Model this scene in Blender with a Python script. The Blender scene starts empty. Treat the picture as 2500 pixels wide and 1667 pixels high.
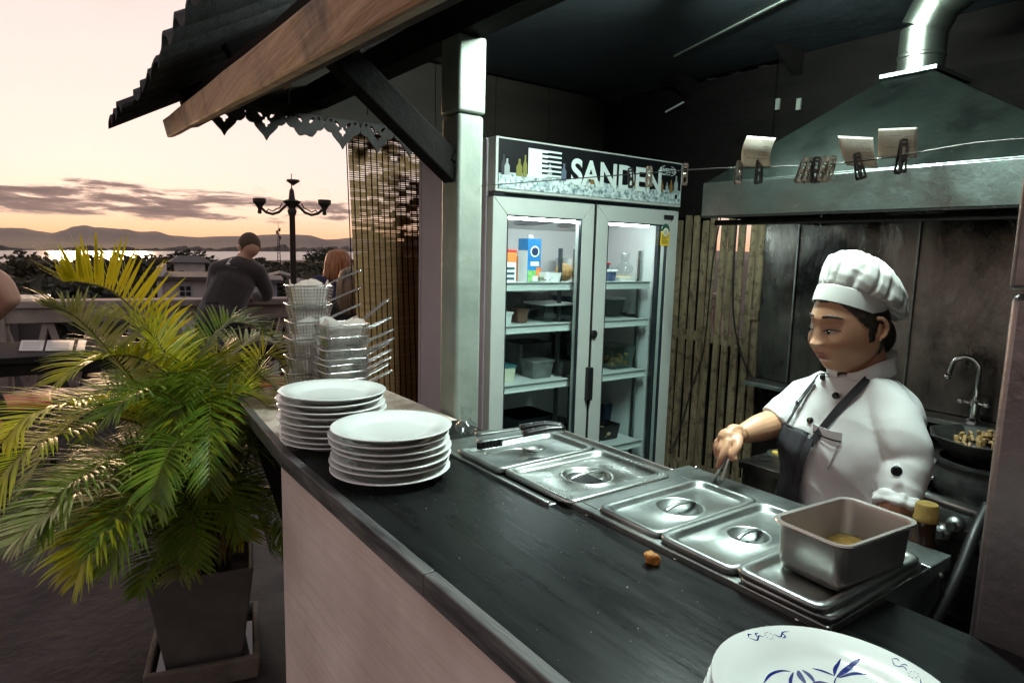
import bpy, math, random
from mathutils import Vector, Matrix, Euler, noise
random.seed(7)
R = math.radians
SC = bpy.context.scene
COL = SC.collection

# ------------------------------------------------------------------ camera
PW, PH, PF = 2500.0, 1667.0, 1600.0
_a, _p, _r = R(36.0), R(7.75), R(1.4)
CAM = Vector((0, 0, 1.6))
_fw = Vector((math.sin(_a)*math.cos(_p), math.cos(_a)*math.cos(_p), -math.sin(_p)))
_rt = Vector((math.cos(_a), -math.sin(_a), 0))
_up = _rt.cross(_fw)
CR = math.cos(_r)*_rt + math.sin(_r)*_up
CU = math.cos(_r)*_up - math.sin(_r)*_rt
cam_data = bpy.data.cameras.new('camera')
cam_data.lens = 36*PF/PW; cam_data.sensor_width = 36; cam_data.clip_end = 30000; cam_data.clip_start = 0.02
cam = bpy.data.objects.new('camera', cam_data); COL.objects.link(cam)
cam.matrix_world = Matrix(((CR.x, CU.x, -_fw.x, CAM.x), (CR.y, CU.y, -_fw.y, CAM.y), (CR.z, CU.z, -_fw.z, CAM.z), (0, 0, 0, 1)))
SC.camera = cam

def at(x, y, X=None, Y=None, Z=None, D=None):
    """point of the place seen at photo pixel x,y on a plane X=, Y=, Z= or at horizontal distance D"""
    d = _fw*PF + CR*(x-PW/2) - CU*(y-PH/2)
    if Z is not None: t = (Z-CAM.z)/d.z
    elif Y is not None: t = (Y-CAM.y)/d.y
    elif X is not None: t = (X-CAM.x)/d.x
    else: t = D/math.hypot(d.x, d.y)
    return CAM + d*t

# ------------------------------------------------------------------ world: dusk sky
SUN_AZ, SUN_EL = R(4), R(3.5)        # azimuth clockwise from +Y
world = bpy.data.worlds.new('World'); SC.world = world; world.use_nodes = True
def build_world():
    nt = world.node_tree; N = nt.nodes; L = nt.links; N.clear()
    out = N.new('ShaderNodeOutputWorld'); bg = N.new('ShaderNodeBackground')
    tc = N.new('ShaderNodeTexCoord'); sep = N.new('ShaderNodeSeparateXYZ')
    L.new(tc.outputs['Generated'], sep.inputs[0])
    def m(op, a, b=None, c=None, clamp=False):
        n = N.new('ShaderNodeMath'); n.operation = op; n.use_clamp = clamp
        for i, v in enumerate((a, b, c)):
            if v is None: continue
            if isinstance(v, (int, float)): n.inputs[i].default_value = v
            else: L.new(v, n.inputs[i])
        return n.outputs[0]
    def ramp(fac, pts):
        n = N.new('ShaderNodeValToRGB'); L.new(fac, n.inputs[0]); e = n.color_ramp.elements
        e[0].position, e[0].color = pts[0][0], (*pts[0][1], 1); e[1].position, e[1].color = pts[-1][0], (*pts[-1][1], 1)
        for p, c in pts[1:-1]:
            k = e.new(p); k.color = (*c, 1)
        return n.outputs[0]
    def mix(f, a, b, typ='MIX'):
        n = N.new('ShaderNodeMix'); n.data_type = 'RGBA'; n.blend_type = typ
        if isinstance(f, (int, float)): n.inputs[0].default_value = f
        else: L.new(f, n.inputs[0])
        for i, v in ((6, a), (7, b)):
            if isinstance(v, tuple): n.inputs[i].default_value = (*v, 1)
            else: L.new(v, n.inputs[i])
        return n.outputs[2]
    x, y, z = sep.outputs
    el = m('MULTIPLY', m('ARCSINE', z), 57.2958)           # degrees
    az = m('MULTIPLY', m('ARCTAN2', x, y), 57.2958)        # 0 = +Y
    west = m('COSINE', m('MULTIPLY', m('SUBTRACT', az, 4.0), 1/57.2958))
    k = m('ADD', m('MULTIPLY', west, 0.5), 0.5)             # 1 toward sunset
    glow = ramp(m('DIVIDE', el, 60.0, clamp=True), [(0.0, (1.10, .46, .17)), (.020, (1.12, .62, .33)), (.045, (1.0, .69, .525)),
                 (.10, (.82, .645, .575)), (.20, (.72, .595, .55)), (.34, (.70, .575, .545)), (.43, (.60, .495, .485)), (.56, (.50, .44, .45)), (1.0, (.27, .27, .34))])
    back = ramp(m('DIVIDE', el, 60.0, clamp=True), [(0.0, (.41, .345, .33)), (.3, (.48, .405, .39)), (1.0, (.23, .23, .28))])
    sky = mix(m('POWER', k, 1.15), back, glow)
    nish = N.new('ShaderNodeTexSky'); nish.sky_type = 'NISHITA'; nish.sun_disc = False
    nish.sun_elevation = SUN_EL; nish.sun_rotation = SUN_AZ; nish.dust_density = 3.0
    sky = mix(0.003, sky, nish.outputs[0], 'ADD')
    # long low cloud banks and wisps
    cv = N.new('ShaderNodeCombineXYZ'); L.new(m('MULTIPLY', az, .17), cv.inputs[0]); L.new(m('MULTIPLY', el, 1.35), cv.inputs[1])
    nz = N.new('ShaderNodeTexNoise'); nz.inputs['Scale'].default_value = 1.0; nz.inputs['Detail'].default_value = 9; nz.inputs['Roughness'].default_value = .66
    nz.inputs['Distortion'].default_value = .35
    L.new(cv.outputs[0], nz.inputs['Vector'])
    band = ramp(m('DIVIDE', el, 12.0, clamp=True), [(0, (0, 0, 0)), (.10, (.35, .35, .35)), (.16, (.86, .86, .86)), (.21, (1.0, 1.0, 1.0)), (.29, (.98, .98, .98)), (.36, (.80, .80, .80)), (.44, (.30, .30, .30)), (.60, (.0, .0, .0))])
    fade = ramp(m('DIVIDE', m('ADD', az, 60.0), 120.0, clamp=True), [(0, (1, 1, 1)), (.53, (1, 1, 1)), (.60, (.92, .92, .92)), (.665, (.84, .84, .84)), (.72, (.72, .72, .72)), (1, (.7, .7, .7))])
    dens = m('MULTIPLY', m('MULTIPLY', nz.outputs[0], band), fade)
    cl = ramp(dens, [(0, (0, 0, 0)), (.385, (0, 0, 0)), (.455, (1, 1, 1)), (1, (1, 1, 1))])
    tone = ramp(dens, [(0, (.70, .45, .32)), (.40, (.44, .29, .24)), (.50, (.13, .083, .078)), (.60, (.05, .038, .045))])
    sky = mix(m('MULTIPLY', cl, .93), sky, tone)
    # high thin veil, pale and mauve
    cv2 = N.new('ShaderNodeCombineXYZ'); L.new(m('MULTIPLY', az, .045), cv2.inputs[0]); L.new(m('MULTIPLY', el, .13), cv2.inputs[1])
    n2 = N.new('ShaderNodeTexNoise'); n2.inputs['Scale'].default_value = 1.3; n2.inputs['Detail'].default_value = 6; L.new(cv2.outputs[0], n2.inputs['Vector'])
    hi = m('MULTIPLY', ramp(n2.outputs[0], [(0, (0, 0, 0)), (.45, (0, 0, 0)), (.7, (1, 1, 1)), (1, (1, 1, 1))]),
           ramp(m('DIVIDE', el, 60.0, clamp=True), [(0, (0, 0, 0)), (.2, (0, 0, 0)), (.36, (1, 1, 1)), (1, (1, 1, 1))]))
    sky = mix(m('MULTIPLY', hi, .45), sky, (.46, .37, .36))
    L.new(sky, bg.inputs[0]); bg.inputs[1].default_value = 1.0
    L.new(bg.outputs[0], out.inputs[0])
build_world()
sun_data = bpy.data.lights.new('sun', 'SUN'); sun_data.energy = 1.1; sun_data.angle = R(6); sun_data.color = (1, .62, .36)
sun = bpy.data.objects.new('sun', sun_data); COL.objects.link(sun)
_sd = Vector((math.sin(SUN_AZ)*math.cos(SUN_EL), math.cos(SUN_AZ)*math.cos(SUN_EL), math.sin(SUN_EL)))
sun.rotation_euler = _sd.to_track_quat('Z', 'Y').to_euler()
sun.location = (0, 60, 30)
vs = SC.view_settings; vs.view_transform = 'Standard'; vs.look = 'None'; vs.exposure = 0.55; vs.gamma = 1.0; vs.use_curve_mapping = False
SC.cycles.max_bounces = 6; SC.cycles.diffuse_bounces = 3; SC.cycles.glossy_bounces = 3; SC.cycles.transmission_bounces = 4; SC.cycles.transparent_max_bounces = 12; SC.cycles.use_adaptive_sampling = True; SC.cycles.adaptive_threshold = .02; SC.cycles.caustics_reflective = False; SC.cycles.caustics_refractive = False
SC.cycles.sample_clamp_indirect = 4.0

# ------------------------------------------------------------------ materials
MATS = {}
def mat(name, col, rough=.6, metal=0., col2=None, scale=8., stretch=(1, 1, 1), lo=.35, hi=.65, bump=0., bscale=None, bstretch=None,
        rough2=None, coat=0., trans=0., ior=1.45, emit=None, estr=0., spec=.5, detail=6., alpha=1., sheen=0., col3=None, s3=2., transl=0., coords='Object'):
    if name in MATS: return MATS[name]
    M = bpy.data.materials.new(name); M.use_nodes = True; nt = M.node_tree; N, L = nt.nodes, nt.links
    b = N['Principled BSDF']; b.inputs['Roughness'].default_value = rough; b.inputs['Metallic'].default_value = metal
    b.inputs['Base Color'].default_value = (*col, 1); b.inputs['Specular IOR Level'].default_value = spec; b.inputs['IOR'].default_value = ior
    if coat: b.inputs['Coat Weight'].default_value = coat; b.inputs['Coat Roughness'].default_value = .06
    if trans: b.inputs['Transmission Weight'].default_value = trans
    if sheen: b.inputs['Sheen Weight'].default_value = sheen
    if alpha < 1: b.inputs['Alpha'].default_value = alpha
    if emit: b.inputs['Emission Color'].default_value = (*emit, 1); b.inputs['Emission Strength'].default_value = estr
    tc = N.new('ShaderNodeTexCoord')
    def nz(sc, st, dt=detail, ro=.6):
        mp = N.new('ShaderNodeMapping'); mp.inputs['Scale'].default_value = st; L.new(tc.outputs[coords], mp.inputs[0])
        n = N.new('ShaderNodeTexNoise'); n.inputs['Scale'].default_value = sc; n.inputs['Detail'].default_value = dt; n.inputs['Roughness'].default_value = ro
        L.new(mp.outputs[0], n.inputs['Vector']); return n.outputs[0]
    def rmp(f, a, ca, b_, cb):
        r = N.new('ShaderNodeValToRGB'); L.new(f, r.inputs[0]); e = r.color_ramp.elements
        e[0].position, e[0].color = a, (*ca, 1); e[1].position, e[1].color = b_, (*cb, 1); return r.outputs[0]
    csrc = None
    if col2:
        f = nz(scale, stretch); csrc = rmp(f, lo, col, hi, col2)
        if rough2 is not None:
            L.new(rmp(f, lo, (rough,)*3, hi, (rough2,)*3), b.inputs['Roughness'])
    if col3:
        f3 = rmp(nz(s3, (1, 1, 1), 5), .5, (0, 0, 0), .66, (1, 1, 1))
        mx = N.new('ShaderNodeMix'); mx.data_type = 'RGBA'; L.new(f3, mx.inputs[0])
        if csrc: L.new(csrc, mx.inputs[6])
        else: mx.inputs[6].default_value = (*col, 1)
        mx.inputs[7].default_value = (*col3, 1); csrc = mx.outputs[2]
    if csrc: L.new(csrc, b.inputs['Base Color'])
    if bump:
        bp = N.new('ShaderNodeBump'); bp.inputs['Strength'].default_value = min(1, bump); bp.inputs['Distance'].default_value = .02 if bump <= 1 else .02*bump
        L.new(nz(bscale or scale, bstretch or stretch), bp.inputs['Height']); L.new(bp.outputs[0], b.inputs['Normal'])
    if transl:
        t = N.new('ShaderNodeBsdfTranslucent'); t.inputs[0].default_value = (*[min(1, c*1.3) for c in (col2 or col)], 1)
        if csrc: L.new(csrc, t.inputs[0])
        ms = N.new('ShaderNodeMixShader'); ms.inputs[0].default_value = transl
        o = N['Material Output']; L.new(b.outputs[0], ms.inputs[1]); L.new(t.outputs[0], ms.inputs[2]); L.new(ms.outputs[0], o.inputs[0])
    MATS[name] = M; return M

# ------------------------------------------------------------------ geometry helpers
class MB:
    def __init__(s): s.v = []; s.f = []
    def add(s, vs, fs):
        o = len(s.v); s.v += [tuple(v) for v in vs]; s.f += [tuple(i+o for i in f) for f in fs]; return s
    def box(s, c, size, rot=None):
        c = Vector(c); h = Vector(size)*.5
        vs = [Vector((x*h.x, y*h.y, z*h.z)) for x in (-1, 1) for y in (-1, 1) for z in (-1, 1)]
        if rot is not None: vs = [rot @ v for v in vs]
        return s.add([c+v for v in vs], [(0, 1, 3, 2), (4, 6, 7, 5), (0, 4, 5, 1), (2, 3, 7, 6), (0, 2, 6, 4), (1, 5, 7, 3)])
    def bar(s, p, q, w, h, up=(0, 0, 1)):
        p, q = Vector(p), Vector(q); d = (q-p).normalized(); u = Vector(up); sd = d.cross(u)
        if sd.length < 1e-4: sd = d.cross(Vector((1, 0, 0)))
        sd.normalize(); u = sd.cross(d)
        vs = [e + sd*(a*w/2) + u*(b*h/2) for e in (p, q) for a, b in ((-1, -1), (1, -1), (1, 1), (-1, 1))]
        return s.add(vs, [(0, 1, 2, 3), (7, 6, 5, 4), (0, 4, 5, 1), (1, 5, 6, 2), (2, 6, 7, 3), (3, 7, 4, 0)])
    def tube(s, pts, r, n=8, cap=True, flat=1.0, up=None):
        pts = [Vector(p) for p in pts]; rs = r if isinstance(r, (list, tuple)) else [r]*len(pts)
        rings = []; u = None
        for i, p in enumerate(pts):
            d = (pts[min(i+1, len(pts)-1)] - pts[max(i-1, 0)])
            if d.length < 1e-9: d = Vector((0, 0, 1))
            d.normalize()
            if u is None:
                u = Vector(up) if up else (Vector((0, 0, 1)) if abs(d.z) < .9 else Vector((1, 0, 0)))
            a = d.cross(u)
            if a.length < 1e-5: a = d.orthogonal()
            a.normalize(); u = a.cross(d).normalized()
            rings.append([p + a*math.cos(2*math.pi*k/n)*rs[i] + u*math.sin(2*math.pi*k/n)*rs[i]*flat for k in range(n)])
        return s.loft(rings, cap)
    def loft(s, rings, cap=True, close=True):
        n = len(rings[0]); vs = [v for r in rings for v in r]; fs = []
        for i in range(len(rings)-1):
            for k in range(n if close else n-1):
                k2 = (k+1) % n
                fs.append((i*n+k, i*n+k2, (i+1)*n+k2, (i+1)*n+k))
        if cap:
            fs.append(tuple(range(n))[::-1]); fs.append(tuple((len(rings)-1)*n+k for k in range(n)))
        return s.add(vs, fs)
    def lathe(s, prof, n=32, c=(0, 0, 0), M=None, cap=False):
        c = Vector(c); rings = []
        for r, z in prof:
            ring = [Vector((math.cos(2*math.pi*k/n)*r, math.sin(2*math.pi*k/n)*r, z)) for k in range(n)]
            if M is not None: ring = [M @ v for v in ring]
            rings.append([c+v for v in ring])
        return s.loft(rings, cap)
    def sphere(s, c, r, n=12, m=8, sc=(1, 1, 1), M=None):
        return s.lathe([(max(1e-4, math.sin(math.pi*i/m))*r*sc[0], -math.cos(math.pi*i/m)*r*sc[2]) for i in range(m+1)], n, c, M)
    def build(s, name, m, parent=None, smooth=False, bevel=0., seg=2, loc=None, solid=0., sub=0, auto=None):
        me = bpy.data.meshes.new(name); me.from_pydata([tuple(v) for v in s.v], [], s.f); me.validate(); me.update()
        o = bpy.data.objects.new(name, me); COL.objects.link(o)
        if m is not None: me.materials.append(m if not isinstance(m, str) else MATS[m])
        if smooth:
            for p in me.polygons: p.use_smooth = True
            if auto:
                me.set_sharp_from_angle(angle=R(auto))
        if solid:
            md = o.modifiers.new('solid', 'SOLIDIFY'); md.thickness = solid; md.offset = 0
        if bevel:
            md = o.modifiers.new('bevel', 'BEVEL'); md.width = bevel; md.segments = seg; md.limit_method = 'ANGLE'; md.angle_limit = R(40)
        if sub:
            md = o.modifiers.new('sub', 'SUBSURF'); md.levels = sub; md.render_levels = sub
        if loc is not None: o.location = loc
        if parent is not None: par(o, parent)
        return o
ROOTM = {}
def par(o, p):
    o.parent = p
    o.matrix_parent_inverse = ROOTM[p.name].inverted() if p.name in ROOTM else Matrix.Identity(4)
def tag(o, label, cat, group=None):
    o['label'] = label; o['category'] = cat
    if group: o['group'] = group
    return o
def thing(name, label, cat, loc=(0, 0, 0), group=None):
    o = bpy.data.objects.new(name, None); COL.objects.link(o); o.location = loc; o.empty_display_size = .1
    ROOTM[o.name] = Matrix.Translation(Vector(loc)); return tag(o, label, cat, group)
def struct(o, kind='structure'):
    o['kind'] = kind; return o
def copy_tree(o, parent=None):
    c = o.copy(); COL.objects.link(c)
    if parent is not None:
        c.parent = parent; c.matrix_parent_inverse = o.matrix_parent_inverse.copy()
    for ch in list(o.children): copy_tree(ch, c)
    return c
def rrect(cx, cy, hx, hy, r, z, n=10):
    """rounded rectangle ring, 4n points, starting on +x side"""
    pts = []
    for (sx, sy, a0) in ((1, 1, 0), (-1, 1, 90), (-1, -1, 180), (1, -1, 270)):
        for k in range(n):
            a = R(a0 + 90*k/(n-1)); pts.append(Vector((cx+sx*(hx-r)+r*math.cos(a), cy+sy*(hy-r)+r*math.sin(a), z)))
    return pts
def rpolar(hx, hy, r, z, n=96):
    """rounded rectangle ring sampled at even angles about its centre"""
    out = []
    for k in range(n):
        a = 2*math.pi*k/n; c, s = abs(math.cos(a)), abs(math.sin(a)); t = min(hx/c if c > 1e-6 else 1e9, hy/s if s > 1e-6 else 1e9)
        if t*c > hx-r and t*s > hy-r:
            px, py = hx-r, hy-r; B = c*px+s*py; t = B+math.sqrt(max(0, B*B-(px*px+py*py-r*r)))
        out.append(Vector((t*math.cos(a), t*math.sin(a), z)))
    return out
def lerp(a, b, t): return a+(b-a)*t
def bez(pts, n):
    """smooth Catmull-Rom through pts"""
    P = [Vector(p) for p in pts]; P = [P[0]*2-P[1]] + P + [P[-1]*2-P[-2]]; out = []
    segs = len(P)-3
    for i in range(n+1):
        u = i/n*segs; k = min(int(u), segs-1); t = u-k; a, b, c, d = P[k:k+4]
        out.append(.5*((2*b) + (c-a)*t + (2*a-5*b+4*c-d)*t*t + (3*b-a-3*c+d)*t**3))
    return out
def text_mesh(body, size, name, m, parent, M, extrude=.0005, bold=0., xs=1.):
    cu = bpy.data.curves.new(name, 'FONT'); cu.body = body; cu.size = size; cu.extrude = extrude; cu.offset = bold; cu.align_x = 'LEFT'
    o = bpy.data.objects.new(name, cu); COL.objects.link(o)
    dg = bpy.context.evaluated_depsgraph_get(); me = bpy.data.meshes.new_from_object(o.evaluated_get(dg))
    bpy.data.objects.remove(o); bpy.data.curves.remove(cu)
    S = Matrix.Diagonal((xs, 1, 1, 1)); me.transform(M @ S)
    q = bpy.data.objects.new(name, me); COL.objects.link(q); me.materials.clear(); me.materials.append(m)
    if parent is not None: par(q, parent)
    return q
# ------------------------------------------------------------------ palette
steel = mat('steel', (.56, .58, .55), .24, 1., (.42, .45, .43), 5, (1, 1, 1), rough2=.36, bump=.06, bscale=9)
steel_worn = mat('steel_worn', (.40, .43, .41), .30, 1., (.16, .18, .175), 6, (1, 1, 1), rough2=.46, bump=.08, bscale=14, col3=(.09, .10, .10), s3=2.5)
steel_wall = mat('steel_wall', (.05, .05, .048), .20, 1., (.27, .25, .23), 2.6, (1, 1, .5), rough2=.40, bump=1., bscale=2.6, bstretch=(1, 1, .45), col3=(.022, .022, .022), s3=1.6)
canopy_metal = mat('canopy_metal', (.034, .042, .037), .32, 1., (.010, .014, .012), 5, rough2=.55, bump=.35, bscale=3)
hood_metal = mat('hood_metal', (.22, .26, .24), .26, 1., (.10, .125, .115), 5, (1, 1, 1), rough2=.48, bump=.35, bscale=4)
galv = mat('galvanised_sheet', (.30, .335, .285), .55, .25, (.20, .235, .20), 4, rough2=.6, bump=.35, bscale=5)
galv_side = mat('galvanised_sheet_pale', (.66, .60, .57), .42, .5, (.5, .46, .44), 4, rough2=.55, bump=.3, bscale=5)
counter_black = mat('counter_black_paint', (.0055, .0065, .0065), .27, 0, (.012, .0135, .013), 34, (1, .10, 1), lo=.40, hi=.70, rough2=.36, bump=.05, bscale=40, bstretch=(1, .14, 1), col3=(.006, .007, .007), s3=9, spec=.13)
counter_edge = mat('counter_edge_paint', (.035, .036, .038), .38, 0, (.12, .115, .11), 30, (1, .15, 1), rough2=.55, bump=.3)
counter_glare = mat('counter_glare_pale', (.52, .42, .35), .25, 0, (.66, .56, .49), 9, (1, .3, 1), rough2=.4, col3=(.36, .26, .20), s3=14)  # pale colour stands in for sky glare on the glossy counter end
panel_beige = mat('panel_beige_board', (.66, .545, .49), .55, 0, (.76, .645, .59), 7, (1, .12, 1.0), lo=.3, hi=.7, bump=.22, bscale=22, bstretch=(1, .10, 1.3), col3=(.56, .45, .40), s3=1.3)
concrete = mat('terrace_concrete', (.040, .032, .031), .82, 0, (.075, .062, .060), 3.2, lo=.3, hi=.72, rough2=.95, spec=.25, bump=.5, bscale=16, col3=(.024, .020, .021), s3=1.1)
beam_wood = mat('beam_wood', (.44, .26, .115), .6, 0, (.27, .14, .06), 9, (1, .10, 2.5), bump=.3, bscale=22, bstretch=(1, .06, 2), col3=(.09, .045, .02), s3=5)
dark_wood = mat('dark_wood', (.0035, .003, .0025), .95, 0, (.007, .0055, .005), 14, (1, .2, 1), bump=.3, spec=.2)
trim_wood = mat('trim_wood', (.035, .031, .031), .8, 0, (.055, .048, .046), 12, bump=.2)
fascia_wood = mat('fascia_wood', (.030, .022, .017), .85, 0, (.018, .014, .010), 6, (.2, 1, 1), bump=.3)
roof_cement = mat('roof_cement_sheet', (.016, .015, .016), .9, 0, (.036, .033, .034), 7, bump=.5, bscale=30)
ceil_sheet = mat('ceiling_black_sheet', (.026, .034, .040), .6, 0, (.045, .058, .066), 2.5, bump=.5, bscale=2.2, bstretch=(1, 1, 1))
bamboo = mat('blind_cane', (.20, .105, .038), .7, 0, (.32, .18, .075), 22, (.35, 1, 3), bump=.2)
slat_paint = mat('slat_weathered', (.27, .215, .125), .8, 0, (.13, .10, .055), 38, (1, 1, .10), bump=.5, bscale=60, bstretch=(1, 1, .12), col3=(.085, .065, .04), s3=26)
fr_grey = mat('fridge_enamel', (.46, .50, .46), .33, .0, (.42, .455, .42), 6, spec=.5)
fr_side = mat('fridge_side_enamel', (.42, .37, .40), .5, 0, (.38, .335, .365), 4, bump=.12, bscale=300)
fr_white = mat('fridge_liner_white', (.80, .80, .80), .4)
fr_dark = mat('fridge_dark_gasket', (.02, .025, .033), .35)
rubber = mat('black_rubber', (.010, .010, .011), .45)
plastic_black = mat('black_plastic', (.012, .012, .013), .32)
white_print = mat('sign_white_print', (.60, .70, .66), .45)
ice_print = mat('sign_ice_print', (.10, .17, .18), .4, 0, (.58, .68, .66), 55, lo=.40, hi=.56, detail=8, col3=(.36, .46, .46), s3=20)
sign_black = mat('sign_black_print', (.005, .0055, .007), .5, spec=.25)
led = mat('led_strip', (1, 1, 1), .5, emit=(.93, 1, 1), estr=48.)
tube_glow = mat('fluorescent_tube', (1, 1, 1), .5, emit=(.82, 1., .93), estr=410.)
white_plastic = mat('white_plastic', (.75, .76, .74), .45)

def glass_mat(name, tint=(1, 1, 1), refl=.09, rough=.02):
    M = bpy.data.materials.new(name); M.use_nodes = True; nt = M.node_tree; N, L = nt.nodes, nt.links; N.remove(N['Principled BSDF'])
    t = N.new('ShaderNodeBsdfTransparent'); t.inputs[0].default_value = (*tint, 1); g = N.new('ShaderNodeBsdfGlossy'); g.inputs[1].default_value = rough
    fr = N.new('ShaderNodeLayerWeight'); pw = N.new('ShaderNodeMath'); pw.operation = 'POWER'; pw.inputs[1].default_value = 4.; L.new(fr.outputs['Facing'], pw.inputs[0]); ad = N.new('ShaderNodeMath'); ad.operation = 'MULTIPLY_ADD'; ad.inputs[1].default_value = .7; ad.inputs[2].default_value = refl*.6
    L.new(pw.outputs[0], ad.inputs[0]); ms = N.new('ShaderNodeMixShader'); L.new(ad.outputs[0], ms.inputs[0]); L.new(t.outputs[0], ms.inputs[1]); L.new(g.outputs[0], ms.inputs[2])
    L.new(ms.outputs[0], N['Material Output'].inputs[0]); MATS[name] = M; return M
pane = glass_mat('fridge_glass', (.88, .94, .93), .05)
clear_bag = glass_mat('clear_plastic', (.93, .95, .95), .14, .12)
clear_tub = glass_mat('clear_tub_plastic', (.80, .86, .84), .08, .1)

# ------------------------------------------------------------------ terrace floor
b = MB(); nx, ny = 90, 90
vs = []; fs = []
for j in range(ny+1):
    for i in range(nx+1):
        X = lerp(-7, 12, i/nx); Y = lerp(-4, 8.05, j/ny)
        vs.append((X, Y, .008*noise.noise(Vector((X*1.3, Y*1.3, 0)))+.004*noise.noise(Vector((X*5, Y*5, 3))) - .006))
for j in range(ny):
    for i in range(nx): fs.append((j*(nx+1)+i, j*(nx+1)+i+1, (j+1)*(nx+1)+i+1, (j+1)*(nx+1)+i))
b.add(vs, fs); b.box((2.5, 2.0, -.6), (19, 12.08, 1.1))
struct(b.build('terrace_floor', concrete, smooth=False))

# ------------------------------------------------------------------ serving counter
ctr = thing('serving_counter', 'long black-topped serving counter with beige board front', 'counter', (.8, 1.0, 0))
CT = 1.05
def slab(poly, z0, z1):
    n = len(poly); m = MB(); m.add([(x, y, z0) for x, y in poly]+[(x, y, z1) for x, y in poly], [tuple(range(n))[::-1], tuple(range(n, 2*n))]+[(i, (i+1) % n, (i+1) % n+n, i+n) for i in range(n)]); return m
slab([(.525, -.4), (1.10, -.4), (1.10, 1.80), (.525, 1.80)], CT-.03, CT).build('top_board', counter_black, ctr)
slab([(.527, 1.803), (1.098, 1.803), (1.098, 2.62), (.590, 2.62)], CT-.03, CT-.002).build('glare_end_board', counter_glare, ctr)  # far end of the black top, sky glare painted in as a pale board
# nosing along the front, in three lengths with visible joints
for y0, y1, x0, x1 in ((-.4, .93, .505, .505), (.931, 1.72, .505, .505), (1.721, 2.62, .505, .572)):
    m = MB(); m.bar((x0+.009, y0, CT-.016), (x1+.009, y1, CT-.016), .024, .044); m.build('nosing', counter_edge, ctr, bevel=.003)
m = MB(); m.box((.555, .73, (CT-.045)/2+.002), (.03, 2.27, CT-.045)); m.build('front_panel', panel_beige, ctr, bevel=.004)
m = MB(); m.box((.82, 1.853, .5), (.50, .025, 1.0)); m.build('end_panel', panel_beige, ctr)
for x in (.62, 1.0): m = MB(); m.bar((x, 1.87, .62), (x, 2.5, 1.0), .04, .05); m.build('bracket', dark_wood, ctr)

# ------------------------------------------------------------------ steel clad posts
galv_shaded = mat('galvanised_sheet_shaded', (.26, .235, .235), .34, .95, (.15, .145, .15), 4, rough2=.5, bump=.35, bscale=5)  # darker copy of the post sheet, right post's shade put into the material
def post(name, label, x0, x1, y0, y1, zj, ztop, galv=galv):
    t = thing(name, label, 'post', ((x0+x1)/2, (y0+y1)/2, 0))
    c = ((x0+x1)/2, (y0+y1)/2)
    m = MB(); m.box((*c, zj/2), (x1-x0, y1-y0, zj)); m.build('lower_sleeve', galv, t, bevel=.012, seg=3, smooth=True, auto=50)
    m = MB(); m.box((*c, (zj+ztop)/2+.002), (x1-x0+.006, y1-y0+.006, ztop-zj-.004)); m.build('upper_sleeve', galv, t, bevel=.008, seg=3, smooth=True, auto=50)
    return t
post('clad_post', 'tall galvanised sheet clad post standing between plates and fridge', 1.115, 1.212, 1.85, 1.96, 2.035, 2.275)
post('clad_post', 'galvanised sheet clad post cut off by the right edge of the picture', 1.10, 1.22, .20, .335, 1.56, 2.6, galv_shaded)

# ------------------------------------------------------------------ kiosk roof
rf = thing('kiosk_roof', 'corrugated cement sheet roof on rough timber above the stall', 'roof', (.3, 1.0, 2.1))
def roof_sheet(y0, y1, flip, jit):
    m = MB(); nu, nv = 6, max(8, int((y1-y0)/.0143)); slope = .55
    vs = []
    for side in (0, 1):
        for j in range(nv+1):
            y = lerp(y0, y1, j/nv); w = .022*math.sin(2*math.pi*y/.172) + .004*noise.noise(Vector((y*9, jit, 0)))
            for i in range(nu+1):
                u = i/nu; x = .3+jit+.012*noise.noise(Vector((y*14, jit*9, 1)))*(1-u) + u*1.92; z = 2.10+(x-.3)*slope+w + (.012 if side else 0)
                vs.append((x if not flip else 4.44-x, y, z))
    W = nu+1; S = (nv+1)*W; fs = []
    for j in range(nv):
        for i in range(nu):
            a = j*W+i; fs.append((a, a+1, a+W+1, a+W)); fs.append((S+a, S+a+W, S+a+W+1, S+a+1))
        a = j*W; fs.append((a, a+W, S+a+W, S+a)); a += nu; fs.append((a, S+a, S+a+W, a+W))
    for i in range(nu):
        fs.append((i, S+i, S+i+1, i+1)); a = nv*W+i; fs.append((a, a+1, S+a+1, S+a))
    m.add(vs, fs); return m
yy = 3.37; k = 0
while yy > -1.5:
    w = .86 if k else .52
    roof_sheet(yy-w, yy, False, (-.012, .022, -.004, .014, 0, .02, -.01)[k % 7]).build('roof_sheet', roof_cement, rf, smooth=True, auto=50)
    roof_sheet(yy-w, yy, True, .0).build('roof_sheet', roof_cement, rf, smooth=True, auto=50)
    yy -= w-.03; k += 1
# big eave beam
D = (at(223, 435, D=50)-CAM).normalized(); ROLL = R(13)
def beam(p, q, w, h, name, m_, parent, bev=.006, roll=ROLL):
    m = MB(); n = 14; rings = []; d = (q-p).normalized(); s0 = (-d).cross(Vector((0, 0, 1))).normalized(); u0 = s0.cross(-d); sd = s0*math.cos(roll)+u0*math.sin(roll); u = u0*math.cos(roll)-s0*math.sin(roll)
    for i in range(n+1):
        c = p.lerp(q, i/n); jx = .004*noise.noise(c*3); jz = .004*noise.noise(c*3+Vector((5, 5, 5)))
        rings.append([c + sd*(a*w+jx) + u*(b_*h+jz) for a, b_ in ((0, 0), (1, 0), (1, 1), (0, 1))])
    m.loft(rings); return m.build(name, m_, parent, bevel=bev)
P0 = at(409, 337, Y=3.22); P1 = P0 - D*3.6
beam(P0, P1, .030, .074, 'eave_beam', beam_wood, rf)
o2 = Vector((.042, 0, .026))
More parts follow.
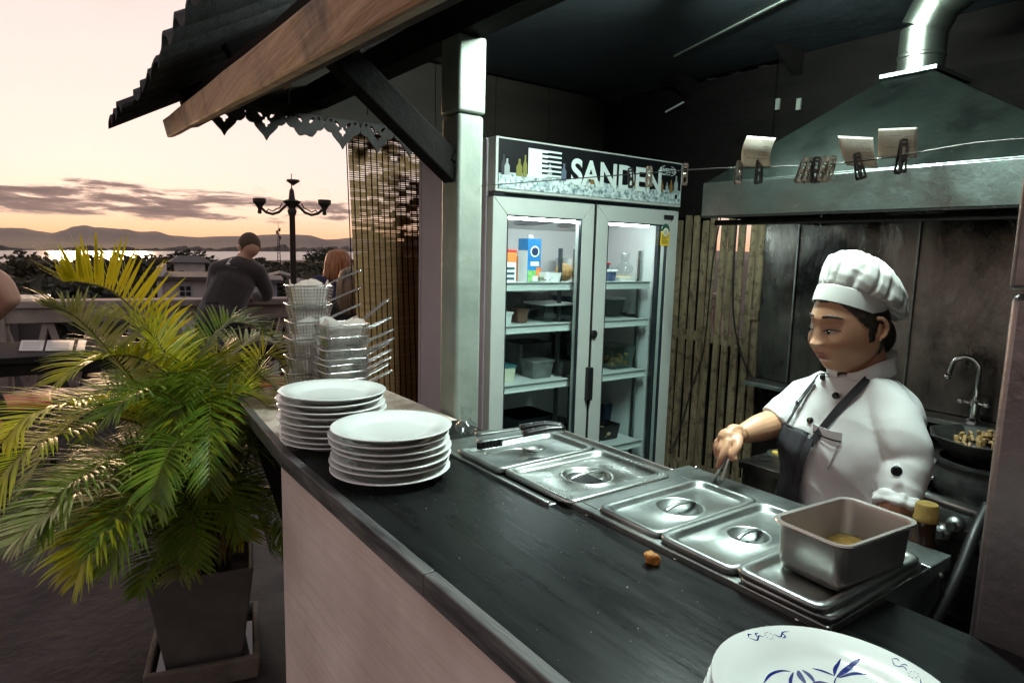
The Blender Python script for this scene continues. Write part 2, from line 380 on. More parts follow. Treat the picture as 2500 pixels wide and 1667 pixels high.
beam(P0-D*.30+o2, P1+o2, .045, .10, 'dark_batten', dark_wood, rf, .003)
m = MB(); m.box(at(690, 205, Y=2.75), (.05, .06, .02), Matrix.Rotation(R(15), 3, 'Y')); m.build('packing_block', beam_wood, rf, bevel=.004)
# gable boards and rafters on the far side
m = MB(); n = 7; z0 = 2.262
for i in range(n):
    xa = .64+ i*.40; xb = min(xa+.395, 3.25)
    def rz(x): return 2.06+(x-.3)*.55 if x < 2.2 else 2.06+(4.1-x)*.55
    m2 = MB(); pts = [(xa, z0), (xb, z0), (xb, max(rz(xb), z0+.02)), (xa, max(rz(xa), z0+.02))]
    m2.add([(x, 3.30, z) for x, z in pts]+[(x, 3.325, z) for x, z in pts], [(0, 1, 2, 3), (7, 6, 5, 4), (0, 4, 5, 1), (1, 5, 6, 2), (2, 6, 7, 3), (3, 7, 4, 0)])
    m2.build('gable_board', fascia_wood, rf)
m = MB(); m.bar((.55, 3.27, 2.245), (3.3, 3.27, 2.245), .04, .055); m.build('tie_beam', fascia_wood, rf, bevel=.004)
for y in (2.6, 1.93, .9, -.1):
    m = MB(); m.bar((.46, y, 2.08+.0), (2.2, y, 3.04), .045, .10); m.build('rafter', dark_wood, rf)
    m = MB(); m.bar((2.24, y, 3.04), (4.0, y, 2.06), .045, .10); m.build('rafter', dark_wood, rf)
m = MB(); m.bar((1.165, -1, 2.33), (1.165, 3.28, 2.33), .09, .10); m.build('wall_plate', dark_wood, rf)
# knee brace
A = at(1108, 408, Y=1.905); B = at(800, 108, Y=1.905)
m = MB(); m.bar(A+Vector((.01, 0, -.02)), B, .07, .085); m.bar(A+Vector((-.02, 0, .01)), A+Vector((.03, 0, .10)), .085, .03); m.build('knee_brace', dark_wood, rf, bevel=.006)
# ceiling
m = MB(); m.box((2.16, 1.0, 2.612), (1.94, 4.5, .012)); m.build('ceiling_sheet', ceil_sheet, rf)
m = MB(); m.bar((2.69, 2.36, 2.602), (2.31, 1.2, 2.602), .012, .006); m.build('ceiling_seam', galv, rf)

# scalloped eave trim, one carved piece after another
def scallop(broken):
    cu = bpy.data.curves.new('scallop', 'CURVE'); cu.dimensions = '2D'; cu.fill_mode = 'BOTH'; cu.extrude = .006
    half = [(.40, .04), (.45, -.04), (.49, -.14), (.47, -.25), (.39, -.32), (.29, -.33), (.26, -.40), (.17, -.50), (.07, -.60), (0, -.72)]
    if broken: half[-2:] = [(.10, -.50), (.03, -.47)]
    out = half + [(-x, y) for x, y in half[::-1]][(1 if half[-1][0] == 0 else 0):]
    def spl(pts):
        s = cu.splines.new('POLY'); s.points.add(len(pts)-1)
        for p, q in zip(s.points, pts): p.co = (q[0]*.19, q[1]*.19, 0, 1)
        s.use_cyclic_u = True
    spl(out)
    c = []
    for k_ in range(24):
        a = k_*math.pi/12; r = .055+.045*abs(math.cos(2*a))**1.5; c.append((r*math.cos(a), -.28+r*math.sin(a)*1.25))
    if not broken: spl(c)
    for sx in (-1, 1):
        spl([(sx*(.15+.045*math.cos(a)+.05*math.sin(a)), -.10+.075*math.sin(a)) for a in [k_*math.pi/8 for k_ in range(16)]])
        spl([(sx*.33+.045*math.cos(a), -.03+.045*math.sin(a)) for a in [k_*math.pi/7 for k_ in range(14)]])
    o = bpy.data.objects.new('tmp', cu); COL.objects.link(o); dg = bpy.context.evaluated_depsgraph_get()
    me = bpy.data.meshes.new_from_object(o.evaluated_get(dg)); bpy.data.objects.remove(o)
    me.transform(Matrix(((1, 0, 0, 0), (0, 0, -1, 0), (0, 1, 0, 0), (0, 0, 0, 1)))); me.materials.clear(); me.materials.append(trim_wood); return me
mA, mB = scallop(False), scallop(True)
x0 = at(544, 275, Y=3.262).x; stp = at(647, 282, Y=3.262).x-x0
for i in range(11):
    o = bpy.data.objects.new('carved_scallop', mB if i == 2 else mA); COL.objects.link(o); o.location = (x0+i*stp, 3.245, 2.226); par(o, rf)
    o.matrix_parent_inverse = ROOTM[rf.name].inverted()

# ------------------------------------------------------------------ woven cane blind behind the fridge
bl = thing('cane_blind', 'brown woven cane blind with light showing through its gaps', 'blind', (2.2, 3.42, .3))
m = MB(); m2 = MB(); rnd = random.Random(3); z = .32
while z < 2.24:
    ph = .0112
    xl = 1.375+.045*(2.24-z); x = xl
    opn = max(0, min(1, (z-1.55)/.30))
    while x < 3.08:
        ln = rnd.choice((.022, .044, .044, .066, .088, .11)); x1 = min(3.08, x+ln)
        dn = noise.noise(Vector((x*2.1, 0, z*5)))*.5+.5
        g = 0
        if opn > 0 and rnd.random() < (.15+.44*opn)*min(1, .24+1.1*dn): g = (.0020+.0048*rnd.random())*min(1, .5+opn)
        m.box(((x+x1)/2, 3.42+rnd.uniform(-.002, .002), z), (x1-x+.001, .005, ph+.0006-g)); x = x1
    z += ph
x = 1.40
while x < 3.08:
    m2.bar((x+.03, 3.414, .32), (x-.035, 3.414, 2.24), .0050, .003, (0, 1, 0)); x += .0340
struct(m.build('cane_weave', bamboo, bl), 'stuff'); struct(m2.build('weaving_string', dark_wood, bl), 'stuff')
m = MB(); m.tube([(1.37, 3.42, 2.255), (3.08, 3.42, 2.255)], .014, 8); m.build('head_rod', dark_wood, bl, smooth=True)

# ------------------------------------------------------------------ slatted side screen
sw = thing('slat_screen', 'weathered screen of narrow vertical slats beside the fridge', 'screen', (3.12, 2.4, 0))
rnd = random.Random(5)
for i in range(13):
    y = 2.055+.0615*i+rnd.uniform(-.006, .006); wdt = .040+rnd.uniform(-.006, .006)
    zb = .15; zt = 1.83+rnd.uniform(-.03, .02)
    m = MB(); tl = rnd.uniform(-.012, .012); px = 3.10+rnd.uniform(-.006, .006)
    vsr = []
    n = 8; rings = []
    for k in range(n+1):
        t = k/n; yy_ = y+tl*(t-.5)+.002*rnd.uniform(-1, 1); w_ = wdt*(1+.06*rnd.uniform(-1, 1))
        rings.append([(px+a*.008, yy_+c_*w_/2, lerp(zb, zt, t)) for a, c_ in ((-1, -1), (1, -1), (1, 1), (-1, 1))])
    m.loft([[Vector(p) for p in r_] for r_ in rings]); m.build('slat', slat_paint, sw, bevel=.002)
for z in (.35, 1.14):
    m = MB(); m.box((3.125, 2.42, z), (.03, .80, .055)); m.build('rail', slat_paint, sw, bevel=.003)
m = MB(); m.box((3.088, 2.06, 1.30), (.012, .05, .055)); m.build('patch_block', slat_paint, sw, bevel=.002)
m = MB(); m.box((3.16, 2.64, .95), (.01, .42, 1.80)); m.build('backing_board', dark_wood, sw)
m = MB(); m.box((3.17, 2.2, .55), (.012, .48, 1.1)); m.build('backing_board', dark_wood, sw)
# loose black cables over the slats
def cable(label, pts, r, n=40, name='power_cable', mt=rubber):
    m = MB(); m.tube(bez(pts, n), r, 7); return tag(m.build(name, mt, smooth=True), label, 'cable')
cable('black cable drooping in a loop over the right slats to the wall', [at(x, y, X=3.075) for x, y in ((1800, 528), (1792, 640), (1790, 760), (1805, 850), (1835, 920), (1862, 960))], .0055)
cable('thin black cable trailing down the slats beside the fridge', [at(x, y, X=3.07) for x, y in ((1760, 528), (1740, 640), (1718, 850), (1690, 940), (1668, 1020), (1648, 1080), (1630, 1098))], .004)

# ------------------------------------------------------------------ back wall
wl = thing('back_wall', 'dark kitchen wall lined with smoky stainless sheets', 'wall', (3.13, .8, 0))
ys = [2.035, 1.845, 1.29, .70, .1, -.6]
for a, b_ in zip(ys, ys[1:]):
    m = MB(); n = 14; rings = []
    vs, fs = [], []
    for j in range(n+1):
        for i in range(n+1):
            y = lerp(a-.002, b_+.002, i/n); z = lerp(.97, 1.86, j/n)
            e = min(i, n-i, j, n-j)/n*2
            vs.append((3.095-.010*e*(noise.noise(Vector((y*3, z*2.2, 4)))+.2), y, z))
    for j in range(n):
        for i in range(n): q = j*(n+1)+i; fs.append((q, q+1, q+n+2, q+n+1))
    m.add(vs, fs); m.build('steel_panel', steel_wall, wl, smooth=True)
for y in ys[1:4]:
    m = MB(); m.bar((3.088, y, .97), (3.088, y, 1.86), .008, .008); m.build('seam_strip', steel_worn, wl)
m = MB(); m.box((3.15, .72, 1.3), (.08, 2.64, 2.6)); m.build('backing_wall', dark_wood, wl)
m = MB(); m.box((3.13, 2.9, 2.2), (.05, 1.7, .75)); m.build('upper_board', dark_wood, wl)
m = MB(); m.box((3.03, .72, .955), (.13, 2.6, .022)); m.build('ledge', steel_worn, wl, bevel=.003)
for px in (1889, 1940):
    m = MB(); m.box(at(px+10, 255, X=3.09), (.01, .022, .055)); m.build('wall_bracket', galv, wl)
m = MB(); p = at(1637, 262, X=3.0); m.bar(at(1625, 274, X=3.05), at(1669, 250, X=3.05), .008, .008); m.build('pale_stick', white_plastic, wl)
# wall beyond the picture, closing the stall on the right
m = MB(); m.box((2.2, -.62, 1.3), (1.9, .05, 2.6)); m.build('return_wall', dark_wood, wl)

# ------------------------------------------------------------------ extractor hood
hd = thing('extractor_hood', 'grey-green steel extractor hood with round flue above the stove', 'hood', (2.6, 1.1, 1.75))
X0, X1, Y0, Y1, Z0, Z1 = 2.2, 3.09, .50, 1.742, 1.762, 1.888
m = MB(); t = .004
for c, s in (((X0, (Y0+Y1)/2, (Z0+Z1)/2), (t, Y1-Y0, Z1-Z0)), (((X0+X1)/2, Y1, (Z0+Z1)/2), (X1-X0-.006, t, Z1-Z0)), (((X0+X1)/2, Y0, (Z0+Z1)/2), (X1-X0-.006, t, Z1-Z0))): m.box(c, s)
m.build('skirt', steel_worn if False else hood_metal, hd, bevel=.002)
m = MB(); m.box((X0+.012, (Y0+Y1)/2, Z0-.004), (.03, Y1-Y0+.004, .006)); m.box((X0+.03, (Y0+Y1)/2, Z0-.026), (.02, Y1-Y0-.1, .02)); m.build('drip_channel', dark_wood, hd)
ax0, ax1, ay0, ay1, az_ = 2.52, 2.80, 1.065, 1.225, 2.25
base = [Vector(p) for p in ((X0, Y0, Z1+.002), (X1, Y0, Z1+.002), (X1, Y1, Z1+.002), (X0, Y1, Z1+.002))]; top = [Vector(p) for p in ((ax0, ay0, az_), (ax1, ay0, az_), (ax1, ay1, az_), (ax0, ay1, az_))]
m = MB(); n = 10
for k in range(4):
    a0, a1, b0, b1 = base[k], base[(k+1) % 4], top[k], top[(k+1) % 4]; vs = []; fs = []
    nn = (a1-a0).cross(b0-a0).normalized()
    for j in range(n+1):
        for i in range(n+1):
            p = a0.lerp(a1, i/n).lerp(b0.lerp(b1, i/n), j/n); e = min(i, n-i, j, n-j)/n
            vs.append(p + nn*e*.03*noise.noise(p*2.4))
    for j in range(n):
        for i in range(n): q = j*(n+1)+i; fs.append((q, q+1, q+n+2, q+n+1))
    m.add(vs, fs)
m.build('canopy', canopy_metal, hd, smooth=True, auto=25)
m = MB(); m.box((2.66, 1.145, az_+.008), (.30, .19, .016)); m.box((X0+.006, (Y0+Y1)/2, Z1+.003), (.012, Y1-Y0, .006)); m.build('collar', hood_metal, hd, bevel=.002)
FL = Vector((2.66, 1.168, 0)); r = .076
m = MB(); flue_m = mat('flue_metal', (.20, .225, .19), .30, .95, (.10, .115, .095), 6, rough2=.45, bump=.2, bscale=6)
m.lathe([(r, 2.262), (r, 2.33), (r+.003, 2.333), (r+.003, 2.342), (r, 2.345), (r, 2.435)], 28, (FL.x, FL.y, 0)); m.build('flue_pipe', flue_m, hd, smooth=True, auto=40)
def seg_pipe(pts, rr, name):
    m = MB(); m.tube(pts, rr, 24, cap=True); m.build(name, flue_m, hd, smooth=True, auto=40)
e0 = Vector((FL.x, FL.y, 2.436)); e1 = e0+Vector((0, -.035, .075)); e2 = e1+Vector((0, -.09, .055)); e3 = e2+Vector((.02, -1.1, .12))
seg_pipe([e0, e1], r+.003, 'flue_elbow'); seg_pipe([e1, e2], r+.001, 'flue_elbow'); seg_pipe([e2, e3], r+.003, 'flue_run')

# ------------------------------------------------------------------ fluorescent lamp under the ceiling
lp = thing('fluorescent_lamp', 'white fluorescent tube fixed under the dark ceiling', 'lamp', (1.72, 1.70, 2.6))
LA, LB = at(1700, -20, Z=2.54), Vector((1.22, .58, 2.54))
m = MB(); m.bar(LA+Vector((0, 0, .040)), LB+Vector((0, 0, .040)), .026, .022); m.build('housing', white_plastic, lp)
m = MB(); m.tube([LA, LB], .014, 10); m.build('tube', tube_glow, lp, smooth=True)
for e in (LA, LB):
    m = MB(); m.box(e+Vector((0, 0, .01)), (.03, .03, .06)); m.build('lamp_holder', white_plastic, lp)
    m = MB(); m.bar(e+Vector((0, 0, .06)), (e.x, e.y, 2.606), .004, .004, (1, 0, 0)); m.build('hanging_cord', rubber, lp)
# ------------------------------------------------------------------ glass door fridge
FX0, FX1, FY, FZ = 1.635, 2.865, 2.42, 2.095
fg = thing('display_fridge', 'two-door glass display fridge with SANDEN sign above its doors', 'fridge', ((FX0+FX1)/2, 2.78, 0))
FC = (FX0+FX1)/2; YB = 3.08; DZ0, DZ1 = .22, 1.842
m = MB()
m.box((FX0+.02, (FY+.05+YB)/2, 1.09), (.04, YB-FY-.05, 2.0)); m.build('side_wall', fr_side, fg, bevel=.006)
m = MB(); m.box((FX1-.02, (FY+.05+YB)/2, 1.09), (.04, YB-FY-.05, 2.0)); m.build('side_wall', fr_side, fg, bevel=.006)
m = MB(); m.box((FC, YB+.012, 1.09), (FX1-FX0, .02, 2.0)); m.box((FC, (FY+.06+YB)/2, 2.092), (FX1-FX0-.004, YB-FY-.06, .006)); m.build('back_wall', fr_side, fg)
m = MB(); m.box((FC, YB-.012, 1.05), (FX1-FX0-.084, .02, 1.62)); m.box((FX0+.047, 2.77, 1.05), (.012, .60, 1.62)); m.box((FX1-.047, 2.77, 1.05), (.012, .60, 1.62))
m.box((FC, 2.77, 1.865), (FX1-FX0-.084, .6, .012)); m.box((FC, 2.77, .24), (FX1-FX0-.084, .6, .012)); m.build('liner', fr_white, fg)
m = MB(); m.box((FC, 2.74, .12), (FX1-FX0-.06, .6, .2)); m.build('plinth', fr_dark, fg)
# header sign box
HZ0, HZ1 = 1.862, 2.095; HY = FY-.012
m = MB(); m.box((FC, HY+.05, (HZ0+HZ1)/2), (FX1-FX0-.012, .098, HZ1-HZ0)); hdr = m.build('header', fr_grey, fg, bevel=.004)
yS = HY-.0006
def flat(poly, y, name, mt, parent):
    m = MB(); n = len(poly); m.add([(x, y, z) for x, z in poly]+[(x, y-.0012, z) for x, z in poly], [tuple(range(n)), tuple(range(n, 2*n))[::-1]]+[(i, i+n, (i+1) % n+n, (i+1) % n) for i in range(n)])
    return m.build(name, mt, parent)
hx0, hx1, hz0, hz1 = FX0+.018, FX1-.018, HZ0+.014, HZ1-.008
flat([(hx0, hz0), (hx1, hz0), (hx1, hz1), (hx0, hz1)], yS, 'sign_face', sign_black, hdr)
rnd = random.Random(11); pts = [(hx0+.001, hz0+.001), (hx1-.001, hz0+.001)]; n = 60
for i in range(n+1):
    x = lerp(hx1-.001, hx0+.001, i/n); pts.append((x, hz0+.066+.010*noise.noise(Vector((x*14, 0, 0)))+.008*rnd.random()))
flat(pts, yS-.0016, 'ice_print', ice_print, hdr)
btl = [mat('sign_bottle_%d' % i, c, .4) for i, c in enumerate(((.17, .17, .045), (.09, .12, .16), (.20, .12, .04), (.28, .33, .32), (.03, .03, .035)))]
for px, w, h, ci in ((1220, .026, .085, 4), (1237, .028, .07, 3), (1267, .032, .075, 0), (1281, .022, .095, 0), (1376, .03, .08, 1), (1342, .025, .07, 3), (1432, .03, .06, 3), (1447, .028, .05, 2), (1555, .03, .06, 2), (1617, .026, .06, 2), (1640, .024, .065, 2), (1652, .03, .09, 3), (1630, .02, .05, 3)):
    x = at(px, 400, Y=yS).x; z = hz0+.058
    x = max(hx0+w, min(hx1-w, x))
    flat([(x-w/2, z), (x+w/2, z), (x+w/2, z+h*.55), (x+w*.18, z+h*.75), (x+w*.18, z+h), (x-w*.18, z+h), (x-w*.18, z+h*.75), (x-w/2, z+h*.55)], yS-.0030-.00002*px/100, 'bottle_print', btl[ci], hdr)
lx0 = at(1288, 400, Y=yS).x; lx1 = at(1369, 400, Y=yS).x; lz0, lz1 = hz0+.058, hz1-.026
def sig(y): return y
# square emblem: solid left bar with stepped slats to the right
flat([(lx0, lz0), (lx0+(lx1-lx0)*.40, lz0), (lx0+(lx1-lx0)*.40, lz1), (lx0, lz1)], yS-.0046, 'emblem_bar', white_print, hdr)
nb = 6; hh = (lz1-lz0)/nb
for i in range(nb):
    z = lz1-(i+1)*hh; xs = lx0+(lx1-lx0)*.401; W_ = lx1-lx0; full = i == 0
    sl = .58
    flat([(xs, z+hh*(.02 if i == nb-1 else .42)), (xs+W_*.16, z+hh*.42), (xs+W_*.20, z+hh*.60), (lx1, z+hh*.60), (lx1, z+hh*.98), (xs, z+hh*.98)], yS-.0046, 'emblem_slat', white_print, hdr)
tx0, tx1 = at(1393, 420, Y=yS).x, at(1612, 450, Y=yS).x
tm = Matrix(((1, 0, 0, 0), (0, 0, -1, 0), (0, 1, 0, 0), (0, 0, 0, 1)))
sgn = text_mesh('SANDEN', .165, 'sign_lettering', white_print, hdr, Matrix.Identity(4), .0006, .0042)
xs = [v.co.x for v in sgn.data.vertices]; k = (tx1-tx0)/(max(xs)-min(xs)); zt = [v.co.y for v in sgn.data.vertices]; kz = .122/(max(zt)-min(zt))
sgn.data.transform(Matrix.Translation((tx0, yS-.0054, hz0+.046)) @ tm @ Matrix.Diagonal((k, kz, 1, 1)) @ Matrix.Translation((-min(xs), -min(zt), 0)))
ix0, ix1 = at(1610, 408, Y=yS).x, at(1649, 410, Y=yS).x
inv = text_mesh('INVERTER', .03, 'sign_lettering', white_print, hdr, Matrix.Identity(4), .0004, .0004)
xs = [v.co.x for v in inv.data.vertices]; k = (ix1-ix0)/(max(xs)-min(xs))
inv.data.transform(Matrix.Translation((ix0, yS-.0054, hz1-.053)) @ tm @ Matrix.Diagonal((k, 1.05, 1, 1)) @ Matrix.Translation((-min(xs), 0, 0)))
for sx in (-1, 1):
    m = MB(); c = Vector(((ix0+ix1)/2, yS-.005, hz1-.043)); m.tube([c+Vector((sx*.062*math.cos(a), 0, .026*math.sin(a))) for a in [lerp(-1.15, 1.15, q/12) for q in range(13)]], .0016, 5); m.build('sign_bracket', white_print, hdr)
inv2 = text_mesh('COMPRESSOR', .011, 'sign_lettering', white_print, hdr, Matrix.Translation((ix0+.012, yS-.0054, hz1-.066)) @ tm, .0003)
flat([(hx1-.046, hz0+.030), (hx1-.028, hz0+.030), (hx1-.028, hz0+.050), (hx1-.046, hz0+.050)], yS-.0050, 'black_square', sign_black, hdr)
m = MB(); m.box((FC, FY+.032, 1.852), (FX1-FX0-.02, .03, .024)); m.build('top_seal', fr_dark, fg)
# doors
fw = .078
def door(x0, x1, name, hx):
    c = (x0+x1)/2
    m = MB(); y = FY+.024; z0, z1 = DZ0, DZ1
    def mitre(pa, pb, pc, pd):
        m.add([(p[0], FY, p[1]) for p in (pa, pb, pc, pd)]+[(p[0], FY+.048, p[1]) for p in (pa, pb, pc, pd)], [(0, 1, 2, 3), (7, 6, 5, 4), (0, 4, 5, 1), (1, 5, 6, 2), (2, 6, 7, 3), (3, 7, 4, 0)])
    g = .0008
    mitre((x0, z0), (x1, z0), (x1-fw-g, z0+fw), (x0+fw+g, z0+fw)); mitre((x0+fw+g, z1-fw), (x1-fw-g, z1-fw), (x1, z1), (x0, z1))
    mitre((x0, z0+g), (x0+fw, z0+fw+g), (x0+fw, z1-fw-g), (x0, z1-g)); mitre((x1-fw, z0+fw+g), (x1, z0+g), (x1, z1-g), (x1-fw, z1-fw-g))
    d = m.build('door', fr_grey, fg, bevel=.003)
    m = MB(); m.box((c, FY+.022, (z0+z1)/2), (x1-x0-2*fw+.006, .004, z1-z0-2*fw+.006)); m.build('door_glass', pane, d)
    m = MB(); yb = FY+.010
    for cc, ss in (((x0+fw+.003, yb, (z0+z1)/2), (.006, .016, z1-z0-2*fw)), ((x1-fw-.003, yb, (z0+z1)/2), (.006, .016, z1-z0-2*fw)), ((c, yb, z0+fw+.003), (x1-x0-2*fw-.014, .016, .006)), ((c, yb, z1-fw-.003), (x1-x0-2*fw-.014, .016, .006))): m.box(cc, ss)
    m.build('gasket', fr_dark, d)
    return d
dl = door(FX0+.004, FC-.009, 'left', FC); dr = door(FC+.009, FX1-.004, 'right', FC)
m = MB(); m.box((FC, FY+.02, (DZ0+DZ1)/2), (.016, .03, DZ1-DZ0)); m.build('centre_gap_seal', rubber, fg)
m = MB(); m.box((FC, FY+.062, 1.03), (.075, .03, 1.6)); m.build('mullion', fr_dark, fg)
m = MB(); m.box((FX1-.07, FY+.062, 1.03), (.055, .022, 1.6)); m.box((FX0+.07, FY+.062, 1.03), (.05, .022, 1.6)); m.build('front_flange', fr_dark, fg)
hz = at(1437, 935, Y=FY).z
m = MB(); m.box((FC-.014, FY-.014, hz), (.034, .03, .17)); m.build('handle', plastic_black, dl, bevel=.006)
m = MB(); lz = at(1448, 815, Y=FY).z; m.lathe([(.001, 0), (.018, 0), (.020, .004), (.020, .012), (.014, .016), (.001, .016)], 16, (FC+.012, FY-.001, lz), Matrix.Rotation(R(90), 3, 'X')); m.build('lock', plastic_black, dr, smooth=True, auto=40)
m = MB(); m.box((FX0+.03, FY+.01, DZ1+.010), (.06, .03, .012)); m.build('hinge', rubber, dl); m = MB(); m.box((FX1-.05, FY+.01, DZ1+.010), (.08, .03, .012)); m.build('hinge', rubber, dr)
tz = at(1633, 528, Y=FY); m = MB(); m.box((tz.x-.004, FY-.004, tz.z-.006), (.072, .008, .022)); th = m.build('thermometer', plastic_black, dr, bevel=.002)
# yellow energy label
yl = mat('label_yellow', (.75, .50, .03), .5); gl = mat('label_green', (.02, .09, .06), .5); crm = mat('label_cream', (.75, .72, .55), .5); ink = mat('label_ink', (.02, .02, .02), .6)
lx, lz_ = at(1623, 580, Y=FY).x, at(1623, 575, Y=FY).z; yE = FY-.0012
est = flat([(lx-.034, lz_-.055), (lx+.034, lz_-.055), (lx+.034, lz_+.02), (lx-.034, lz_+.02)], yE, 'energy_label', yl, dr)
def disc(r, z, name, mt, y, sx=1., a0=0, a1=360):
    flat([(lx+r*math.cos(R(a)), z+r*sx*math.sin(R(a))) for a in [lerp(a0, a1, q/20) for q in range(21 if a1-a0 < 360 else 20)]], y, name, mt, dr)
disc(.032, lz_+.022, 'label_arch', gl, yE-.0014, 1.25, 0, 180); disc(.022, lz_+.018, 'label_disc', crm, yE-.0028)
disc(.0125, lz_+.017, 'label_ring', ink, yE-.0042); disc(.0105, lz_+.017, 'label_ring', crm, yE-.0056)
text_mesh('5', .019, 'label_number', ink, dr, Matrix.Translation((lx-.005, yE-.0072, lz_+.0105)) @ tm, .0002, .0004)
for i in range(5): flat([(lx-.028, lz_-.004-.009*i), (lx+.028-(i*7 % 3)*.008, lz_-.004-.009*i), (lx+.028-(i*7 % 3)*.008, lz_-.0015-.009*i), (lx-.028, lz_-.0015-.009*i)], yE-.0014, 'label_line', ink if i == 4 else gl, dr)
# shelves with price rails
shz = [at(1226, y, Y=2.50).z for y in (690, 797, 944)]+[at(1480, 1092, Y=2.5).z]
for z in shz:
    for x0, x1 in ((FX0+.10, FC-.04), (FC+.04, FX1-.10)):
        m = MB(); c = (x0+x1)/2; m.box((c, 2.78, z-.012), (x1-x0, .50, .006))
        s_ = m.build('shelf', fr_white, fg)
        m = MB(); m.box((c, 2.522, z-.020), (x1-x0, .012, .040)); m.box((c, 2.512, z-.002), (x1-x0, .01, .005)); m.box((c, 2.512, z-.038), (x1-x0, .01, .005)); m.build('price_rail', white_plastic, s_)
m = MB()
for x in (FC-.05, FC+.05, FX1-.075): m.box((x, 2.62, 1.0), (.014, .02, 1.25))
m.build('shelf_standard', steel_worn, fg)
# evaporator housing with two fans, and the light strip
m = MB(); ey0, ey1 = 2.54, YB-.03; z1 = 1.856
vs = [(x, y, z) for x in (FX0+.06, FX1-.20) for y, z in ((ey0, z1), (ey0, z1-.062), (ey1, z1-.125), (ey1, z1))]
m.add(vs, [(0, 1, 2, 3), (7, 6, 5, 4), (0, 4, 5, 1), (1, 5, 6, 2), (2, 6, 7, 3), (3, 7, 4, 0)]); ev = m.build('evaporator_housing', fr_white, fg)
for x in (1.86, 2.16, 2.46):
    sl = math.atan2(.063, ey1-ey0); Mr = Matrix.Rotation(-sl, 3, 'X'); c = Vector((x, 2.80, z1-.062-.063*(2.80-ey0)/(ey1-ey0)-.002))
    m = MB()
    for k in range(7):
        r_ = .025+.014*k; m.tube([c+Mr @ Vector((r_*math.cos(a), r_*math.sin(a), 0)) for a in [q*math.pi/14 for q in range(29)]], .0022, 4, cap=False)
    m.build('fan_grille', mat('grille_grey', (.25, .24, .25), .5), ev)
m = MB(); m.bar((FX0+.08, 2.50, 1.757), (FC-.06, 2.50, 1.757), .010, .012); m.build('light_strip', led, fg)
m = MB(); m.bar((FC+.06, 2.50, 1.757), (FX1-.15, 2.50, 1.757), .010, .012); m.build('light_strip', led, fg)

# ---- food in the fridge
S1, S2, S3, S4 = [z-.008 for z in shz]
def fpos(px, Y, z): return Vector((at(px, 650, Y=Y).x, Y, z))
blue = mat('carton_blue', (.02, .17, .42), .4, 0, (.03, .22, .5), 12); redp = mat('lid_red', (.55, .03, .025), .35); orange_c = mat('carton_orange', (.75, .22, .06), .5); grn = mat('carton_green', (.06, .30, .05), .6, 0, (.30, .5, .2), 40)
c = fpos(1292, 2.72, S1)
t = thing('milk_carton', 'tall blue milk carton with round emblem on top fridge shelf', 'carton', c)
m = MB(); m.box(c+Vector((0, 0, .11)), (.085, .085, .22)); m.build('carton_body', blue, t, bevel=.003)
m = MB(); m.lathe([(.001, .24), (.018, .24), (.018, .222), (.001, .222)], 16, c); m.build('cap', white_plastic, t, smooth=True, auto=40)
def cf(dx0, dx1, z0, z1, nm, mt, k=1): m = MB(); m.box(c+Vector(((dx0+dx1)/2, -.0425-.0012*k, (z0+z1)/2)), (dx1-dx0, .0012, z1-z0)); m.build(nm, mt, t)
cf(-.042, .042, .002, .06, 'printed_grass', grn); cf(-.01, .04, .004, .03, 'printed_cup', white_plastic, 2); cf(-.025, .030, .082, .104, 'printed_band', white_plastic); cf(.012, .042, .03, .075, 'printed_flash', orange_c, 2)
m = MB()
for r0, mt, k in ((.029, white_plastic, 1), (.021, mat('navy', (.01, .03, .09), .5), 2)):
    m = MB(); m.lathe([(.0001, 0), (r0, 0), (r0, .001), (.0001, .001)], 20, c+Vector((0, -.0432-.0013*k, .155)), Matrix.Rotation(R(90), 3, 'X')); m.build('printed_emblem', mt, t)
m = MB(); m.box(c+Vector((-.0432, 0, .08)), (.001, .08, .16)); m.build('side_print', white_plastic, t)
c2 = fpos(1240, 2.66, S1)
t = thing('juice_carton', 'small white carton with orange top left of milk carton', 'carton', c2)
m = MB(); m.box(c2+Vector((0, 0, .075)), (.06, .06, .15)); m.build('carton_body', white_plastic, t, bevel=.003)
m = MB(); m.box(c2+Vector((0, -.031, .125)), (.058, .0012, .048)); m.build('orange_print', orange_c, t); m = MB(); m.box(c2+Vector((0, 0, .156)), (.064, .064, .012)); m.build('lid', redp, t, bevel=.003)
m = MB()
for k in range(3): m.box(c2+Vector((-.004, -.031, .02+.025*k)), (.045, .0012, .012))
m.build('dark_print', mat('print_slate', (.05, .08, .10), .5), t)
def tub(name, label, px, Y, z, sx, sy, h, mt, lid=None, food=None, taper=.85):
    c = fpos(px, Y, z); t = thing(name, label, 'container', c)
    m = MB(); rings = [rrect(c.x, c.y, sx/2*taper, sy/2*taper, .012, c.z+.001, 5), rrect(c.x, c.y, sx/2, sy/2, .014, c.z+h, 5), rrect(c.x, c.y, sx/2-.003, sy/2-.003, .012, c.z+h, 5), rrect(c.x, c.y, sx/2*taper-.003, sy/2*taper-.003, .01, c.z+.004, 5)]
    m.loft(rings); m.build('tub', mt, t, smooth=True, auto=40)
    if lid is not None: m = MB(); m.loft([rrect(c.x, c.y, sx/2+.004, sy/2+.004, .014, c.z+h+.001, 5), rrect(c.x, c.y, sx/2+.004, sy/2+.004, .014, c.z+h+.012, 5)]); m.build('lid', lid, t, bevel=.002)
    if food is not None:
        m = MB(); rnd = random.Random(int(px))
        for k in range(26): m.sphere(c+Vector((rnd.uniform(-.36, .36)*sx, rnd.uniform(-.36, .36)*sy, rnd.uniform(.015, h*.62))), rnd.uniform(.012, .024), 7, 5, (1, 1, .7))
        struct(m.build('food', food, t, smooth=True), 'stuff')
    return t
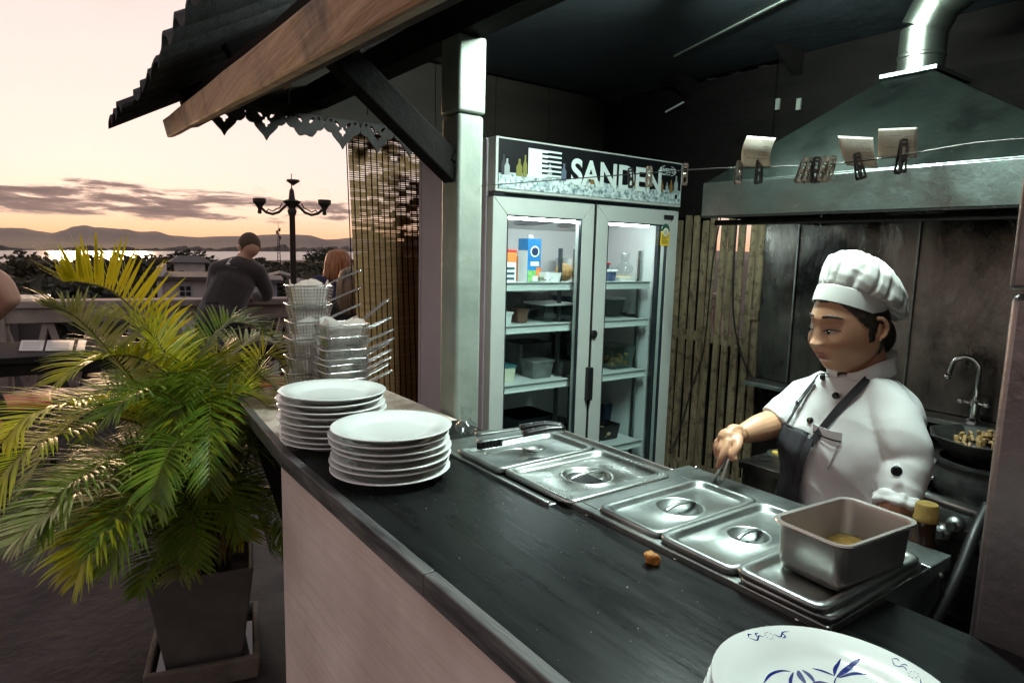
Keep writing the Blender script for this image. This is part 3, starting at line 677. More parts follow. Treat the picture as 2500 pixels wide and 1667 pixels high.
herb = mat('food_herbs', (.03, .05, .02), .8, 0, (.30, .30, .22), 40); tan = mat('food_tan', (.42, .26, .11), .7, 0, (.22, .11, .04), 30); cream = mat('food_cream', (.72, .55, .30), .6, 0, (.6, .4, .2), 20)
navy = mat('tub_navy', (.03, .05, .11), .4); teal = mat('tub_teal', (.05, .16, .19), .4); grey_tub = mat('tub_grey', (.24, .24, .23), .5, 0, (.12, .12, .115), 14)
tub('food_tub', 'shallow white tray of dark greens beside milk carton', 1338, 2.66, S1, .10, .12, .05, white_plastic, None, herb)
cc = fpos(1378, 2.68, S1+.05); m = MB(); m.sphere(cc, .05, 24, 16, (1, 1, .95)); tag(m.build('melon', mat('melon_skin', (.80, .52, .22), .45, 0, (.72, .42, .15), 10), smooth=True), 'round pale orange melon on top fridge shelf', 'fruit')
tub('food_tub', 'red-lidded tub behind the mullion on top shelf', 1447, 2.82, S1, .17, .12, .09, navy, redp)
tub('food_tub', 'navy tub with white rim on top right shelf', 1482, 2.66, S1, .07, .10, .055, navy, white_plastic)
tub('food_tub', 'white tray of pale fried food on top right shelf', 1520, 2.68, S1, .14, .12, .025, white_plastic, None, cream)
def bag(name, label, c, r, h, mt, seed, cat='bag'):
    m = MB(); n = 20; rnd = random.Random(seed); prof = []; rings = []
    for j in range(9):
        u = j/8; rr = r*(math.sin(math.pi*min(1, u*1.45+.12)) if u < .58 else lerp(.42, .62, (u-.58)/.42)*(1 if u < .62 else .9)); rr = max(rr, .12*r)
        rings.append([c+Vector((math.cos(a)*rr*(1+.22*noise.noise(Vector((math.cos(a)*2, math.sin(a)*2, u*4+seed)))), math.sin(a)*rr*(1+.22*noise.noise(Vector((math.cos(a)*2, math.sin(a)*2, u*4+seed+9)))), h*u*(1+.10*noise.noise(Vector((a, u*3, seed)))))) for a in [2*math.pi*k/n for k in range(n)]])
    m.loft(rings, cap=False); return tag(m.build(name, mt, smooth=True), label, cat)
bag('plastic_bag', 'knotted clear plastic bag on white tray, top right shelf', fpos(1525, 2.68, S1+.04), .05, .12, clear_bag, 4)
bag('plastic_bag', 'small clear plastic bag on the second right shelf', fpos(1548, 2.66, S2), .035, .085, clear_bag, 14)
tub('food_tub', 'wide clear tub with pale lid on second left shelf', 1345, 2.70, S2, .20, .2, .085, clear_tub, white_plastic)
tub('food_tub', 'small white tub at left end of second shelf', 1230, 2.66, S2, .06, .1, .05, white_plastic, white_plastic)
tub('food_tub', 'brown tub between white and clear tubs, second shelf', 1268, 2.68, S2, .07, .1, .06, mat('tub_brown', (.14, .07, .05), .5), mat('tub_brown', (.14, .07, .05)))
tub('food_tub', 'large grey bin standing on third left shelf', 1290, 2.85, S3, .22, .2, .16, grey_tub, None)
tub('food_tub', 'grey box at front of third left shelf', 1318, 2.66, S3, .14, .12, .08, grey_tub, grey_tub)
tub('food_tub', 'dark box beside grey box on third left shelf', 1378, 2.68, S3, .11, .14, .075, grey_tub, fr_dark)
tub('food_tub', 'teal-lidded cream tub at left end of third shelf', 1236, 2.66, S3, .09, .1, .07, crm, teal)
tub('food_tub', 'clear tub of tan food on third right shelf', 1505, 2.69, S3, .19, .2, .13, clear_tub, None, tan)
tub('food_tub', 'black low tray on second right shelf', 1546, 2.68, S2, .09, .1, .02, plastic_black)
tub('food_tub', 'black box of golden food on bottom right shelf', 1490, 2.68, S4, .15, .14, .085, plastic_black, None, cream)
tub('food_tub', 'navy bin at the back of bottom right shelf', 1500, 2.90, S4, .24, .18, .15, navy)
for i_, (px_, Y_, S_, sx_, sy_, h_, mt_, ld_, lab_) in enumerate(((1250, 2.92, S1, .10, .10, .13, orange_c, None, 'orange packet at the back left of the top shelf'), (1395, 2.95, S1, .16, .12, .12, white_plastic, None, 'white box at the back of the top left shelf'), (1556, 2.92, S1, .10, .10, .10, white_plastic, redp, 'red-lidded white pot at the back of the top right shelf'),
        (1285, 2.90, S2, .2, .16, .13, grey_tub, grey_tub, 'tall grey tub at the back of the second left shelf'), (1390, 2.92, S2, .14, .14, .11, navy, white_plastic, 'white-lidded navy tub at the back of the second left shelf'), (1490, 2.75, S2, .12, .16, .10, clear_tub, white_plastic, 'clear box with white lid on the second right shelf'), (1520, 2.95, S2, .2, .12, .13, grey_tub, None, 'grey bin at the back of the second right shelf'),
        (1400, 2.90, S3, .2, .16, .17, fr_dark, grey_tub, 'dark bin with grey lid at the back of the third left shelf'), (1545, 2.90, S3, .12, .14, .15, teal, None, 'teal bin at the back of the third right shelf'), (1370, 2.72, S4, .18, .16, .12, grey_tub, fr_dark, 'grey box at the right of the bottom left shelf'), (1240, 2.70, S4, .10, .14, .10, teal, white_plastic, 'white-lidded teal tub on the bottom left shelf'))):
    tub('food_tub', lab_, px_, Y_, S_, sx_, sy_, h_, mt_, ld_)
tub('food_tub', 'dark crate on bottom left shelf', 1290, 2.80, S4, .26, .24, .18, fr_dark)

# ------------------------------------------------------------------ steam table with gastronorm lids
bm = thing('steam_table', 'stainless steam table set along the back of the counter', 'steam table', (1.13, 1.0, 0))
BZ = 1.058
m = MB(); m.box((1.135, .755, .822), (.41, .595, .42)); m.build('near_body', steel_worn, bm, bevel=.004)
for c_, s_ in (((.9295, .7555), (.021, .612)), ((1.306, .7555), (.088, .612)), ((1.101, 1.014), (.320, .095)), ((1.101, .451), (.320, .003))):
    m = MB(); m.box((*c_, BZ-.010), (*s_, .028)); m.build('near_top_strip', steel_worn, bm, bevel=.002)
m = MB(); m.box((.925, .752, BZ-.012), (.006, .606, .03)); m.build('front_lip', steel, bm, bevel=.002)
m = MB(); m.box((1.09, 1.335, .818), (.39, .54, .42)); m.build('far_body', steel_worn, bm, bevel=.004)
for c_, s_ in (((.896, 1.335), (.022, .545)), ((1.262, 1.335), (.048, .545)), ((1.0725, 1.54), (.329, .135)), ((1.0725, 1.277), (.329, .006))):
    m = MB(); m.box((*c_, BZ-.016), (*s_, .020)); m.build('far_top_strip', steel_worn, bm, bevel=.002)
m = MB(); m.box((.882, 1.34, BZ-.010), (.008, .55, .022)); m.build('side_rail', steel, bm, bevel=.002)
m = MB(); m.box((1.289, 1.335, BZ-.006), (.006, .545, .02)); m.build('side_rail', steel, bm, bevel=.002)
m = MB()
for x, y in ((.921, .98), (.921, .5), (.921, .74)): m.sphere((x, y, BZ-.01), .005, 8, 6)
m.sphere((1.36-.02, 1.03, BZ+.006), .005, 8, 6); m.sphere((1.30, .45-.003, BZ-.02), .005, 8, 6); m.build('screw', steel, bm, smooth=True)
m = MB(); m.box((1.42, .62, .77), (.18, .4, .02)); m.build('under_shelf', steel_worn, bm, bevel=.003)

def lid_mesh(hx, hy, rim=.013, dish=.046, n=12):
    m = MB(); R4 = []
    def rr(ix, z, r): R4.append(rpolar(hx-ix, hy-ix, max(.004, r), z))
    rr(.002, -.010, .020); rr(0, -.004, .022); rr(0, .0, .022); rr(.002, .003, .021); rr(.008, .004, .018); rr(rim, .003, .014); rr(rim+.003, .001, .020); rr(rim+.007, -.006, .024); rr(rim+.012, -.008, .022)
    ring = R4[-1]
    c = []
    for p in ring:
        a = math.atan2(p.y, p.x); c.append(a)
    for r_, z in ((dish+.008, -.0075), (dish+.004, -.005), (dish, -.0045), (dish-.003, -.007), (dish-.010, -.015), (dish-.024, -.0185), (.004, -.0195)):
        R4.append([Vector((r_*math.cos(a), r_*math.sin(a), z)) for a in c])
    m.loft(R4, cap=False); return m
def gn_lid(label, cx, cy, z, hx, hy, rot=0., mt=steel, dish=.046, group='gastronorm lids on the steam table'):
    t = thing('pan_lid', label, 'lid', (cx, cy, z), group)
    Mr = Matrix.Translation((cx, cy, z)) @ Matrix.Rotation(R(rot), 4, 'Z')
    m = lid_mesh(hx, hy, dish=dish); m.v = [tuple(Mr @ Vector(v)) for v in m.v]; m.build('lid_plate', mt, t, smooth=True, auto=60)
    m = MB(); pts = [Mr @ Vector(p) for p in ((-dish+.002, .0, -.006), (-dish*.55, 0, -.0005), (0, 0, .001), (dish*.55, 0, -.0005), (dish-.002, 0, -.006))]
    m.tube(bez(pts, 12), .006, 8, flat=.45); m.build('grip', mt, t, smooth=True)
    return t
LZ = BZ+.012
gn_lid('half-size steel lid, brightest, second from the fridge end', 1.075, 1.150, LZ-.006, .166, .130, 0, steel, .062)
gn_lid('steel lid third from the fridge end, beside the bright one', 1.098, .880, LZ, .166, .086, 0, steel_worn, .051)
gn_lid('stained steel lid next to the deep pan, tools-free', 1.092, .706, LZ+.003, .166, .086, -.5, steel_worn, .040)
gn_lid('lower of the two lids under the deep pan', 1.082, .532, LZ+.002, .164, .082, .8, steel_worn, .046)
gn_lid('upper of the two lids, holding the deep pan', 1.078, .536, LZ+.014, .162, .080, -1.0, steel_worn, .046)
gn_lid('steel lid nearest the fridge with tongs and spoon on it', 1.06, 1.375, LZ-.002, .170, .100, 1.2, steel_worn, .02)

# deep pan with brown sauce
pr = [(.974, .598), (1.18, .58), (1.20, .452), (1.005, .465)]
pcx, pcy = sum(p[0] for p in pr)/4, sum(p[1] for p in pr)/4; ang = math.atan2(.58-.598, 1.18-.974); pz = LZ+.010; ph = .082
dp = thing('deep_pan', 'deep rectangular steel pan with brown sauce standing on two lids', 'pan', (pcx, pcy, pz))
Mp = Matrix.Translation((pcx, pcy, pz)) @ Matrix.Rotation(ang, 4, 'Z')
m = MB(); hx, hy = .107, .068
rg = [rrect(0, 0, hx-.020, hy-.020, .012, 0, 8), rrect(0, 0, hx-.011, hy-.011, .018, .004, 8), rrect(0, 0, hx-.008, hy-.008, .022, .016, 8), rrect(0, 0, hx-.005, hy-.005, .022, ph-.004, 8), rrect(0, 0, hx, hy, .024, ph-.003, 8), rrect(0, 0, hx+.003, hy+.003, .026, ph, 8), rrect(0, 0, hx+.002, hy+.002, .026, ph+.003, 8), rrect(0, 0, hx-.005, hy-.005, .022, ph+.002, 8), rrect(0, 0, hx-.0065, hy-.0065, .020, ph-.004, 8), rrect(0, 0, hx-.0095, hy-.0095, .020, .016, 8), rrect(0, 0, hx-.014, hy-.014, .016, .006, 8)]
m.loft([[Mp @ p for p in r_] for r_ in rg]); m.build('pan_shell', mat('pan_steel', (.50, .47, .44), .30, 1., (.38, .36, .34), 5, rough2=.4), dp, smooth=True, auto=60)
m = MB(); m.add([Mp @ p for p in rrect(0, 0, hx-.0095, hy-.0095, .020, .020, 8)], [tuple(range(32))]); m.build('sauce', mat('brown_sauce', (.16, .085, .018), .12, 0, (.30, .19, .06), 26), dp)

# tongs and spoon on the far lid
tg = thing('steel_tongs', 'black-handled serrated tongs lying across the far lid', 'tongs', (1.06, 1.36, LZ))
zt = LZ+.010
tip = at(1165, 1087, Z=zt+.006); hnd = at(1375, 1054, Z=zt+.030)
for s_ in (0, 1):
    o_ = Vector((.010, .022, .012))*s_ + Vector((0, 0, .006*(1-s_)))
    m = MB(); pts = bez([tip+o_*1.6, tip.lerp(hnd, .35)+o_*1.5, tip.lerp(hnd, .75)+o_*1.0+Vector((0, 0, .004)), hnd+Vector((0, 0, .004))], 16)
    m.tube(pts, [.015]*4+[.011]*13, 8, flat=.35); m.build('arm', steel_worn, tg, smooth=True)
    m = MB(); pts = bez([tip.lerp(hnd, .52)+o_*1.4+Vector((0, 0, .004)), tip.lerp(hnd, .8)+o_*1.1+Vector((0, 0, .009)), hnd+o_*.5+Vector((0, 0, .008))], 10); m.tube(pts, .015, 8, flat=.6); m.build('handle_grip', plastic_black, tg, smooth=True)
    m = MB()
    for k in range(3): m.sphere(pts[2+3*k]+Vector((-.003, -.006, .008)), .0025, 6, 5)
    m.build('rivet', steel, tg, smooth=True)
m = MB()
for k in range(6): m.box(tip+(hnd-tip)*(.02+.045*k)+Vector((-.004, -.010, .002)), (.011, .012, .018), Matrix.Rotation(.5, 3, 'Z'))
m.build('serration', plastic_black, tg)
sp = thing('serving_spoon', 'steel serving spoon beside the tongs on the far lid', 'spoon', (1.05, 1.32, LZ))
bc = at(1305, 1096, Z=LZ+.008); bt = at(1185, 1108, Z=LZ+.004)
m = MB(); d = (bt-bc); an = math.atan2(d.y, d.x); Ms = Matrix.Rotation(an, 3, 'Z')
m.lathe([(.001, -.008), (.012, -.006), (.020, .0), (.023, .006), (.021, .006), (.012, -.003), (.001, -.005)], 20, bc, Ms @ Matrix.Diagonal((1.5, 1, 1)).to_3x3()); m.build('bowl', steel, sp, smooth=True)
m = MB(); m.tube(bez([bc+d*.24+Vector((0, 0, .004)), bc+d*.5+Vector((0, 0, .007)), bt], 10), [.006]*4+[.005]*7, 8, flat=.4); m.build('stem', steel, sp, smooth=True)
# bits on the counter
m = MB(); c = at(1591, 1362, Z=CT+.010); m.sphere(c, .0125, 18, 14, (1, 1, 1)); m.v = [tuple(Vector(v)+(Vector(v)-c)*.8*noise.noise((Vector(v)-c)*70+Vector((3, 1, 2)))) for v in m.v]
tag(m.build('food_scrap', mat('scrap_orange', (.55, .27, .06), .55, 0, (.35, .13, .02), 60, bump=.3), smooth=True), 'small orange food scrap lying on the black counter', 'food')
m = MB(); rnd = random.Random(77)
for k in range(80):
    c = Vector((rnd.uniform(.54, .87), rnd.uniform(.45, 1.7), CT+.0007)); s_ = rnd.uniform(.0003, .0009)*(1 if rnd.random() < .9 else 2); m.box(c, (s_*2, s_*1.4, s_), Matrix.Rotation(rnd.random()*3, 3, 'Z'))
struct(m.build('crumbs', mat('crumb_pale', (.45, .40, .32), .7)), 'stuff')
bag('plastic_bag', 'crumpled clear bag standing beside the far plate stack', at(1150, 1065, Z=CT)+Vector((0, .03, 0)), .034, .085, clear_bag, 21)
# bottle with yellow cap behind the steam table
bp = at(2262, 1250, D=1.46)
bt_ = thing('sauce_bottle', 'dark sauce bottle with yellow screw cap behind the deep pan', 'bottle', (bp.x, bp.y, .78))
m = MB(); z0 = .781; H = bp.z-.012-z0; m.lathe([(.001, z0), (.034, z0), (.036, z0+.01), (.036, z0+H*.55), (.030, z0+H*.70), (.019, z0+H*.88), (.018, z0+H), (.001, z0+H)], 24, (bp.x, bp.y, 0)); m.build('bottle_body', mat('bottle_brown', (.05, .025, .012), .12, coat=.5), bt_, smooth=True, auto=50)
m = MB(); zc = z0+H; prof = [(.001, zc+.03), (.018, zc+.03), (.020, zc+.027), (.0205, zc+.004), (.022, zc+.002), (.022, zc-.004), (.018, zc-.004)]; m.lathe(prof, 40, (bp.x, bp.y, 0)); m.build('cap', mat('cap_yellow', (.30, .20, .05), .5, 0, (.22, .14, .03), 60), bt_, smooth=True, auto=40)
# hose in the right corner
cable('black rubber hose curving down between steam table and right post', [at(x, y, D=d) for x, y, d in ((2412, 1235, 1.55), (2380, 1300, 1.48), (2345, 1390, 1.42), (2310, 1460, 1.38), (2270, 1530, 1.34), (2225, 1590, 1.30))], .011, name='rubber_hose')
# ------------------------------------------------------------------ plates
ceramic = mat('white_ceramic', (.74, .76, .73), .10, 0, (.70, .725, .70), 5, coat=.6)
def plate_mesh(R0, name):
    m = MB(); k = R0/.15
    prof = [(.001, .0035), (.085*k, .0035), (.092*k, .001), (.096*k, .001), (.100*k, .005), (.118*k, .012), (.147*k, .0205), (.150*k, .0225), (.1495*k, .0245), (.147*k, .0250), (.118*k, .0175), (.104*k, .0125), (.095*k, .0090), (.085*k, .0078), (.001, .0075)]
    m.lathe(prof, 72); o = m.build(name, ceramic, smooth=True); me = o.data; bpy.data.objects.remove(o); return me
pm = plate_mesh(.147, 'plate')
words = ['topmost', 'second', 'third', 'fourth', 'fifth', 'sixth', 'seventh', 'eighth', 'ninth', 'tenth', 'eleventh']
def stack(cx, cy, z, n, step, where, grp, seed, me=pm, jit=.006):
    rnd = random.Random(seed); out = []
    for i in range(n):
        o = bpy.data.objects.new('plate', me); COL.objects.link(o); k = n-1-i
        o.location = (cx+rnd.uniform(-jit, jit), cy+rnd.uniform(-jit, jit), z+i*step+.0005); o.rotation_euler = (R(rnd.uniform(-.5, .5)), R(rnd.uniform(-.5, .5)), rnd.random()*6)
        tag(o, (('topmost white plate of the ' if k == 0 else 'bottom white plate of the ' if i == 0 else words[k]+' white plate from the top of the ')+where), 'plate', grp); out.append(o)
    return out
stack(.655, 1.755, CT, 9, .0165, 'far stack beside the baskets', 'plates in the far stack', 2)
stack(.685, 1.440, CT, 7, .0168, 'near stack behind the lids', 'plates in the near stack', 4)
# patterned plates in the foreground
pcx_, pcy_ = .715, .335
pm2 = plate_mesh(.138, 'patterned_plate')
blue_ink = mat('plate_blue_ink', (.012, .020, .16), .12, coat=.6); pale_ink = mat('plate_pale_blue_ink', (.30, .55, .66), .12, coat=.6)
fn = 3; step = .017
for i in range(fn):
    zb = CT+i*step; k = fn-1-i
    t = thing('patterned_plate', ('top' if k == 0 else 'middle' if k == 1 else 'bottom')+' plate of the blue bamboo pattern stack in the foreground', 'plate', (pcx_, pcy_, zb), 'blue patterned plates')
    dx, dy = ((0, 0), (-.004, .003), (-.008, .006))[k]
    o = bpy.data.objects.new('plate_body', pm2); COL.objects.link(o); o.location = (pcx_+dx, pcy_+dy, zb+.0005); par(o, t)
    m = MB(); rr = .138; m.lathe([(rr*.80, .0105), (rr*.955, .0182), (rr*.965, .0187), (rr*.965, .0180), (rr*.80, .0098)], 60, (pcx_+dx, pcy_+dy, zb)); 
    m.v = [(v[0], v[1], v[2]-.0008) for v in m.v]; m.build('blue_underside_band', blue_ink, t, smooth=True)
    if k: continue
    kk = .138/.15
    def surf(r):   # upper face height of the plate
        prof = [(0, .0075), (.085*kk, .0078), (.095*kk, .0090), (.104*kk, .0125), (.118*kk, .0175), (.147*kk, .0250), (.16, .026)]
        for (a, za), (b_, zb_) in zip(prof, prof[1:]):
            if r <= b_: return lerp(za, zb_, (r-a)/(b_-a))
        return .026
    ex = (CR - Vector((0, 0, CR.z))).normalized(); ey = Vector((-ex.y, ex.x, 0))
    def onp(u, v, lift=.0005):      # u right, v away, in plate metres
        p = ex*u+ey*v; return Vector((pcx_+p.x, pcy_+p.y, zb+surf(p.length)+lift))
    def leaf(pts, w, mt, nm, lift=.0007):
        n = 14; c = bez([Vector((a, b_, 0)) for a, b_ in pts], n); vs = []; fs = []
        for i_, p in enumerate(c):
            d = (c[min(n, i_+1)]-c[max(0, i_-1)]).normalized(); s = Vector((-d.y, d.x, 0)); ww = w*max(.03, math.sin(math.pi*min(1, (i_/n)*.92+.04))**.8)
            vs += [onp((p+s*ww).x, (p+s*ww).y, lift), onp((p-s*ww).x, (p-s*ww).y, lift)]
        for i_ in range(n): fs.append((2*i_, 2*i_+1, 2*i_+3, 2*i_+2))
        m = MB(); m.add(vs, fs); m.build(nm, mt, t)
    # pixel-measured bamboo spray, expressed in plate coordinates
    def pl(x, y):
        p = at(x, y, Z=zb+.009)-Vector((pcx_, pcy_, 0)); return (p.dot(ex), p.dot(ey))
    def P_(x, y): return pl(1660+x/3.2667, 1480+y/3.2667)
    for pts, w in ((((668, 605), (720, 540), (800, 508), (880, 512)), .0022), (((885, 640), (882, 580), (905, 518)), .0020), (((945, 505), (960, 550), (1005, 612)), .0038), (((975, 500), (1030, 540), (1080, 605)), .0030),
                   (((1055, 488), (1140, 510), (1235, 548)), .0022), (((1232, 545), (1240, 490), (1280, 440)), .0024), (((1250, 560), (1330, 500), (1440, 455)), .0034), (((1265, 565), (1380, 532), (1498, 545)), .0024), (((1250, 555), (1235, 590), (1228, 640)), .0008),
                   (((1010, 640), (1100, 598), (1190, 606)), .0020), (((960, 660), (900, 700), (850, 780)), .0026), (((1100, 680), (1180, 700), (1260, 760)), .003)):
        leaf([P_(*p) for p in pts], w, blue_ink, 'bamboo_leaf')
    for quad in (((885, 470), (955, 460), (985, 500), (920, 530)), ((1095, 560), (1165, 550), (1200, 600), (1100, 605)), ((1000, 560), (1040, 575), (1075, 620), (1010, 620))):
        m = MB(); m.add([onp(*P_(*q), .0004) for q in quad], [(0, 1, 2, 3)]); m.build('bamboo_cane', pale_ink, t)
    # four scroll sprigs on the rim
    for a0 in (105, 20, 195, 285):
        for j, (da, pts) in enumerate(((0, [(-.030, .004), (-.022, -.003), (-.014, .002), (-.008, -.001)]), (0, [(.008, .001), (.015, -.004), (.022, .003), (.031, .004)]), (0, [(-.030, .004), (-.026, .008), (-.022, .006)]), (0, [(.020, .003), (.022, -.004), (.016, -.006)]), (0, [(-.018, .001), (-.016, .006), (-.012, .006)]))):
            rr = .122; q = []
            for s_, w_ in pts: a = R(a0)-s_/rr; q.append(((rr+w_)*math.cos(a), (rr+w_)*math.sin(a)))
            leaf(q, .0010, blue_ink, 'rim_scroll')
        m = MB()
        for k_ in range(8):
            a = R(a0); b_ = k_*math.pi/4; c_ = onp(.122*math.cos(a)+.0052*math.cos(b_), .122*math.sin(a)+.0052*math.sin(b_), .0006); m.add([c_+ex*.0011*math.cos(q*math.pi/3)+ey*.0011*math.sin(q*math.pi/3) for q in range(6)], [(0, 1, 2, 3, 4, 5)])
        m.build('rim_flower', blue_ink, t)

# ------------------------------------------------------------------ fry baskets
chrome = mat('chrome_wire', (.70, .70, .68), .18, 1.); paper = mat('greaseproof_paper', (.84, .79, .74), .7, 0, (.76, .70, .65), 9, transl=.3)
def basket(label, c, sx, sy, h, step, wr, hl, rot, grp, hz_=.05, paperseed=None):
    t = thing('fry_basket', label, 'basket', c, grp); Mr = Matrix.Translation(Vector(c)) @ Matrix.Rotation(R(rot), 4, 'Z'); tp = .80
    m = MB()
    def pt(u, v, w):   # u,v in -1..1, w 0..1 height
        k = lerp(tp, 1, w); return Mr @ Vector((u*sx/2*k, v*sy/2*k, w*h))
    n = max(2, int(sx/step)); q = max(2, int(sy/step)); hh = max(2, int(h/step))
    for i in range(n+1):
        u = -1+2*i/n
        m.bar(pt(u, -1, 1), pt(u, -1, 0), wr, wr); m.bar(pt(u, 1, 1), pt(u, 1, 0), wr, wr); m.bar(pt(u, -1, 0), pt(u, 1, 0), wr, wr)
    for i in range(q+1):
        v = -1+2*i/q
        m.bar(pt(-1, v, 1), pt(-1, v, 0), wr, wr); m.bar(pt(1, v, 1), pt(1, v, 0), wr, wr); m.bar(pt(-1, v, 0), pt(1, v, 0), wr, wr)
    for j in range(1, hh):
        w = j/hh; P4 = [pt(-1, -1, w), pt(1, -1, w), pt(1, 1, w), pt(-1, 1, w)]
        for a_, b_ in zip(P4, P4[1:]+P4[:1]): m.bar(a_, b_, wr, wr)
    struct(m.build('wire_mesh', chrome, t), 'stuff')
    m = MB(); ring = [Mr @ p for p in rrect(0, 0, sx/2+.002, sy/2+.002, .015, h, 5)]; m.tube(ring+[ring[0]], .0028, 6); m.build('rim_wire', chrome, t, smooth=True)
    m = MB(); e = Vector((sx/2, 0, h)); g = .010
    pts = [e+Vector((0, -g, 0)), e+Vector((.008, -g, .012)), e+Vector((hl*.5, -g, hz_*.62)), e+Vector((hl*.92, -g*.8, hz_)), e+Vector((hl, 0, hz_*1.05)), e+Vector((hl*.92, g*.8, hz_)), e+Vector((hl*.5, g, hz_*.62)), e+Vector((.008, g, .012)), e+Vector((0, g, 0))]
    m.tube([Mr @ p for p in bez(pts, 28)], .0026, 6); m.build('handle', chrome, t, smooth=True)
    return t, Mr
def liner(label, Mr, sx, sy, h, seed, grp):
    m = MB(); n = 24; rnd = random.Random(seed); rings = []
    for j in range(6):
        u = j/5; ring = []
        for k in range(n):
            a = 2*math.pi*k/n; sq = 1/max(abs(math.cos(a)), abs(math.sin(a))); sq = min(sq, 1.32)
            top = 1 + (.34*abs(math.sin(2*a+seed))**2*(1 if j == 5 else .0))
            rr = lerp(.36, .465, u)*sq*(1+.05*noise.noise(Vector((math.cos(a)*3, math.sin(a)*3, seed+u))))
            ring.append(Mr @ Vector((rr*sx*math.cos(a), rr*sy*math.sin(a), .004+h*.92*u*top)))
        rings.append(ring)
    m.loft(rings, cap=False); m.add(rings[0], [tuple(range(n))]); return tag(m.build('paper_liner', paper, smooth=False), label, 'paper', grp)
# far stack, coarse square mesh with paper in each
order = ['topmost', 'second', 'third', 'fourth', 'fifth', 'sixth', 'seventh', 'eighth', 'ninth', 'tenth']
gA = 'coarse wire baskets in the tall stack'; z = CT; rnd = random.Random(8)
zs = []
ytop = (690, 742, 780, 820, 860, 900)
NA = 6
for i in range(NA):
    k = NA-1-i; cx, cy = .80+rnd.uniform(-.006, .006)-.012*(k > 2), 2.36+rnd.uniform(-.006, .006)
    zr = [at(740, y, Y=2.36).z for y in (697, 742, 784, 824, 868, 905)][k]
    h = .085 if k == 0 else .072
    t, Mr = basket(order[k]+' coarse wire basket with paper in the tall back stack', (cx, cy, zr-h), .15, .12, h, .0115, .0013, .12, rnd.uniform(-10, 2), gA, .055)
    liner('paper liner in the '+order[k]+' coarse basket of the back stack', Mr, .135, .105, h, i*1.7, 'paper liners in the coarse baskets')
# near stack, fine mesh
gB = 'fine wire baskets in the near stack'
NB = 9
for i in range(NB):
    k = NB-1-i; cx, cy = .838+rnd.uniform(-.004, .004), 2.16+rnd.uniform(-.004, .004)
    zr = [at(800, y, Y=2.16).z for y in (790, 820, 850, 872, 886, 904, 922, 940, 956)][k]; h = .075
    t, Mr = basket(order[k]+' fine mesh basket from the top of the near basket stack', (cx, cy, max(CT+.001, zr-h)), .155, .125, min(h, zr-CT-.002), .0062, .0010, .115 if k else .10, rnd.uniform(-5, 5), gB, .052 if k else .075)
    if k in (0, 2, 3, 5): liner('paper liner in the '+order[k]+' fine mesh basket', Mr, .14, .11, min(h, zr-CT-.002), i*2.3+1, 'paper liners in the fine baskets')

# ------------------------------------------------------------------ order line with clips and slips
WX = 1.25
def wp(px, py): return at(px, py, X=WX)
wpts = [at(1124, 414, Y=1.845), wp(1660, 417), wp(1830, 410), wp(2000, 403), wp(2130, 390), wp(2240, 373), wp(2380, 350), wp(2520, 338)]
wpts[0] = Vector((1.20, 1.843, wpts[1].z+.012))
m = MB(); m.tube(bez(wpts, 60), .0014, 6); tag(m.build('order_wire', mat('wire_dark', (.10, .095, .085), .4, .8), smooth=True), 'thin wire strung across the kitchen from the left post', 'wire')
clipm = mat('clip_chrome', (.62, .58, .50), .22, 1., (.35, .30, .22), 30, rough2=.4); clipd = mat('clip_dark', (.10, .095, .09), .3, 1.)
def wire_at(px):
    best = None
    for p in bez(wpts, 400):
        v = p-CAM; zc = v.dot(_fw); x = PW/2+PF*v.dot(CR)/zc
        if best is None or abs(x-px) < best[0]: best = (abs(x-px), p)
    return best[1]
def clip(px, label, dark=False, tilt=0., spin=0., L_=.046, grp='steel clips on the order wire', up=.014):
    p = wire_at(px); t = thing('wire_clip', label, 'clip', p, grp)
    Mr = Matrix.Translation(p) @ Matrix.Rotation(R(-42+spin), 4, 'Z') @ Matrix.Rotation(R(tilt), 4, 'Y')
    mt = clipd if dark else clipm
    for s_ in (-1, 1):
        m = MB(); w = .0125
        # each jaw: a plate with a long slot, made of rails, hinged above the wire
        top = Vector((0, s_*.0012, up)); bot = Vector((0, s_*.0095, -(L_-up)))
        for sx in (-1, 1): m.bar(Mr @ (top+Vector((sx*w*.40, 0, 0))), Mr @ (bot+Vector((sx*w*.40, 0, 0))), .0036, .0014, Mr.to_3x3() @ Vector((0, 1, 0)))
        for f in (0, .14, .52, .60, .96, 1.0): q = top.lerp(bot, f); m.bar(Mr @ (q+Vector((-w*.42, 0, 0))), Mr @ (q+Vector((w*.42, 0, 0))), .004, .0013, Mr.to_3x3() @ Vector((0, 1, 0)))
        m.build('jaw', mt, t)
    m = MB(); m.tube([Mr @ Vector((-.004, 0, -.010)), Mr @ Vector((.004, 0, -.010))], .0035, 8); m.build('spring', mt, t)
for px, lab, kw in ((1540, 'dark clip hanging in front of the letter D', dict(dark=True, tilt=-4)), (1582, 'coppery clip hanging in front of the letter N', dict(spin=10)), (1670, 'bright clip hanging just right of the fridge sign', dict(spin=-8)),
                    (1805, 'clip left of the first order slip', dict(tilt=3)), (1852, 'clip holding the first order slip', dict(dark=True)), (1963, 'first of five clips bunched together', dict(tilt=14)), (1978, 'second of five clips bunched together', dict(tilt=12, spin=4)),
                    (1994, 'third of five clips, darkest in the bunch', dict(tilt=2, spin=-6, dark=True)), (2011, 'fourth of five clips bunched together', dict(tilt=14)), (2030, 'last of five clips bunched together', dict(tilt=13, spin=5)),
                    (2095, 'dark clip holding the tilted middle slip', dict(dark=True, tilt=-14)), (2202, 'dark tall clip holding the third slip', dict(dark=True, tilt=2, L_=.056, up=.026))):
    clip(px, lab, **kw)
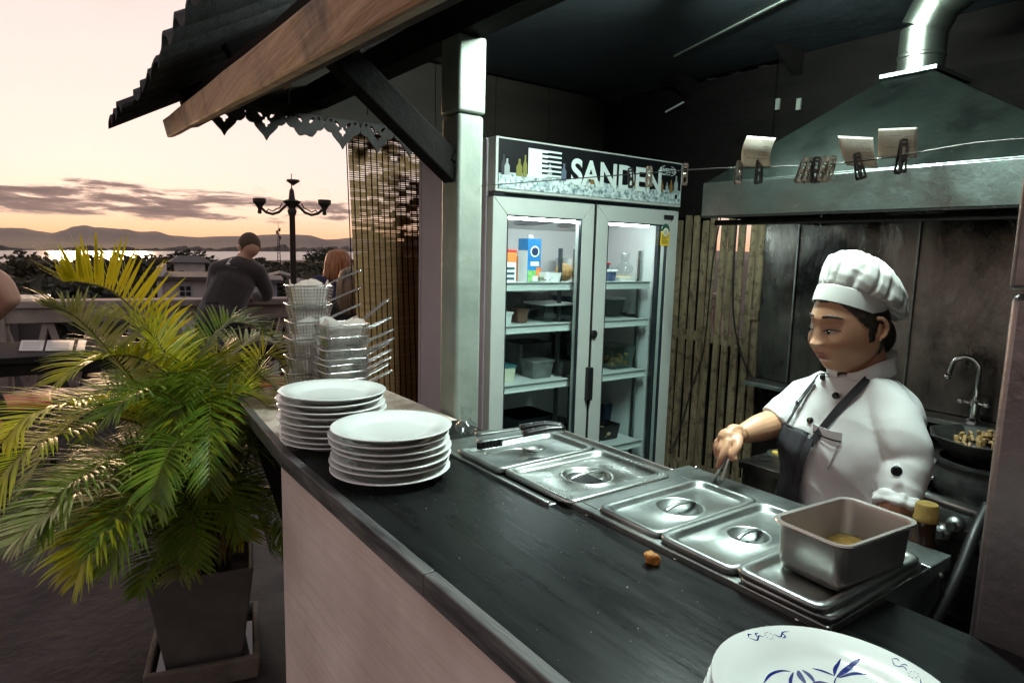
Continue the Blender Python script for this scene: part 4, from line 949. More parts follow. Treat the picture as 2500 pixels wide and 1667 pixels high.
slip_m = mat('slip_paper', (.78, .72, .60), .75, 0, (.70, .63, .52), 12, transl=.2); pen = mat('slip_ink', (.06, .05, .045), .8)
def slip(label, quad, bow, lines, seed):
    P4 = [at(x, y, X=WX+.006) for x, y in quad]       # tl tr br bl
    t = thing('order_slip', label, 'paper slip', (P4[2]+P4[3])/2, 'order slips clipped on the wire'); n = 10
    def S(u, v): p = P4[0].lerp(P4[1], u).lerp(P4[3].lerp(P4[2], u), v); return p + Vector((-bow*math.sin(math.pi*v)-.004*math.sin(math.pi*u)*v, 0, 0))
    m = MB(); vs = [S(i/n, j/n) for j in range(n+1) for i in range(n+1)]; m.add(vs, [(j*(n+1)+i, j*(n+1)+i+1, (j+1)*(n+1)+i+1, (j+1)*(n+1)+i) for j in range(n) for i in range(n)]); m.build('sheet', slip_m, t, smooth=True, solid=.0004)
    rnd = random.Random(seed); m = MB()
    for v, u0, u1, hgt, rough_ in lines:
        u = u0
        while u < u1:
            w = rnd.uniform(.012, .035); a = v+rnd.uniform(-hgt, hgt)*rough_; b_ = v+rnd.uniform(-hgt, hgt)*rough_
            q = [S(u, a), S(u+w, b_), S(u+w, b_+.012), S(u, a+.012)]; m.add([p+Vector((-.0012, 0, 0)) for p in q], [(0, 1, 2, 3)]); u += w*rnd.choice((.8, 1.0, 1.6))
    m.build('handwriting', pen, t)
slip('first order slip, curled, nearest the fridge', ((1824, 332), (1895, 337), (1882, 410), (1812, 407)), .010, ((.12, .6, .9, .02, 1), (.2, .7, .95, .03, 1), (.32, .72, .9, .02, 1), (.42, .6, .92, .025, 1), (.5, .68, .9, .02, 1), (.6, .62, .9, .02, 1), (.72, .2, .92, .012, 1)), 1)
slip('second order slip, tilted, in the middle of the wire', ((2045, 332), (2132, 336), (2144, 411), (2066, 404)), .004, ((.12, .25, .9, .03, 1), (.2, .3, .8, .03, 1), (.3, .5, .7, .03, 1), (.38, .38, .92, .03, 1), (.52, .7, .9, .02, 1), (.62, .75, .9, .02, 1), (.72, .2, .9, .016, 1)), 2)
slip('third order slip, squarest, at the right of the wire', ((2145, 315), (2240, 311), (2240, 386), (2144, 387)), .002, ((.25, .3, .6, .02, 1), (.3, .7, .95, .02, 1), (.42, .75, .95, .02, 1), (.52, .7, .95, .03, 1), (.64, .2, .45, .014, 1), (.64, .7, .95, .014, 1)), 3)

# ------------------------------------------------------------------ stove bench behind the cook
sb = thing('stove_bench', 'dark steel stove bench with front rail under the hood', 'stove', (2.6, .6, 0))
SZ = .86
m = MB(); m.box((2.57, .47, .835), (.95, 1.90, .03)); m.build('bench_top', steel_wall, sb, bevel=.004)
m = MB(); m.box((2.12, .47, .70), (.02, 1.88, .24)); m.build('front_apron', steel_wall, sb, bevel=.003)
m = MB(); ra = at(1955, 1112, X=2.04); rb = at(2420, 1262, X=2.04); m.tube([ra, rb], .017, 12); m.build('front_rail', steel, sb, smooth=True)
for f in (.05, .5, .95):
    p = ra.lerp(rb, f); m = MB(); m.bar(p, (2.11, p.y, .80), .015, .015); m.build('rail_bracket', steel_worn, sb)
for y in (.1, .62, 1.36):
    m = MB(); m.box((2.2, y, .41), (.05, .05, .82)); m.build('leg', steel_worn, sb)
for px, py in ((2330, 1280), (2300, 1300)):
    m = MB(); c = at(px, py, X=2.09); m.lathe([(.001, -.02), (.022, -.02), (.024, -.005), (.020, .004), (.012, .010), (.012, .03), (.001, .03)], 16, c, Matrix.Rotation(R(-90), 3, 'Y')); m.build('gas_valve', steel_worn, sb, smooth=True, auto=40)
m = MB(); m.box((1.62, .22, .36), (.30, .5, .72)); tag(m.build('under_counter_box', steel_worn, bevel=.004), 'low steel cabinet in the shadow behind the right post', 'cabinet')
black_iron = mat('black_iron', (.012, .012, .012), .5, .3, (.03, .03, .028), 20, bump=.2)
pc = at(2400, 1200, X=2.42)
t = thing('black_pot', 'soot-black pot on the stove under a black basin', 'pot', (pc.x, pc.y, SZ-.01))
zp = SZ-.01; m = MB(); m.lathe([(.001, zp+.002), (.11, zp+.002), (.135, zp+.02), (.140, zp+.07), (.132, zp+.115), (.145, zp+.12), (.145, zp+.13), (.128, zp+.13), (.12, zp+.03), (.001, zp+.02)], 36, (pc.x, pc.y, 0)); m.build('pot_body', black_iron, t, smooth=True, auto=60)
m = MB(); m.tube([(pc.x+.16*math.cos(a), pc.y+.16*math.sin(a), zp+.006) for a in [q*math.pi/16 for q in range(33)]], .008, 8); m.build('burner_ring', steel_worn, t, smooth=True)
zq = zp+.131; t = thing('black_basin', 'shallow black basin of fried food resting on the black pot', 'basin', (pc.x, pc.y, zq))
m = MB(); m.lathe([(.001, zq+.002), (.10, zq+.002), (.165, zq+.065), (.175, zq+.070), (.172, zq+.075), (.160, zq+.070), (.10, zq+.012), (.001, zq+.010)], 8, (pc.x, pc.y, 0)); m.build('basin_shell', black_iron, t, bevel=.004)
m = MB(); rnd = random.Random(6)
for k in range(90):
    r_ = .11*math.sqrt(rnd.random()); a = rnd.random()*6.28; m.box((pc.x+.01+r_*math.cos(a), pc.y-.01+r_*math.sin(a), zq+.045+.04*(1-r_/.11)+rnd.uniform(-.01, .012)), (rnd.uniform(.012, .03), rnd.uniform(.008, .016), .01), Euler((rnd.random()*3, rnd.random()*3, rnd.random()*3)).to_matrix())
struct(m.build('fried_food', mat('fried_food', (.24, .15, .055), .6, 0, (.14, .08, .025), 40, bump=.3), t, bevel=.003), 'stuff')
# cutting of skillet and ladle by the wall
c = at(2262, 1165, X=2.55); t = thing('skillet', 'dark skillet lying on the stove behind the cook', 'skillet', (c.x, c.y, SZ))
m = MB(); m.lathe([(.001, SZ+.002), (.09, SZ+.002), (.11, SZ+.035), (.105, SZ+.035), (.088, SZ+.008), (.001, SZ+.008)], 28, (c.x, c.y, 0)); m.build('pan_body', black_iron, t, smooth=True, auto=50); m = MB(); m.bar((c.x-.10, c.y-.05, SZ+.03), (c.x-.24, c.y-.10, SZ+.05), .022, .010); m.build('handle', steel, t, bevel=.003)
# bowl of yellow food and crumpled bag beside the hand
c = at(1905, 1122, X=2.30); t = thing('steel_bowl', 'steel bowl heaped with yellow pickles behind her forearm', 'bowl', (c.x, c.y, SZ))
zb = c.z-.02; m = MB(); m.lathe([(.001, zb-.055), (.06, zb-.055), (.105, zb-.01), (.112, zb), (.108, zb+.001), (.06, zb-.045), (.001, zb-.048)], 32, (c.x, c.y, 0)); m.build('bowl_shell', steel, t, smooth=True, auto=60)
m = MB(); m.lathe([(.05, SZ-.005), (.05, zb-.055)], 20, (c.x, c.y, 0), cap=True); m.build('bowl_stand', steel_worn, t, smooth=True, auto=40)
m = MB(); rnd = random.Random(16)
for k in range(60):
    r_ = .09*math.sqrt(rnd.random()); a = rnd.random()*6.28; m.sphere((c.x+r_*math.cos(a), c.y+r_*math.sin(a), zb-.002+.055*(1-r_/.09)+rnd.uniform(-.008, .01)), rnd.uniform(.010, .018), 6, 5, (1.4, 1, .6))
struct(m.build('pickles', mat('pickle_yellow', (.50, .34, .05), .5, 0, (.30, .22, .03), 30), t, smooth=True), 'stuff')
bag('plastic_bag', 'clear plastic bag bulging behind the bowl of pickles', at(1965, 1105, X=2.35)+Vector((0, 0, -.03)), .07, .11, clear_bag, 31)
# swan neck tap
tb = at(2402, 1022, X=3.0); tt = at(2395, 880, X=3.0); c0 = Vector((3.02, tb.y, .966))
t = thing('swan_neck_tap', 'chrome swan neck tap on the wall ledge', 'tap', c0)
hgt = at(2400, 905, X=3.02).z; yr = at(2392, 900, X=3.02).y; yl_ = at(2322, 905, X=3.02).y; rad = (yl_-yr)/2
m = MB(); pts = [(3.02, yr, .97), (3.02, yr, hgt)]+[(3.02, yr+rad-rad*math.cos(a), hgt+rad*math.sin(a)*.95) for a in [q*math.pi/12 for q in range(1, 12)]]+[(3.02, yl_+.004, hgt-.02), (3.02, yl_+.010, hgt-.045)]
m.tube(pts, .0095, 12); m.build('spout', chrome, t, smooth=True)
m = MB(); m.tube([(3.02, yl_+.008, hgt-.03), (3.02, yl_+.012, hgt-.055)], .014, 12); m.build('spout_tip', chrome, t, smooth=True)
m = MB(); m.lathe([(.001, .966), (.026, .966), (.026, .975), (.016, .985), (.016, 1.03), (.02, 1.035), (.02, 1.06), (.001, 1.065)], 18, (3.02, yr, 0)); m.build('tap_base', chrome, t, smooth=True, auto=40)
m = MB()
for s_ in (-1, 1): m.tube([(3.02, yr, 1.045), (3.0, yr+s_*.04, 1.05)], .007, 8); m.sphere((3.0, yr+s_*.045, 1.05), .014, 10, 8)
m.build('tap_handle', chrome, t, smooth=True)
# ------------------------------------------------------------------ potted palm
leaf_g = mat('palm_leaf_green', (.075, .15, .012), .34, 0, (.19, .26, .022), 22, transl=.4, spec=.6)
leaf_y = mat('palm_leaf_yellow_green', (.32, .36, .018), .36, 0, (.50, .46, .02), 18, transl=.45, spec=.6)
leaf_a = mat('palm_leaf_gold', (.52, .50, .022), .4, 0, (.64, .56, .03), 14, transl=.5)
leaf_d = mat('palm_leaf_dry', (.22, .26, .07), .36, 0, (.40, .38, .18), 20, transl=.3)
stem_g = mat('palm_stem', (.10, .10, .02), .5, 0, (.16, .12, .03), 12)
pot_m = mat('pot_grey', (.058, .053, .049), .65, 0, (.082, .075, .069), 9, bump=.15, bscale=60)
PT = Vector((.455, 2.605, 0)); prot = Matrix.Rotation(R(-14), 3, 'Z')
palm = thing('potted_palm', 'bushy green and gold areca palm in the square pot', 'palm', PT+Vector((0, 0, .40)))
pot = thing('square_pot', 'tapered square dark grey pot holding the palm', 'pot', PT)
m = MB(); 
def sq(h, z): return [PT + prot @ Vector((x*h, y*h, 0)) + Vector((0, 0, z)) for x, y in ((-1, -1), (1, -1), (1, 1), (-1, 1))]
m.loft([sq(.128, .035), sq(.178, .425), sq(.163, .425), sq(.158, .38)]); m.build('pot_wall', pot_m, pot, bevel=.006)
m = MB(); n = 14; vs = []; fs = []
for j in range(n+1):
    for i in range(n+1): p = PT + prot @ Vector((lerp(-.157, .157, i/n), lerp(-.157, .157, j/n), 0)); vs.append((p.x, p.y, .392+.018*noise.noise(p*14)))
for j in range(n):
    for i in range(n): q = j*(n+1)+i; fs.append((q, q+1, q+n+2, q+n+1))
m.add(vs, fs); m.build('soil', mat('soil', (.05, .032, .02), .95, bump=.5, bscale=80, col2=(.025, .016, .01), scale=30), pot)
tray = thing('pot_tray', 'square concrete drip tray with water under the grey pot', 'tray', PT)
m = MB(); 
def sq2(h, z, c=PT): return [c + prot @ Vector((x*h*1.0, y*h*1.08, 0)) + Vector((0, 0, z)) for x, y in ((-1, -1), (1, -1), (1, 1), (-1, 1))]
m.loft([sq2(.185, .002), sq2(.195, .095), sq2(.170, .095), sq2(.162, .025)]); m.build('tray_shell', mat('tray_concrete', (.13, .11, .095), .8, 0, (.07, .06, .05), 8, bump=.4, bscale=50), tray, bevel=.008)
m = MB(); m.add(sq2(.165, .055), [(0, 1, 2, 3)]); m.build('tray_water', mat('still_water', (.02, .02, .02), .02, spec=.8), tray)
rnd = random.Random(21)
def frond(pts, L0, mt, n=50, t0=.28, vee=.5, droop=.35, width=.0047):
    C_ = bez(pts, 40); m = MB()
    def P(t): u = t*40; k = min(39, int(u)); return C_[k].lerp(C_[k+1], u-k)
    st = MB(); st.tube([P(i/14) for i in range(15)], [lerp(.0055, .0012, i/14) for i in range(15)], 5)
    fr = st.build('frond', stem_g, palm, smooth=True)
    for i in range(n):
        t = lerp(t0, .985, (i+.5)/n); p = P(t); d = (P(min(1, t+.02))-P(t-.02)).normalized()
        s = d.cross(Vector((0, 0, 1)));
        if s.length < .05: s = d.cross(Vector((0, 1, 0)))
        s.normalize(); u = s.cross(d).normalized()
        f = (t-t0)/(1-t0); Lx = L0*(math.sin(math.pi*min(1, .16+.78*f))**.7)*rnd.uniform(.88, 1.08)
        fa = lerp(.55, 1.9, f**1.3)
        for sd in (-1, 1):
            dr = (s*sd + d*fa*.8 + u*vee*rnd.uniform(.7, 1.2)).normalized(); dr = (dr + Vector((rnd.uniform(-.1, .1), rnd.uniform(-.1, .1), rnd.uniform(-.1, .1)))).normalized()
            w = width*rnd.uniform(.85, 1.15); wd = dr.cross(u).normalized(); q = p.copy(); vs = []; k = 5; dd = dr.copy()
            for j in range(k+1):
                ww = w*(.45, 1, 1, .85, .55, .06)[j]; vs += [q-wd*ww, q+u*ww*.25, q+wd*ww]
                q = q+dd*Lx/k; dd = (dd+Vector((0, 0, -droop*.35*(j+1)/k))).normalized()
            fs = []
            for j in range(k): a = 3*j; fs += [(a, a+1, a+4, a+3), (a+1, a+2, a+5, a+4)]
            m.add(vs, fs)
    m.build('leaflets', mt, fr, smooth=True)
def px3(lst): return [at(x, y, Y=Yd) for x, y, Yd in lst]
base = lambda dx=0, dy=0: (PT + Vector((dx, dy, .40)))
def F(lst, L0, mt, **k): frond([base(rnd.uniform(-.06, .06), rnd.uniform(-.06, .06))]+px3(lst), L0, mt, **k)
F([(440, 1000, 2.62), (390, 835, 2.60), (290, 722, 2.55), (205, 690, 2.5), (150, 688, 2.46)], .215, leaf_a, n=36, t0=.34, vee=1.3, droop=.05, width=.0062)
F([(440, 1080, 2.55), (350, 960, 2.45), (270, 860, 2.38), (180, 770, 2.3), (100, 745, 2.26)], .17, leaf_d, vee=.5, droop=.5)
F([(430, 1100, 2.5), (330, 1010, 2.4), (210, 985, 2.3), (80, 1010, 2.2), (5, 1080, 2.12)], .20, leaf_a, vee=.3, droop=.5)
F([(430, 1120, 2.5), (300, 1020, 2.36), (150, 1060, 2.2), (40, 1120, 2.1), (-30, 1230, 2.05)], .2, leaf_y, droop=.6)
F([(450, 1050, 2.6), (470, 900, 2.6), (540, 800, 2.66), (600, 790, 2.7), (650, 820, 2.72)], .17, leaf_g, droop=.5)
F([(470, 1060, 2.6), (520, 930, 2.7), (580, 850, 2.8), (640, 830, 2.85), (690, 850, 2.9)], .17, leaf_d, droop=.6)
F([(450, 1060, 2.5), (420, 930, 2.42), (330, 870, 2.36), (230, 880, 2.3), (150, 930, 2.26)], .18, leaf_y, droop=.6)
F([(460, 1060, 2.5), (430, 940, 2.45), (380, 830, 2.5), (330, 790, 2.52), (250, 770, 2.55)], .17, leaf_y, vee=.6, droop=.4)
F([(470, 1120, 2.45), (450, 1010, 2.3), (400, 960, 2.2), (330, 960, 2.1), (260, 1020, 2.05)], .18, leaf_g, droop=.7)
F([(480, 1120, 2.45), (510, 1010, 2.35), (580, 960, 2.3), (640, 980, 2.3), (690, 1040, 2.3)], .16, leaf_y, droop=.5)
F([(480, 1150, 2.5), (540, 1080, 2.4), (600, 1080, 2.34), (660, 1130, 2.3), (690, 1230, 2.28)], .16, leaf_g, droop=.6)
F([(490, 1200, 2.45), (550, 1170, 2.35), (600, 1200, 2.3), (640, 1280, 2.28), (660, 1350, 2.28)], .15, leaf_g, droop=.6)
F([(440, 1180, 2.45), (360, 1130, 2.3), (250, 1140, 2.16), (150, 1200, 2.06), (90, 1300, 2.0)], .19, leaf_g, droop=.7)
F([(440, 1200, 2.45), (350, 1150, 2.25), (230, 1180, 2.1), (120, 1250, 2.0), (30, 1330, 1.95)], .18, leaf_d, droop=.6)
F([(450, 1210, 2.42), (380, 1190, 2.25), (290, 1240, 2.1), (220, 1330, 2.02), (190, 1420, 2.0)], .17, leaf_y, droop=.6)
F([(460, 1220, 2.4), (410, 1180, 2.2), (350, 1200, 2.06), (300, 1290, 1.98), (270, 1390, 1.95)], .17, leaf_g, droop=.7)
F([(470, 1160, 2.4), (450, 1080, 2.2), (420, 1090, 2.06), (390, 1160, 1.98), (380, 1250, 1.95)], .15, leaf_g, droop=.7)
F([(480, 1100, 2.55), (500, 960, 2.6), (530, 870, 2.66), (580, 900, 2.6), (630, 960, 2.56)], .16, leaf_y, droop=.5)
for i in range(52):
    a = rnd.uniform(0, 2*math.pi); ln = rnd.uniform(.38, .62); hgt = rnd.uniform(.16, .82)
    o = base(rnd.uniform(-.09, .09), rnd.uniform(-.09, .09)); dv = Vector((math.cos(a), math.sin(a), 0))
    if dv.x > .25: ln *= .58
    pts = [o, o+dv*ln*.12+Vector((0, 0, hgt*.55)), o+dv*ln*.42+Vector((0, 0, hgt)), o+dv*ln*.78+Vector((0, 0, hgt*.92)), o+dv*ln*1.05+Vector((0, 0, hgt*.62))]
    frond(pts, rnd.uniform(.13, .19), rnd.choice((leaf_g, leaf_g, leaf_g, leaf_y, leaf_d)), n=44, droop=rnd.uniform(.2, .6))
for i in range(16):
    a = rnd.uniform(0, 2*math.pi); o = base(.10*math.cos(a)*rnd.random(), .10*math.sin(a)*rnd.random()); m = MB()
    m.tube([o+Vector((0, 0, -.02)), o+Vector((math.cos(a)*.03, math.sin(a)*.03, .2)), o+Vector((math.cos(a)*.09, math.sin(a)*.09, .42))], [.010, .008, .005], 6); m.build('cane_stem', stem_g, palm, smooth=True)

# ------------------------------------------------------------------ balustrade
stone = mat('balustrade_plaster', (.20, .16, .14), .8, 0, (.28, .23, .205), 5, bump=.3, bscale=40)
bal = thing('balustrade', 'plastered terrace balustrade with V-shaped struts facing the river', 'balustrade', (1, 7.6, 0))
bd = Vector((2.365, -.32, 0)).normalized(); b0 = Vector((-.165, 7.7, 0)); 
def bp_(s, z, o=0): return b0+bd*s+Vector((bd.y, -bd.x, 0))*o+Vector((0, 0, z))
for s0, s1 in ((-5, -.2), (-.19, 4.8), (4.81, 9)):
    m = MB(); m.bar(bp_(s0, 1.005), bp_(s1, 1.005), .30, .07); m.build('cap_stone', stone, bal, bevel=.012)
    m = MB(); m.bar(bp_(s0, .90), bp_(s1, .90), .20, .14); m.build('upper_beam', stone, bal, bevel=.006)
    m = MB(); m.bar(bp_(s0, .08), bp_(s1, .08), .22, .16); m.build('plinth', stone, bal, bevel=.006)
s = -4.8
while s < 9:
    for a, c in ((0, .17), (.34, .17)):
        m = MB(); m.bar(bp_(s+a, .83), bp_(s+c, .16), .10, .05, bd); m.build('strut', stone, bal, bevel=.006)
    s += .36
for s in (-2.2, -.20, 4.80):
    m = MB(); m.box(bp_(s, .46, .02), (.24, .24, .92), Matrix.Rotation(math.atan2(bd.y, bd.x), 3, 'Z')); m.build('pier', stone, bal, bevel=.01)

# ------------------------------------------------------------------ tables and chairs on the terrace
blackwood = mat('black_furniture', (.010, .009, .009), .75, 0, (.016, .014, .013), 10, spec=.15); redv = mat('red_cushion', (.45, .05, .035), .5, 0, (.34, .035, .025), 8)
def table(label, cx, cy, sx, sy):
    t = thing('cafe_table', label, 'table', (cx, cy, 0), 'tables on the terrace')
    m = MB(); m.box((cx, cy, .735), (sx, sy, .05)); m.build('table_top', blackwood, t, bevel=.006)
    m = MB(); m.box((cx, cy, .66), (sx-.1, sy-.1, .09)); m.build('apron', blackwood, t)
    for a in (-1, 1):
        for b_ in (-1, 1): m = MB(); m.box((cx+a*(sx/2-.06), cy+b_*(sy/2-.06), .355), (.07, .07, .71)); m.build('leg', blackwood, t, bevel=.004)
table('black table with pale menus at the left edge', .05, 6.35, 1.25, .95); table('black table behind the palm', 1.35, 6.15, .9, .8)
menu = mat('menu_card', (.48, .47, .45), .35, 0, (.40, .40, .38), 6); menu2 = mat('menu_print', (.16, .22, .22), .4)
for i, (x0, x1, lab) in enumerate(((46, 104, 'left pale menu card on the black table'), (110, 176, 'middle pale menu card on the black table'), (186, 206, 'slim pale menu card at the right of the black table'))):
    a, b_, c, d = at(x0, 857, Z=.764), at(x1, 857, Z=.764), at(x1+6, 832, Z=.764), at(x0+6, 832, Z=.764)
    t = thing('menu_card', lab, 'menu', (a+b_)/2, 'menu cards on the table'); m = MB(); m.add([a, b_, c, d]+[p+Vector((0, 0, .006)) for p in (a, b_, c, d)], [(0, 3, 2, 1), (4, 5, 6, 7), (0, 1, 5, 4), (1, 2, 6, 5), (2, 3, 7, 6), (3, 0, 4, 7)]); m.build('card', menu, t)
    if i < 2:
        m = MB()
        for k in range(3): u0 = .15+.25*k; q = [a.lerp(d, u0).lerp(b_.lerp(c, u0), .1), a.lerp(d, u0).lerp(b_.lerp(c, u0), .85), a.lerp(d, u0+.07).lerp(b_.lerp(c, u0+.07), .85), a.lerp(d, u0+.07).lerp(b_.lerp(c, u0+.07), .1)]; m.add([p+Vector((0, 0, .0075)) for p in q], [(0, 1, 2, 3)])
        m.build('print', menu2, t)
def chair(label, cx, cy, rz):
    t = thing('cafe_chair', label, 'chair', (cx, cy, 0), 'red cushioned chairs'); Mr = Matrix.Translation((cx, cy, 0)) @ Matrix.Rotation(R(rz), 4, 'Z')
    def bx(c, s, nm, mt, bv=.006): m = MB(); m.box((0, 0, 0), s); m.v = [tuple(Mr @ (Vector(v)+Vector(c))) for v in m.v]; m.build(nm, mt, t, bevel=bv)
    bx((0, 0, .42), (.44, .44, .04), 'seat_frame', blackwood); bx((0, 0, .465), (.42, .42, .05), 'cushion', redv, .018)
    for a in (-1, 1):
        for b_ in (-1, 1): bx((a*.19, b_*.19, .20), (.04, .04, .40), 'leg', blackwood)
        bx((a*.19, .205, .66), (.04, .03, .48), 'back_post', blackwood)
    for k in range(3): bx((0, .21, .62+.11*k), (.34, .018, .05), 'back_slat', blackwood)
    bx((0, .205, .90), (.42, .03, .06), 'top_rail', blackwood)
chair('red cushioned chair at the left edge by the menus', -.17, 5.72, 90); chair('red cushioned chair between palm and baskets', 1.57, 5.55, 250)

# ------------------------------------------------------------------ far landscape
RZ = -12.0
fa, fb = at(0, 612, Z=RZ), at(860, 615, Z=RZ); na, nb_ = at(0, 652, Z=RZ), at(860, 641, Z=RZ)
def sdist(p, a, b_): d = (b_-a); n_ = Vector((-d.y, d.x, 0)).normalized(); return (Vector((p[0], p[1], 0))-Vector((a.x, a.y, 0))).dot(n_)
def sstep(x, a, b_): t = max(0, min(1, (x-a)/(b_-a))); return t*t*(3-2*t)
def gh(x, y):
    dn, df = sdist((x, y), na, nb_), sdist((x, y), fa, fb); wob = 14*noise.noise(Vector((x*.012, y*.012, 0)))
    h = lerp(-9.0, -14.5, sstep(dn+wob, -12, 22)); return max(h, lerp(-14.5, -10.8, sstep(df, -4, 10))) if df > -10 else h
grass_m = mat('land_scrub', (.026, .022, .018), .95, 0, (.045, .036, .030), .06, col3=(.016, .016, .011), s3=.02)
m = MB(); rs = [7.8*1.075**i for i in range(104)]; na_ = 128; vs = []; fs = []
for r_ in rs:
    for k in range(na_): a = 2*math.pi*k/na_; x, y = r_*math.sin(a), r_*math.cos(a); vs.append((x, y, gh(x, y)+.25*noise.noise(Vector((x*.06, y*.06, 2)))))
for i in range(len(rs)-1):
    for k in range(na_): k2 = (k+1) % na_; fs.append((i*na_+k, i*na_+k2, (i+1)*na_+k2, (i+1)*na_+k))
m.add(vs, fs); struct(m.build('ground', grass_m, smooth=True))
wat = mat('river_water', (.10, .10, .105), .28, 0, spec=.9, bump=.10, bscale=.25, bstretch=(1, 1, 1)); m = MB()
m.add([(-6000, 150, RZ), (9000, 150, RZ), (9000, 9000, RZ), (-6000, 9000, RZ)], [(0, 1, 2, 3)]); struct(m.build('river', wat))
# wooded far bank
m = MB(); n = 420; d = (fb-fa).normalized(); nn = Vector((-d.y, d.x, 0)); rings = []
for i in range(n+1):
    s = lerp(-700, 9000, (i/n)**1.6); p = fa+d*s+nn*(14+10*noise.noise(Vector((s*.004, 0, 0)))); sc_ = 1.25+.0008*max(0, s+300)
    hh = (9+5*noise.noise(Vector((s*.012, 1, 0)))+4*noise.noise(Vector((s*.05, 2, 0)))+3*noise.noise(Vector((s*.17, 2, 0))))*max(.6, min(3.2, sc_))
    if i % 47 == 20: hh *= 1.12
    w = 30; rings.append([p+Vector((0, 0, RZ-2)), p+nn*4+Vector((0, 0, RZ+hh*.6)), p+nn*12+Vector((0, 0, RZ+hh)), p+nn*w+Vector((0, 0, RZ+hh*.9)), p+nn*w*3+Vector((0, 0, RZ-2))])
m.loft(rings, cap=False, close=False)
struct(m.build('far_bank_wood', mat('far_wood', (.035, .030, .026), .95, 0, (.055, .045, .036), .03)), 'stuff')
# mountain range
ridge = [(-420, 562), (-300, 556), (-180, 562), (-90, 553), (0, 556), (55, 557), (100, 565), (130, 569), (152, 563), (180, 553), (205, 550), (235, 555), (300, 559), (345, 566), (380, 565), (420, 575), (480, 579), (540, 577), (600, 576), (650, 573), (690, 572), (750, 574), (800, 585), (860, 581), (930, 588), (1100, 594), (1500, 606), (2000, 618)]
def rY(x):
    for (a, ya), (b_, yb) in zip(ridge, ridge[1:]):
        if x <= b_: t = (x-a)/(b_-a); t = t*t*(3-2*t); return lerp(ya, yb, t)
    return ridge[-1][1]
m = MB(); rings = []; n = 260
for i in range(n+1):
    x = lerp(-420, 2000, i/n); DD = 8200; top = at(x, rY(x)+.8*noise.noise(Vector((x*.05, 0, 0))), D=DD); dirv = Vector((top.x, top.y, 0)).normalized(); ring = []
    for f_, hf in ((-3200, 0), (-2400, .10), (-1500, .30), (-700, .62), (0, 1), (900, .5), (2200, 0)):
        p = Vector((top.x, top.y, 0))+dirv*f_; k = 1+.25*noise.noise(Vector((x*.03, f_*.002, 7))) if f_ else 1; ring.append(Vector((p.x, p.y, -12+(top.z+12)*hf*k)))
    rings.append(ring)
m.loft(rings, cap=False, close=False); struct(m.build('mountains', mat('mountain_forest', (.055, .040, .038), .95, 0, (.075, .055, .05), .002), smooth=True))

# ---- trees between terrace and river
tree_leaf = [mat('tree_leaf_%d' % i, c, .7, 0, c2, 1.2, transl=.2) for i, (c, c2) in enumerate((((.025, .030, .014), (.055, .055, .028)), ((.035, .034, .016), (.07, .06, .032)), ((.020, .024, .014), (.04, .042, .025))))]
bark = mat('tree_bark', (.05, .04, .03), .9)
def tree_meshes(seed):
    rnd = random.Random(seed); tm_ = MB(); cm = MB(); tops = []
    tm_.tube([(0, 0, 0), (.1, .05, 1.2), (.0, .1, 2.4), (.1, 0, 3.6)], [.20, .15, .11, .05], 6)
    for k in range(7):
        a = rnd.random()*6.28; z = rnd.uniform(1.3, 3.0); ln = rnd.uniform(1.0, 1.9); e = Vector((math.cos(a)*ln, math.sin(a)*ln, z+rnd.uniform(.5, 1.3))); tm_.tube([(0, 0, z), tuple((Vector((0, 0, z))+e)*.5+Vector((0, 0, .2))), tuple(e)], [.08, .05, .02], 5); tops.append(e)
    tops += [Vector((.1, 0, 3.9)), Vector((.5, .4, 3.3)), Vector((-.6, .2, 3.4))]
    for c in tops:
        rr = rnd.uniform(.65, 1.15)
        for k in range(95):
            u = Vector((rnd.gauss(0, 1), rnd.gauss(0, 1), rnd.gauss(0, 1))).normalized()*rr*rnd.random()**.45; u.z *= .72; p = c+u; s_ = rnd.uniform(.13, .30); a = Vector((rnd.gauss(0, 1), rnd.gauss(0, 1), rnd.gauss(0, 1))).normalized(); b_ = a.orthogonal().normalized(); w = a.cross(b_)
            cm.add([p-b_*s_, p-w*s_*.5, p+b_*s_, p+w*s_*.5+a*s_*.25], [(0, 1, 2, 3)])
    a = tm_.build('trunk', bark); b2 = cm.build('crown', tree_leaf[seed % 3]); ma, mb = a.data, b2.data; bpy.data.objects.remove(a); bpy.data.objects.remove(b2); return ma, mb
TM = [tree_meshes(s_) for s_ in range(4)]
def tree(px, D, topy, label, grp, k=0, wide=1.):
    p = at(px, 620, D=D); z0 = gh(p.x, p.y)-.1; top = at(px, topy, D=D).z; h = max(2.5, top-z0); sc_ = h/4.7
    t = thing('leafy_tree', label, 'tree', (p.x, p.y, z0), grp)
    for nm, me in zip(('trunk', 'crown'), TM[k]):
        o = bpy.data.objects.new(nm, me); COL.objects.link(o); o.parent = t; o.location = (0, 0, 0); o.scale = (sc_*wide, sc_*wide, sc_)
    t.rotation_euler = (0, 0, rnd.random()*6)
    ROOTM[t.name] = Matrix.Identity(4)
rnd = random.Random(33)
for px, D, ty, lab in ((70, 120, 606, 'dark spreading tree left of the tall palm frond'), (262, 105, 612, 'dense dark tree behind the gold palm frond'), (378, 130, 616, 'feathery tree just left of the man'), (470, 150, 607, 'tall tree beside the standing man'), (768, 115, 632, 'round dark tree right of the lamp post'), (803, 210, 603, 'tree rising above the red-haired woman'), (730, 100, 660, 'low bushy tree at the foot of the lamp post')):
    tree(px, D, ty, lab, None, rnd.randrange(4), 1.5)
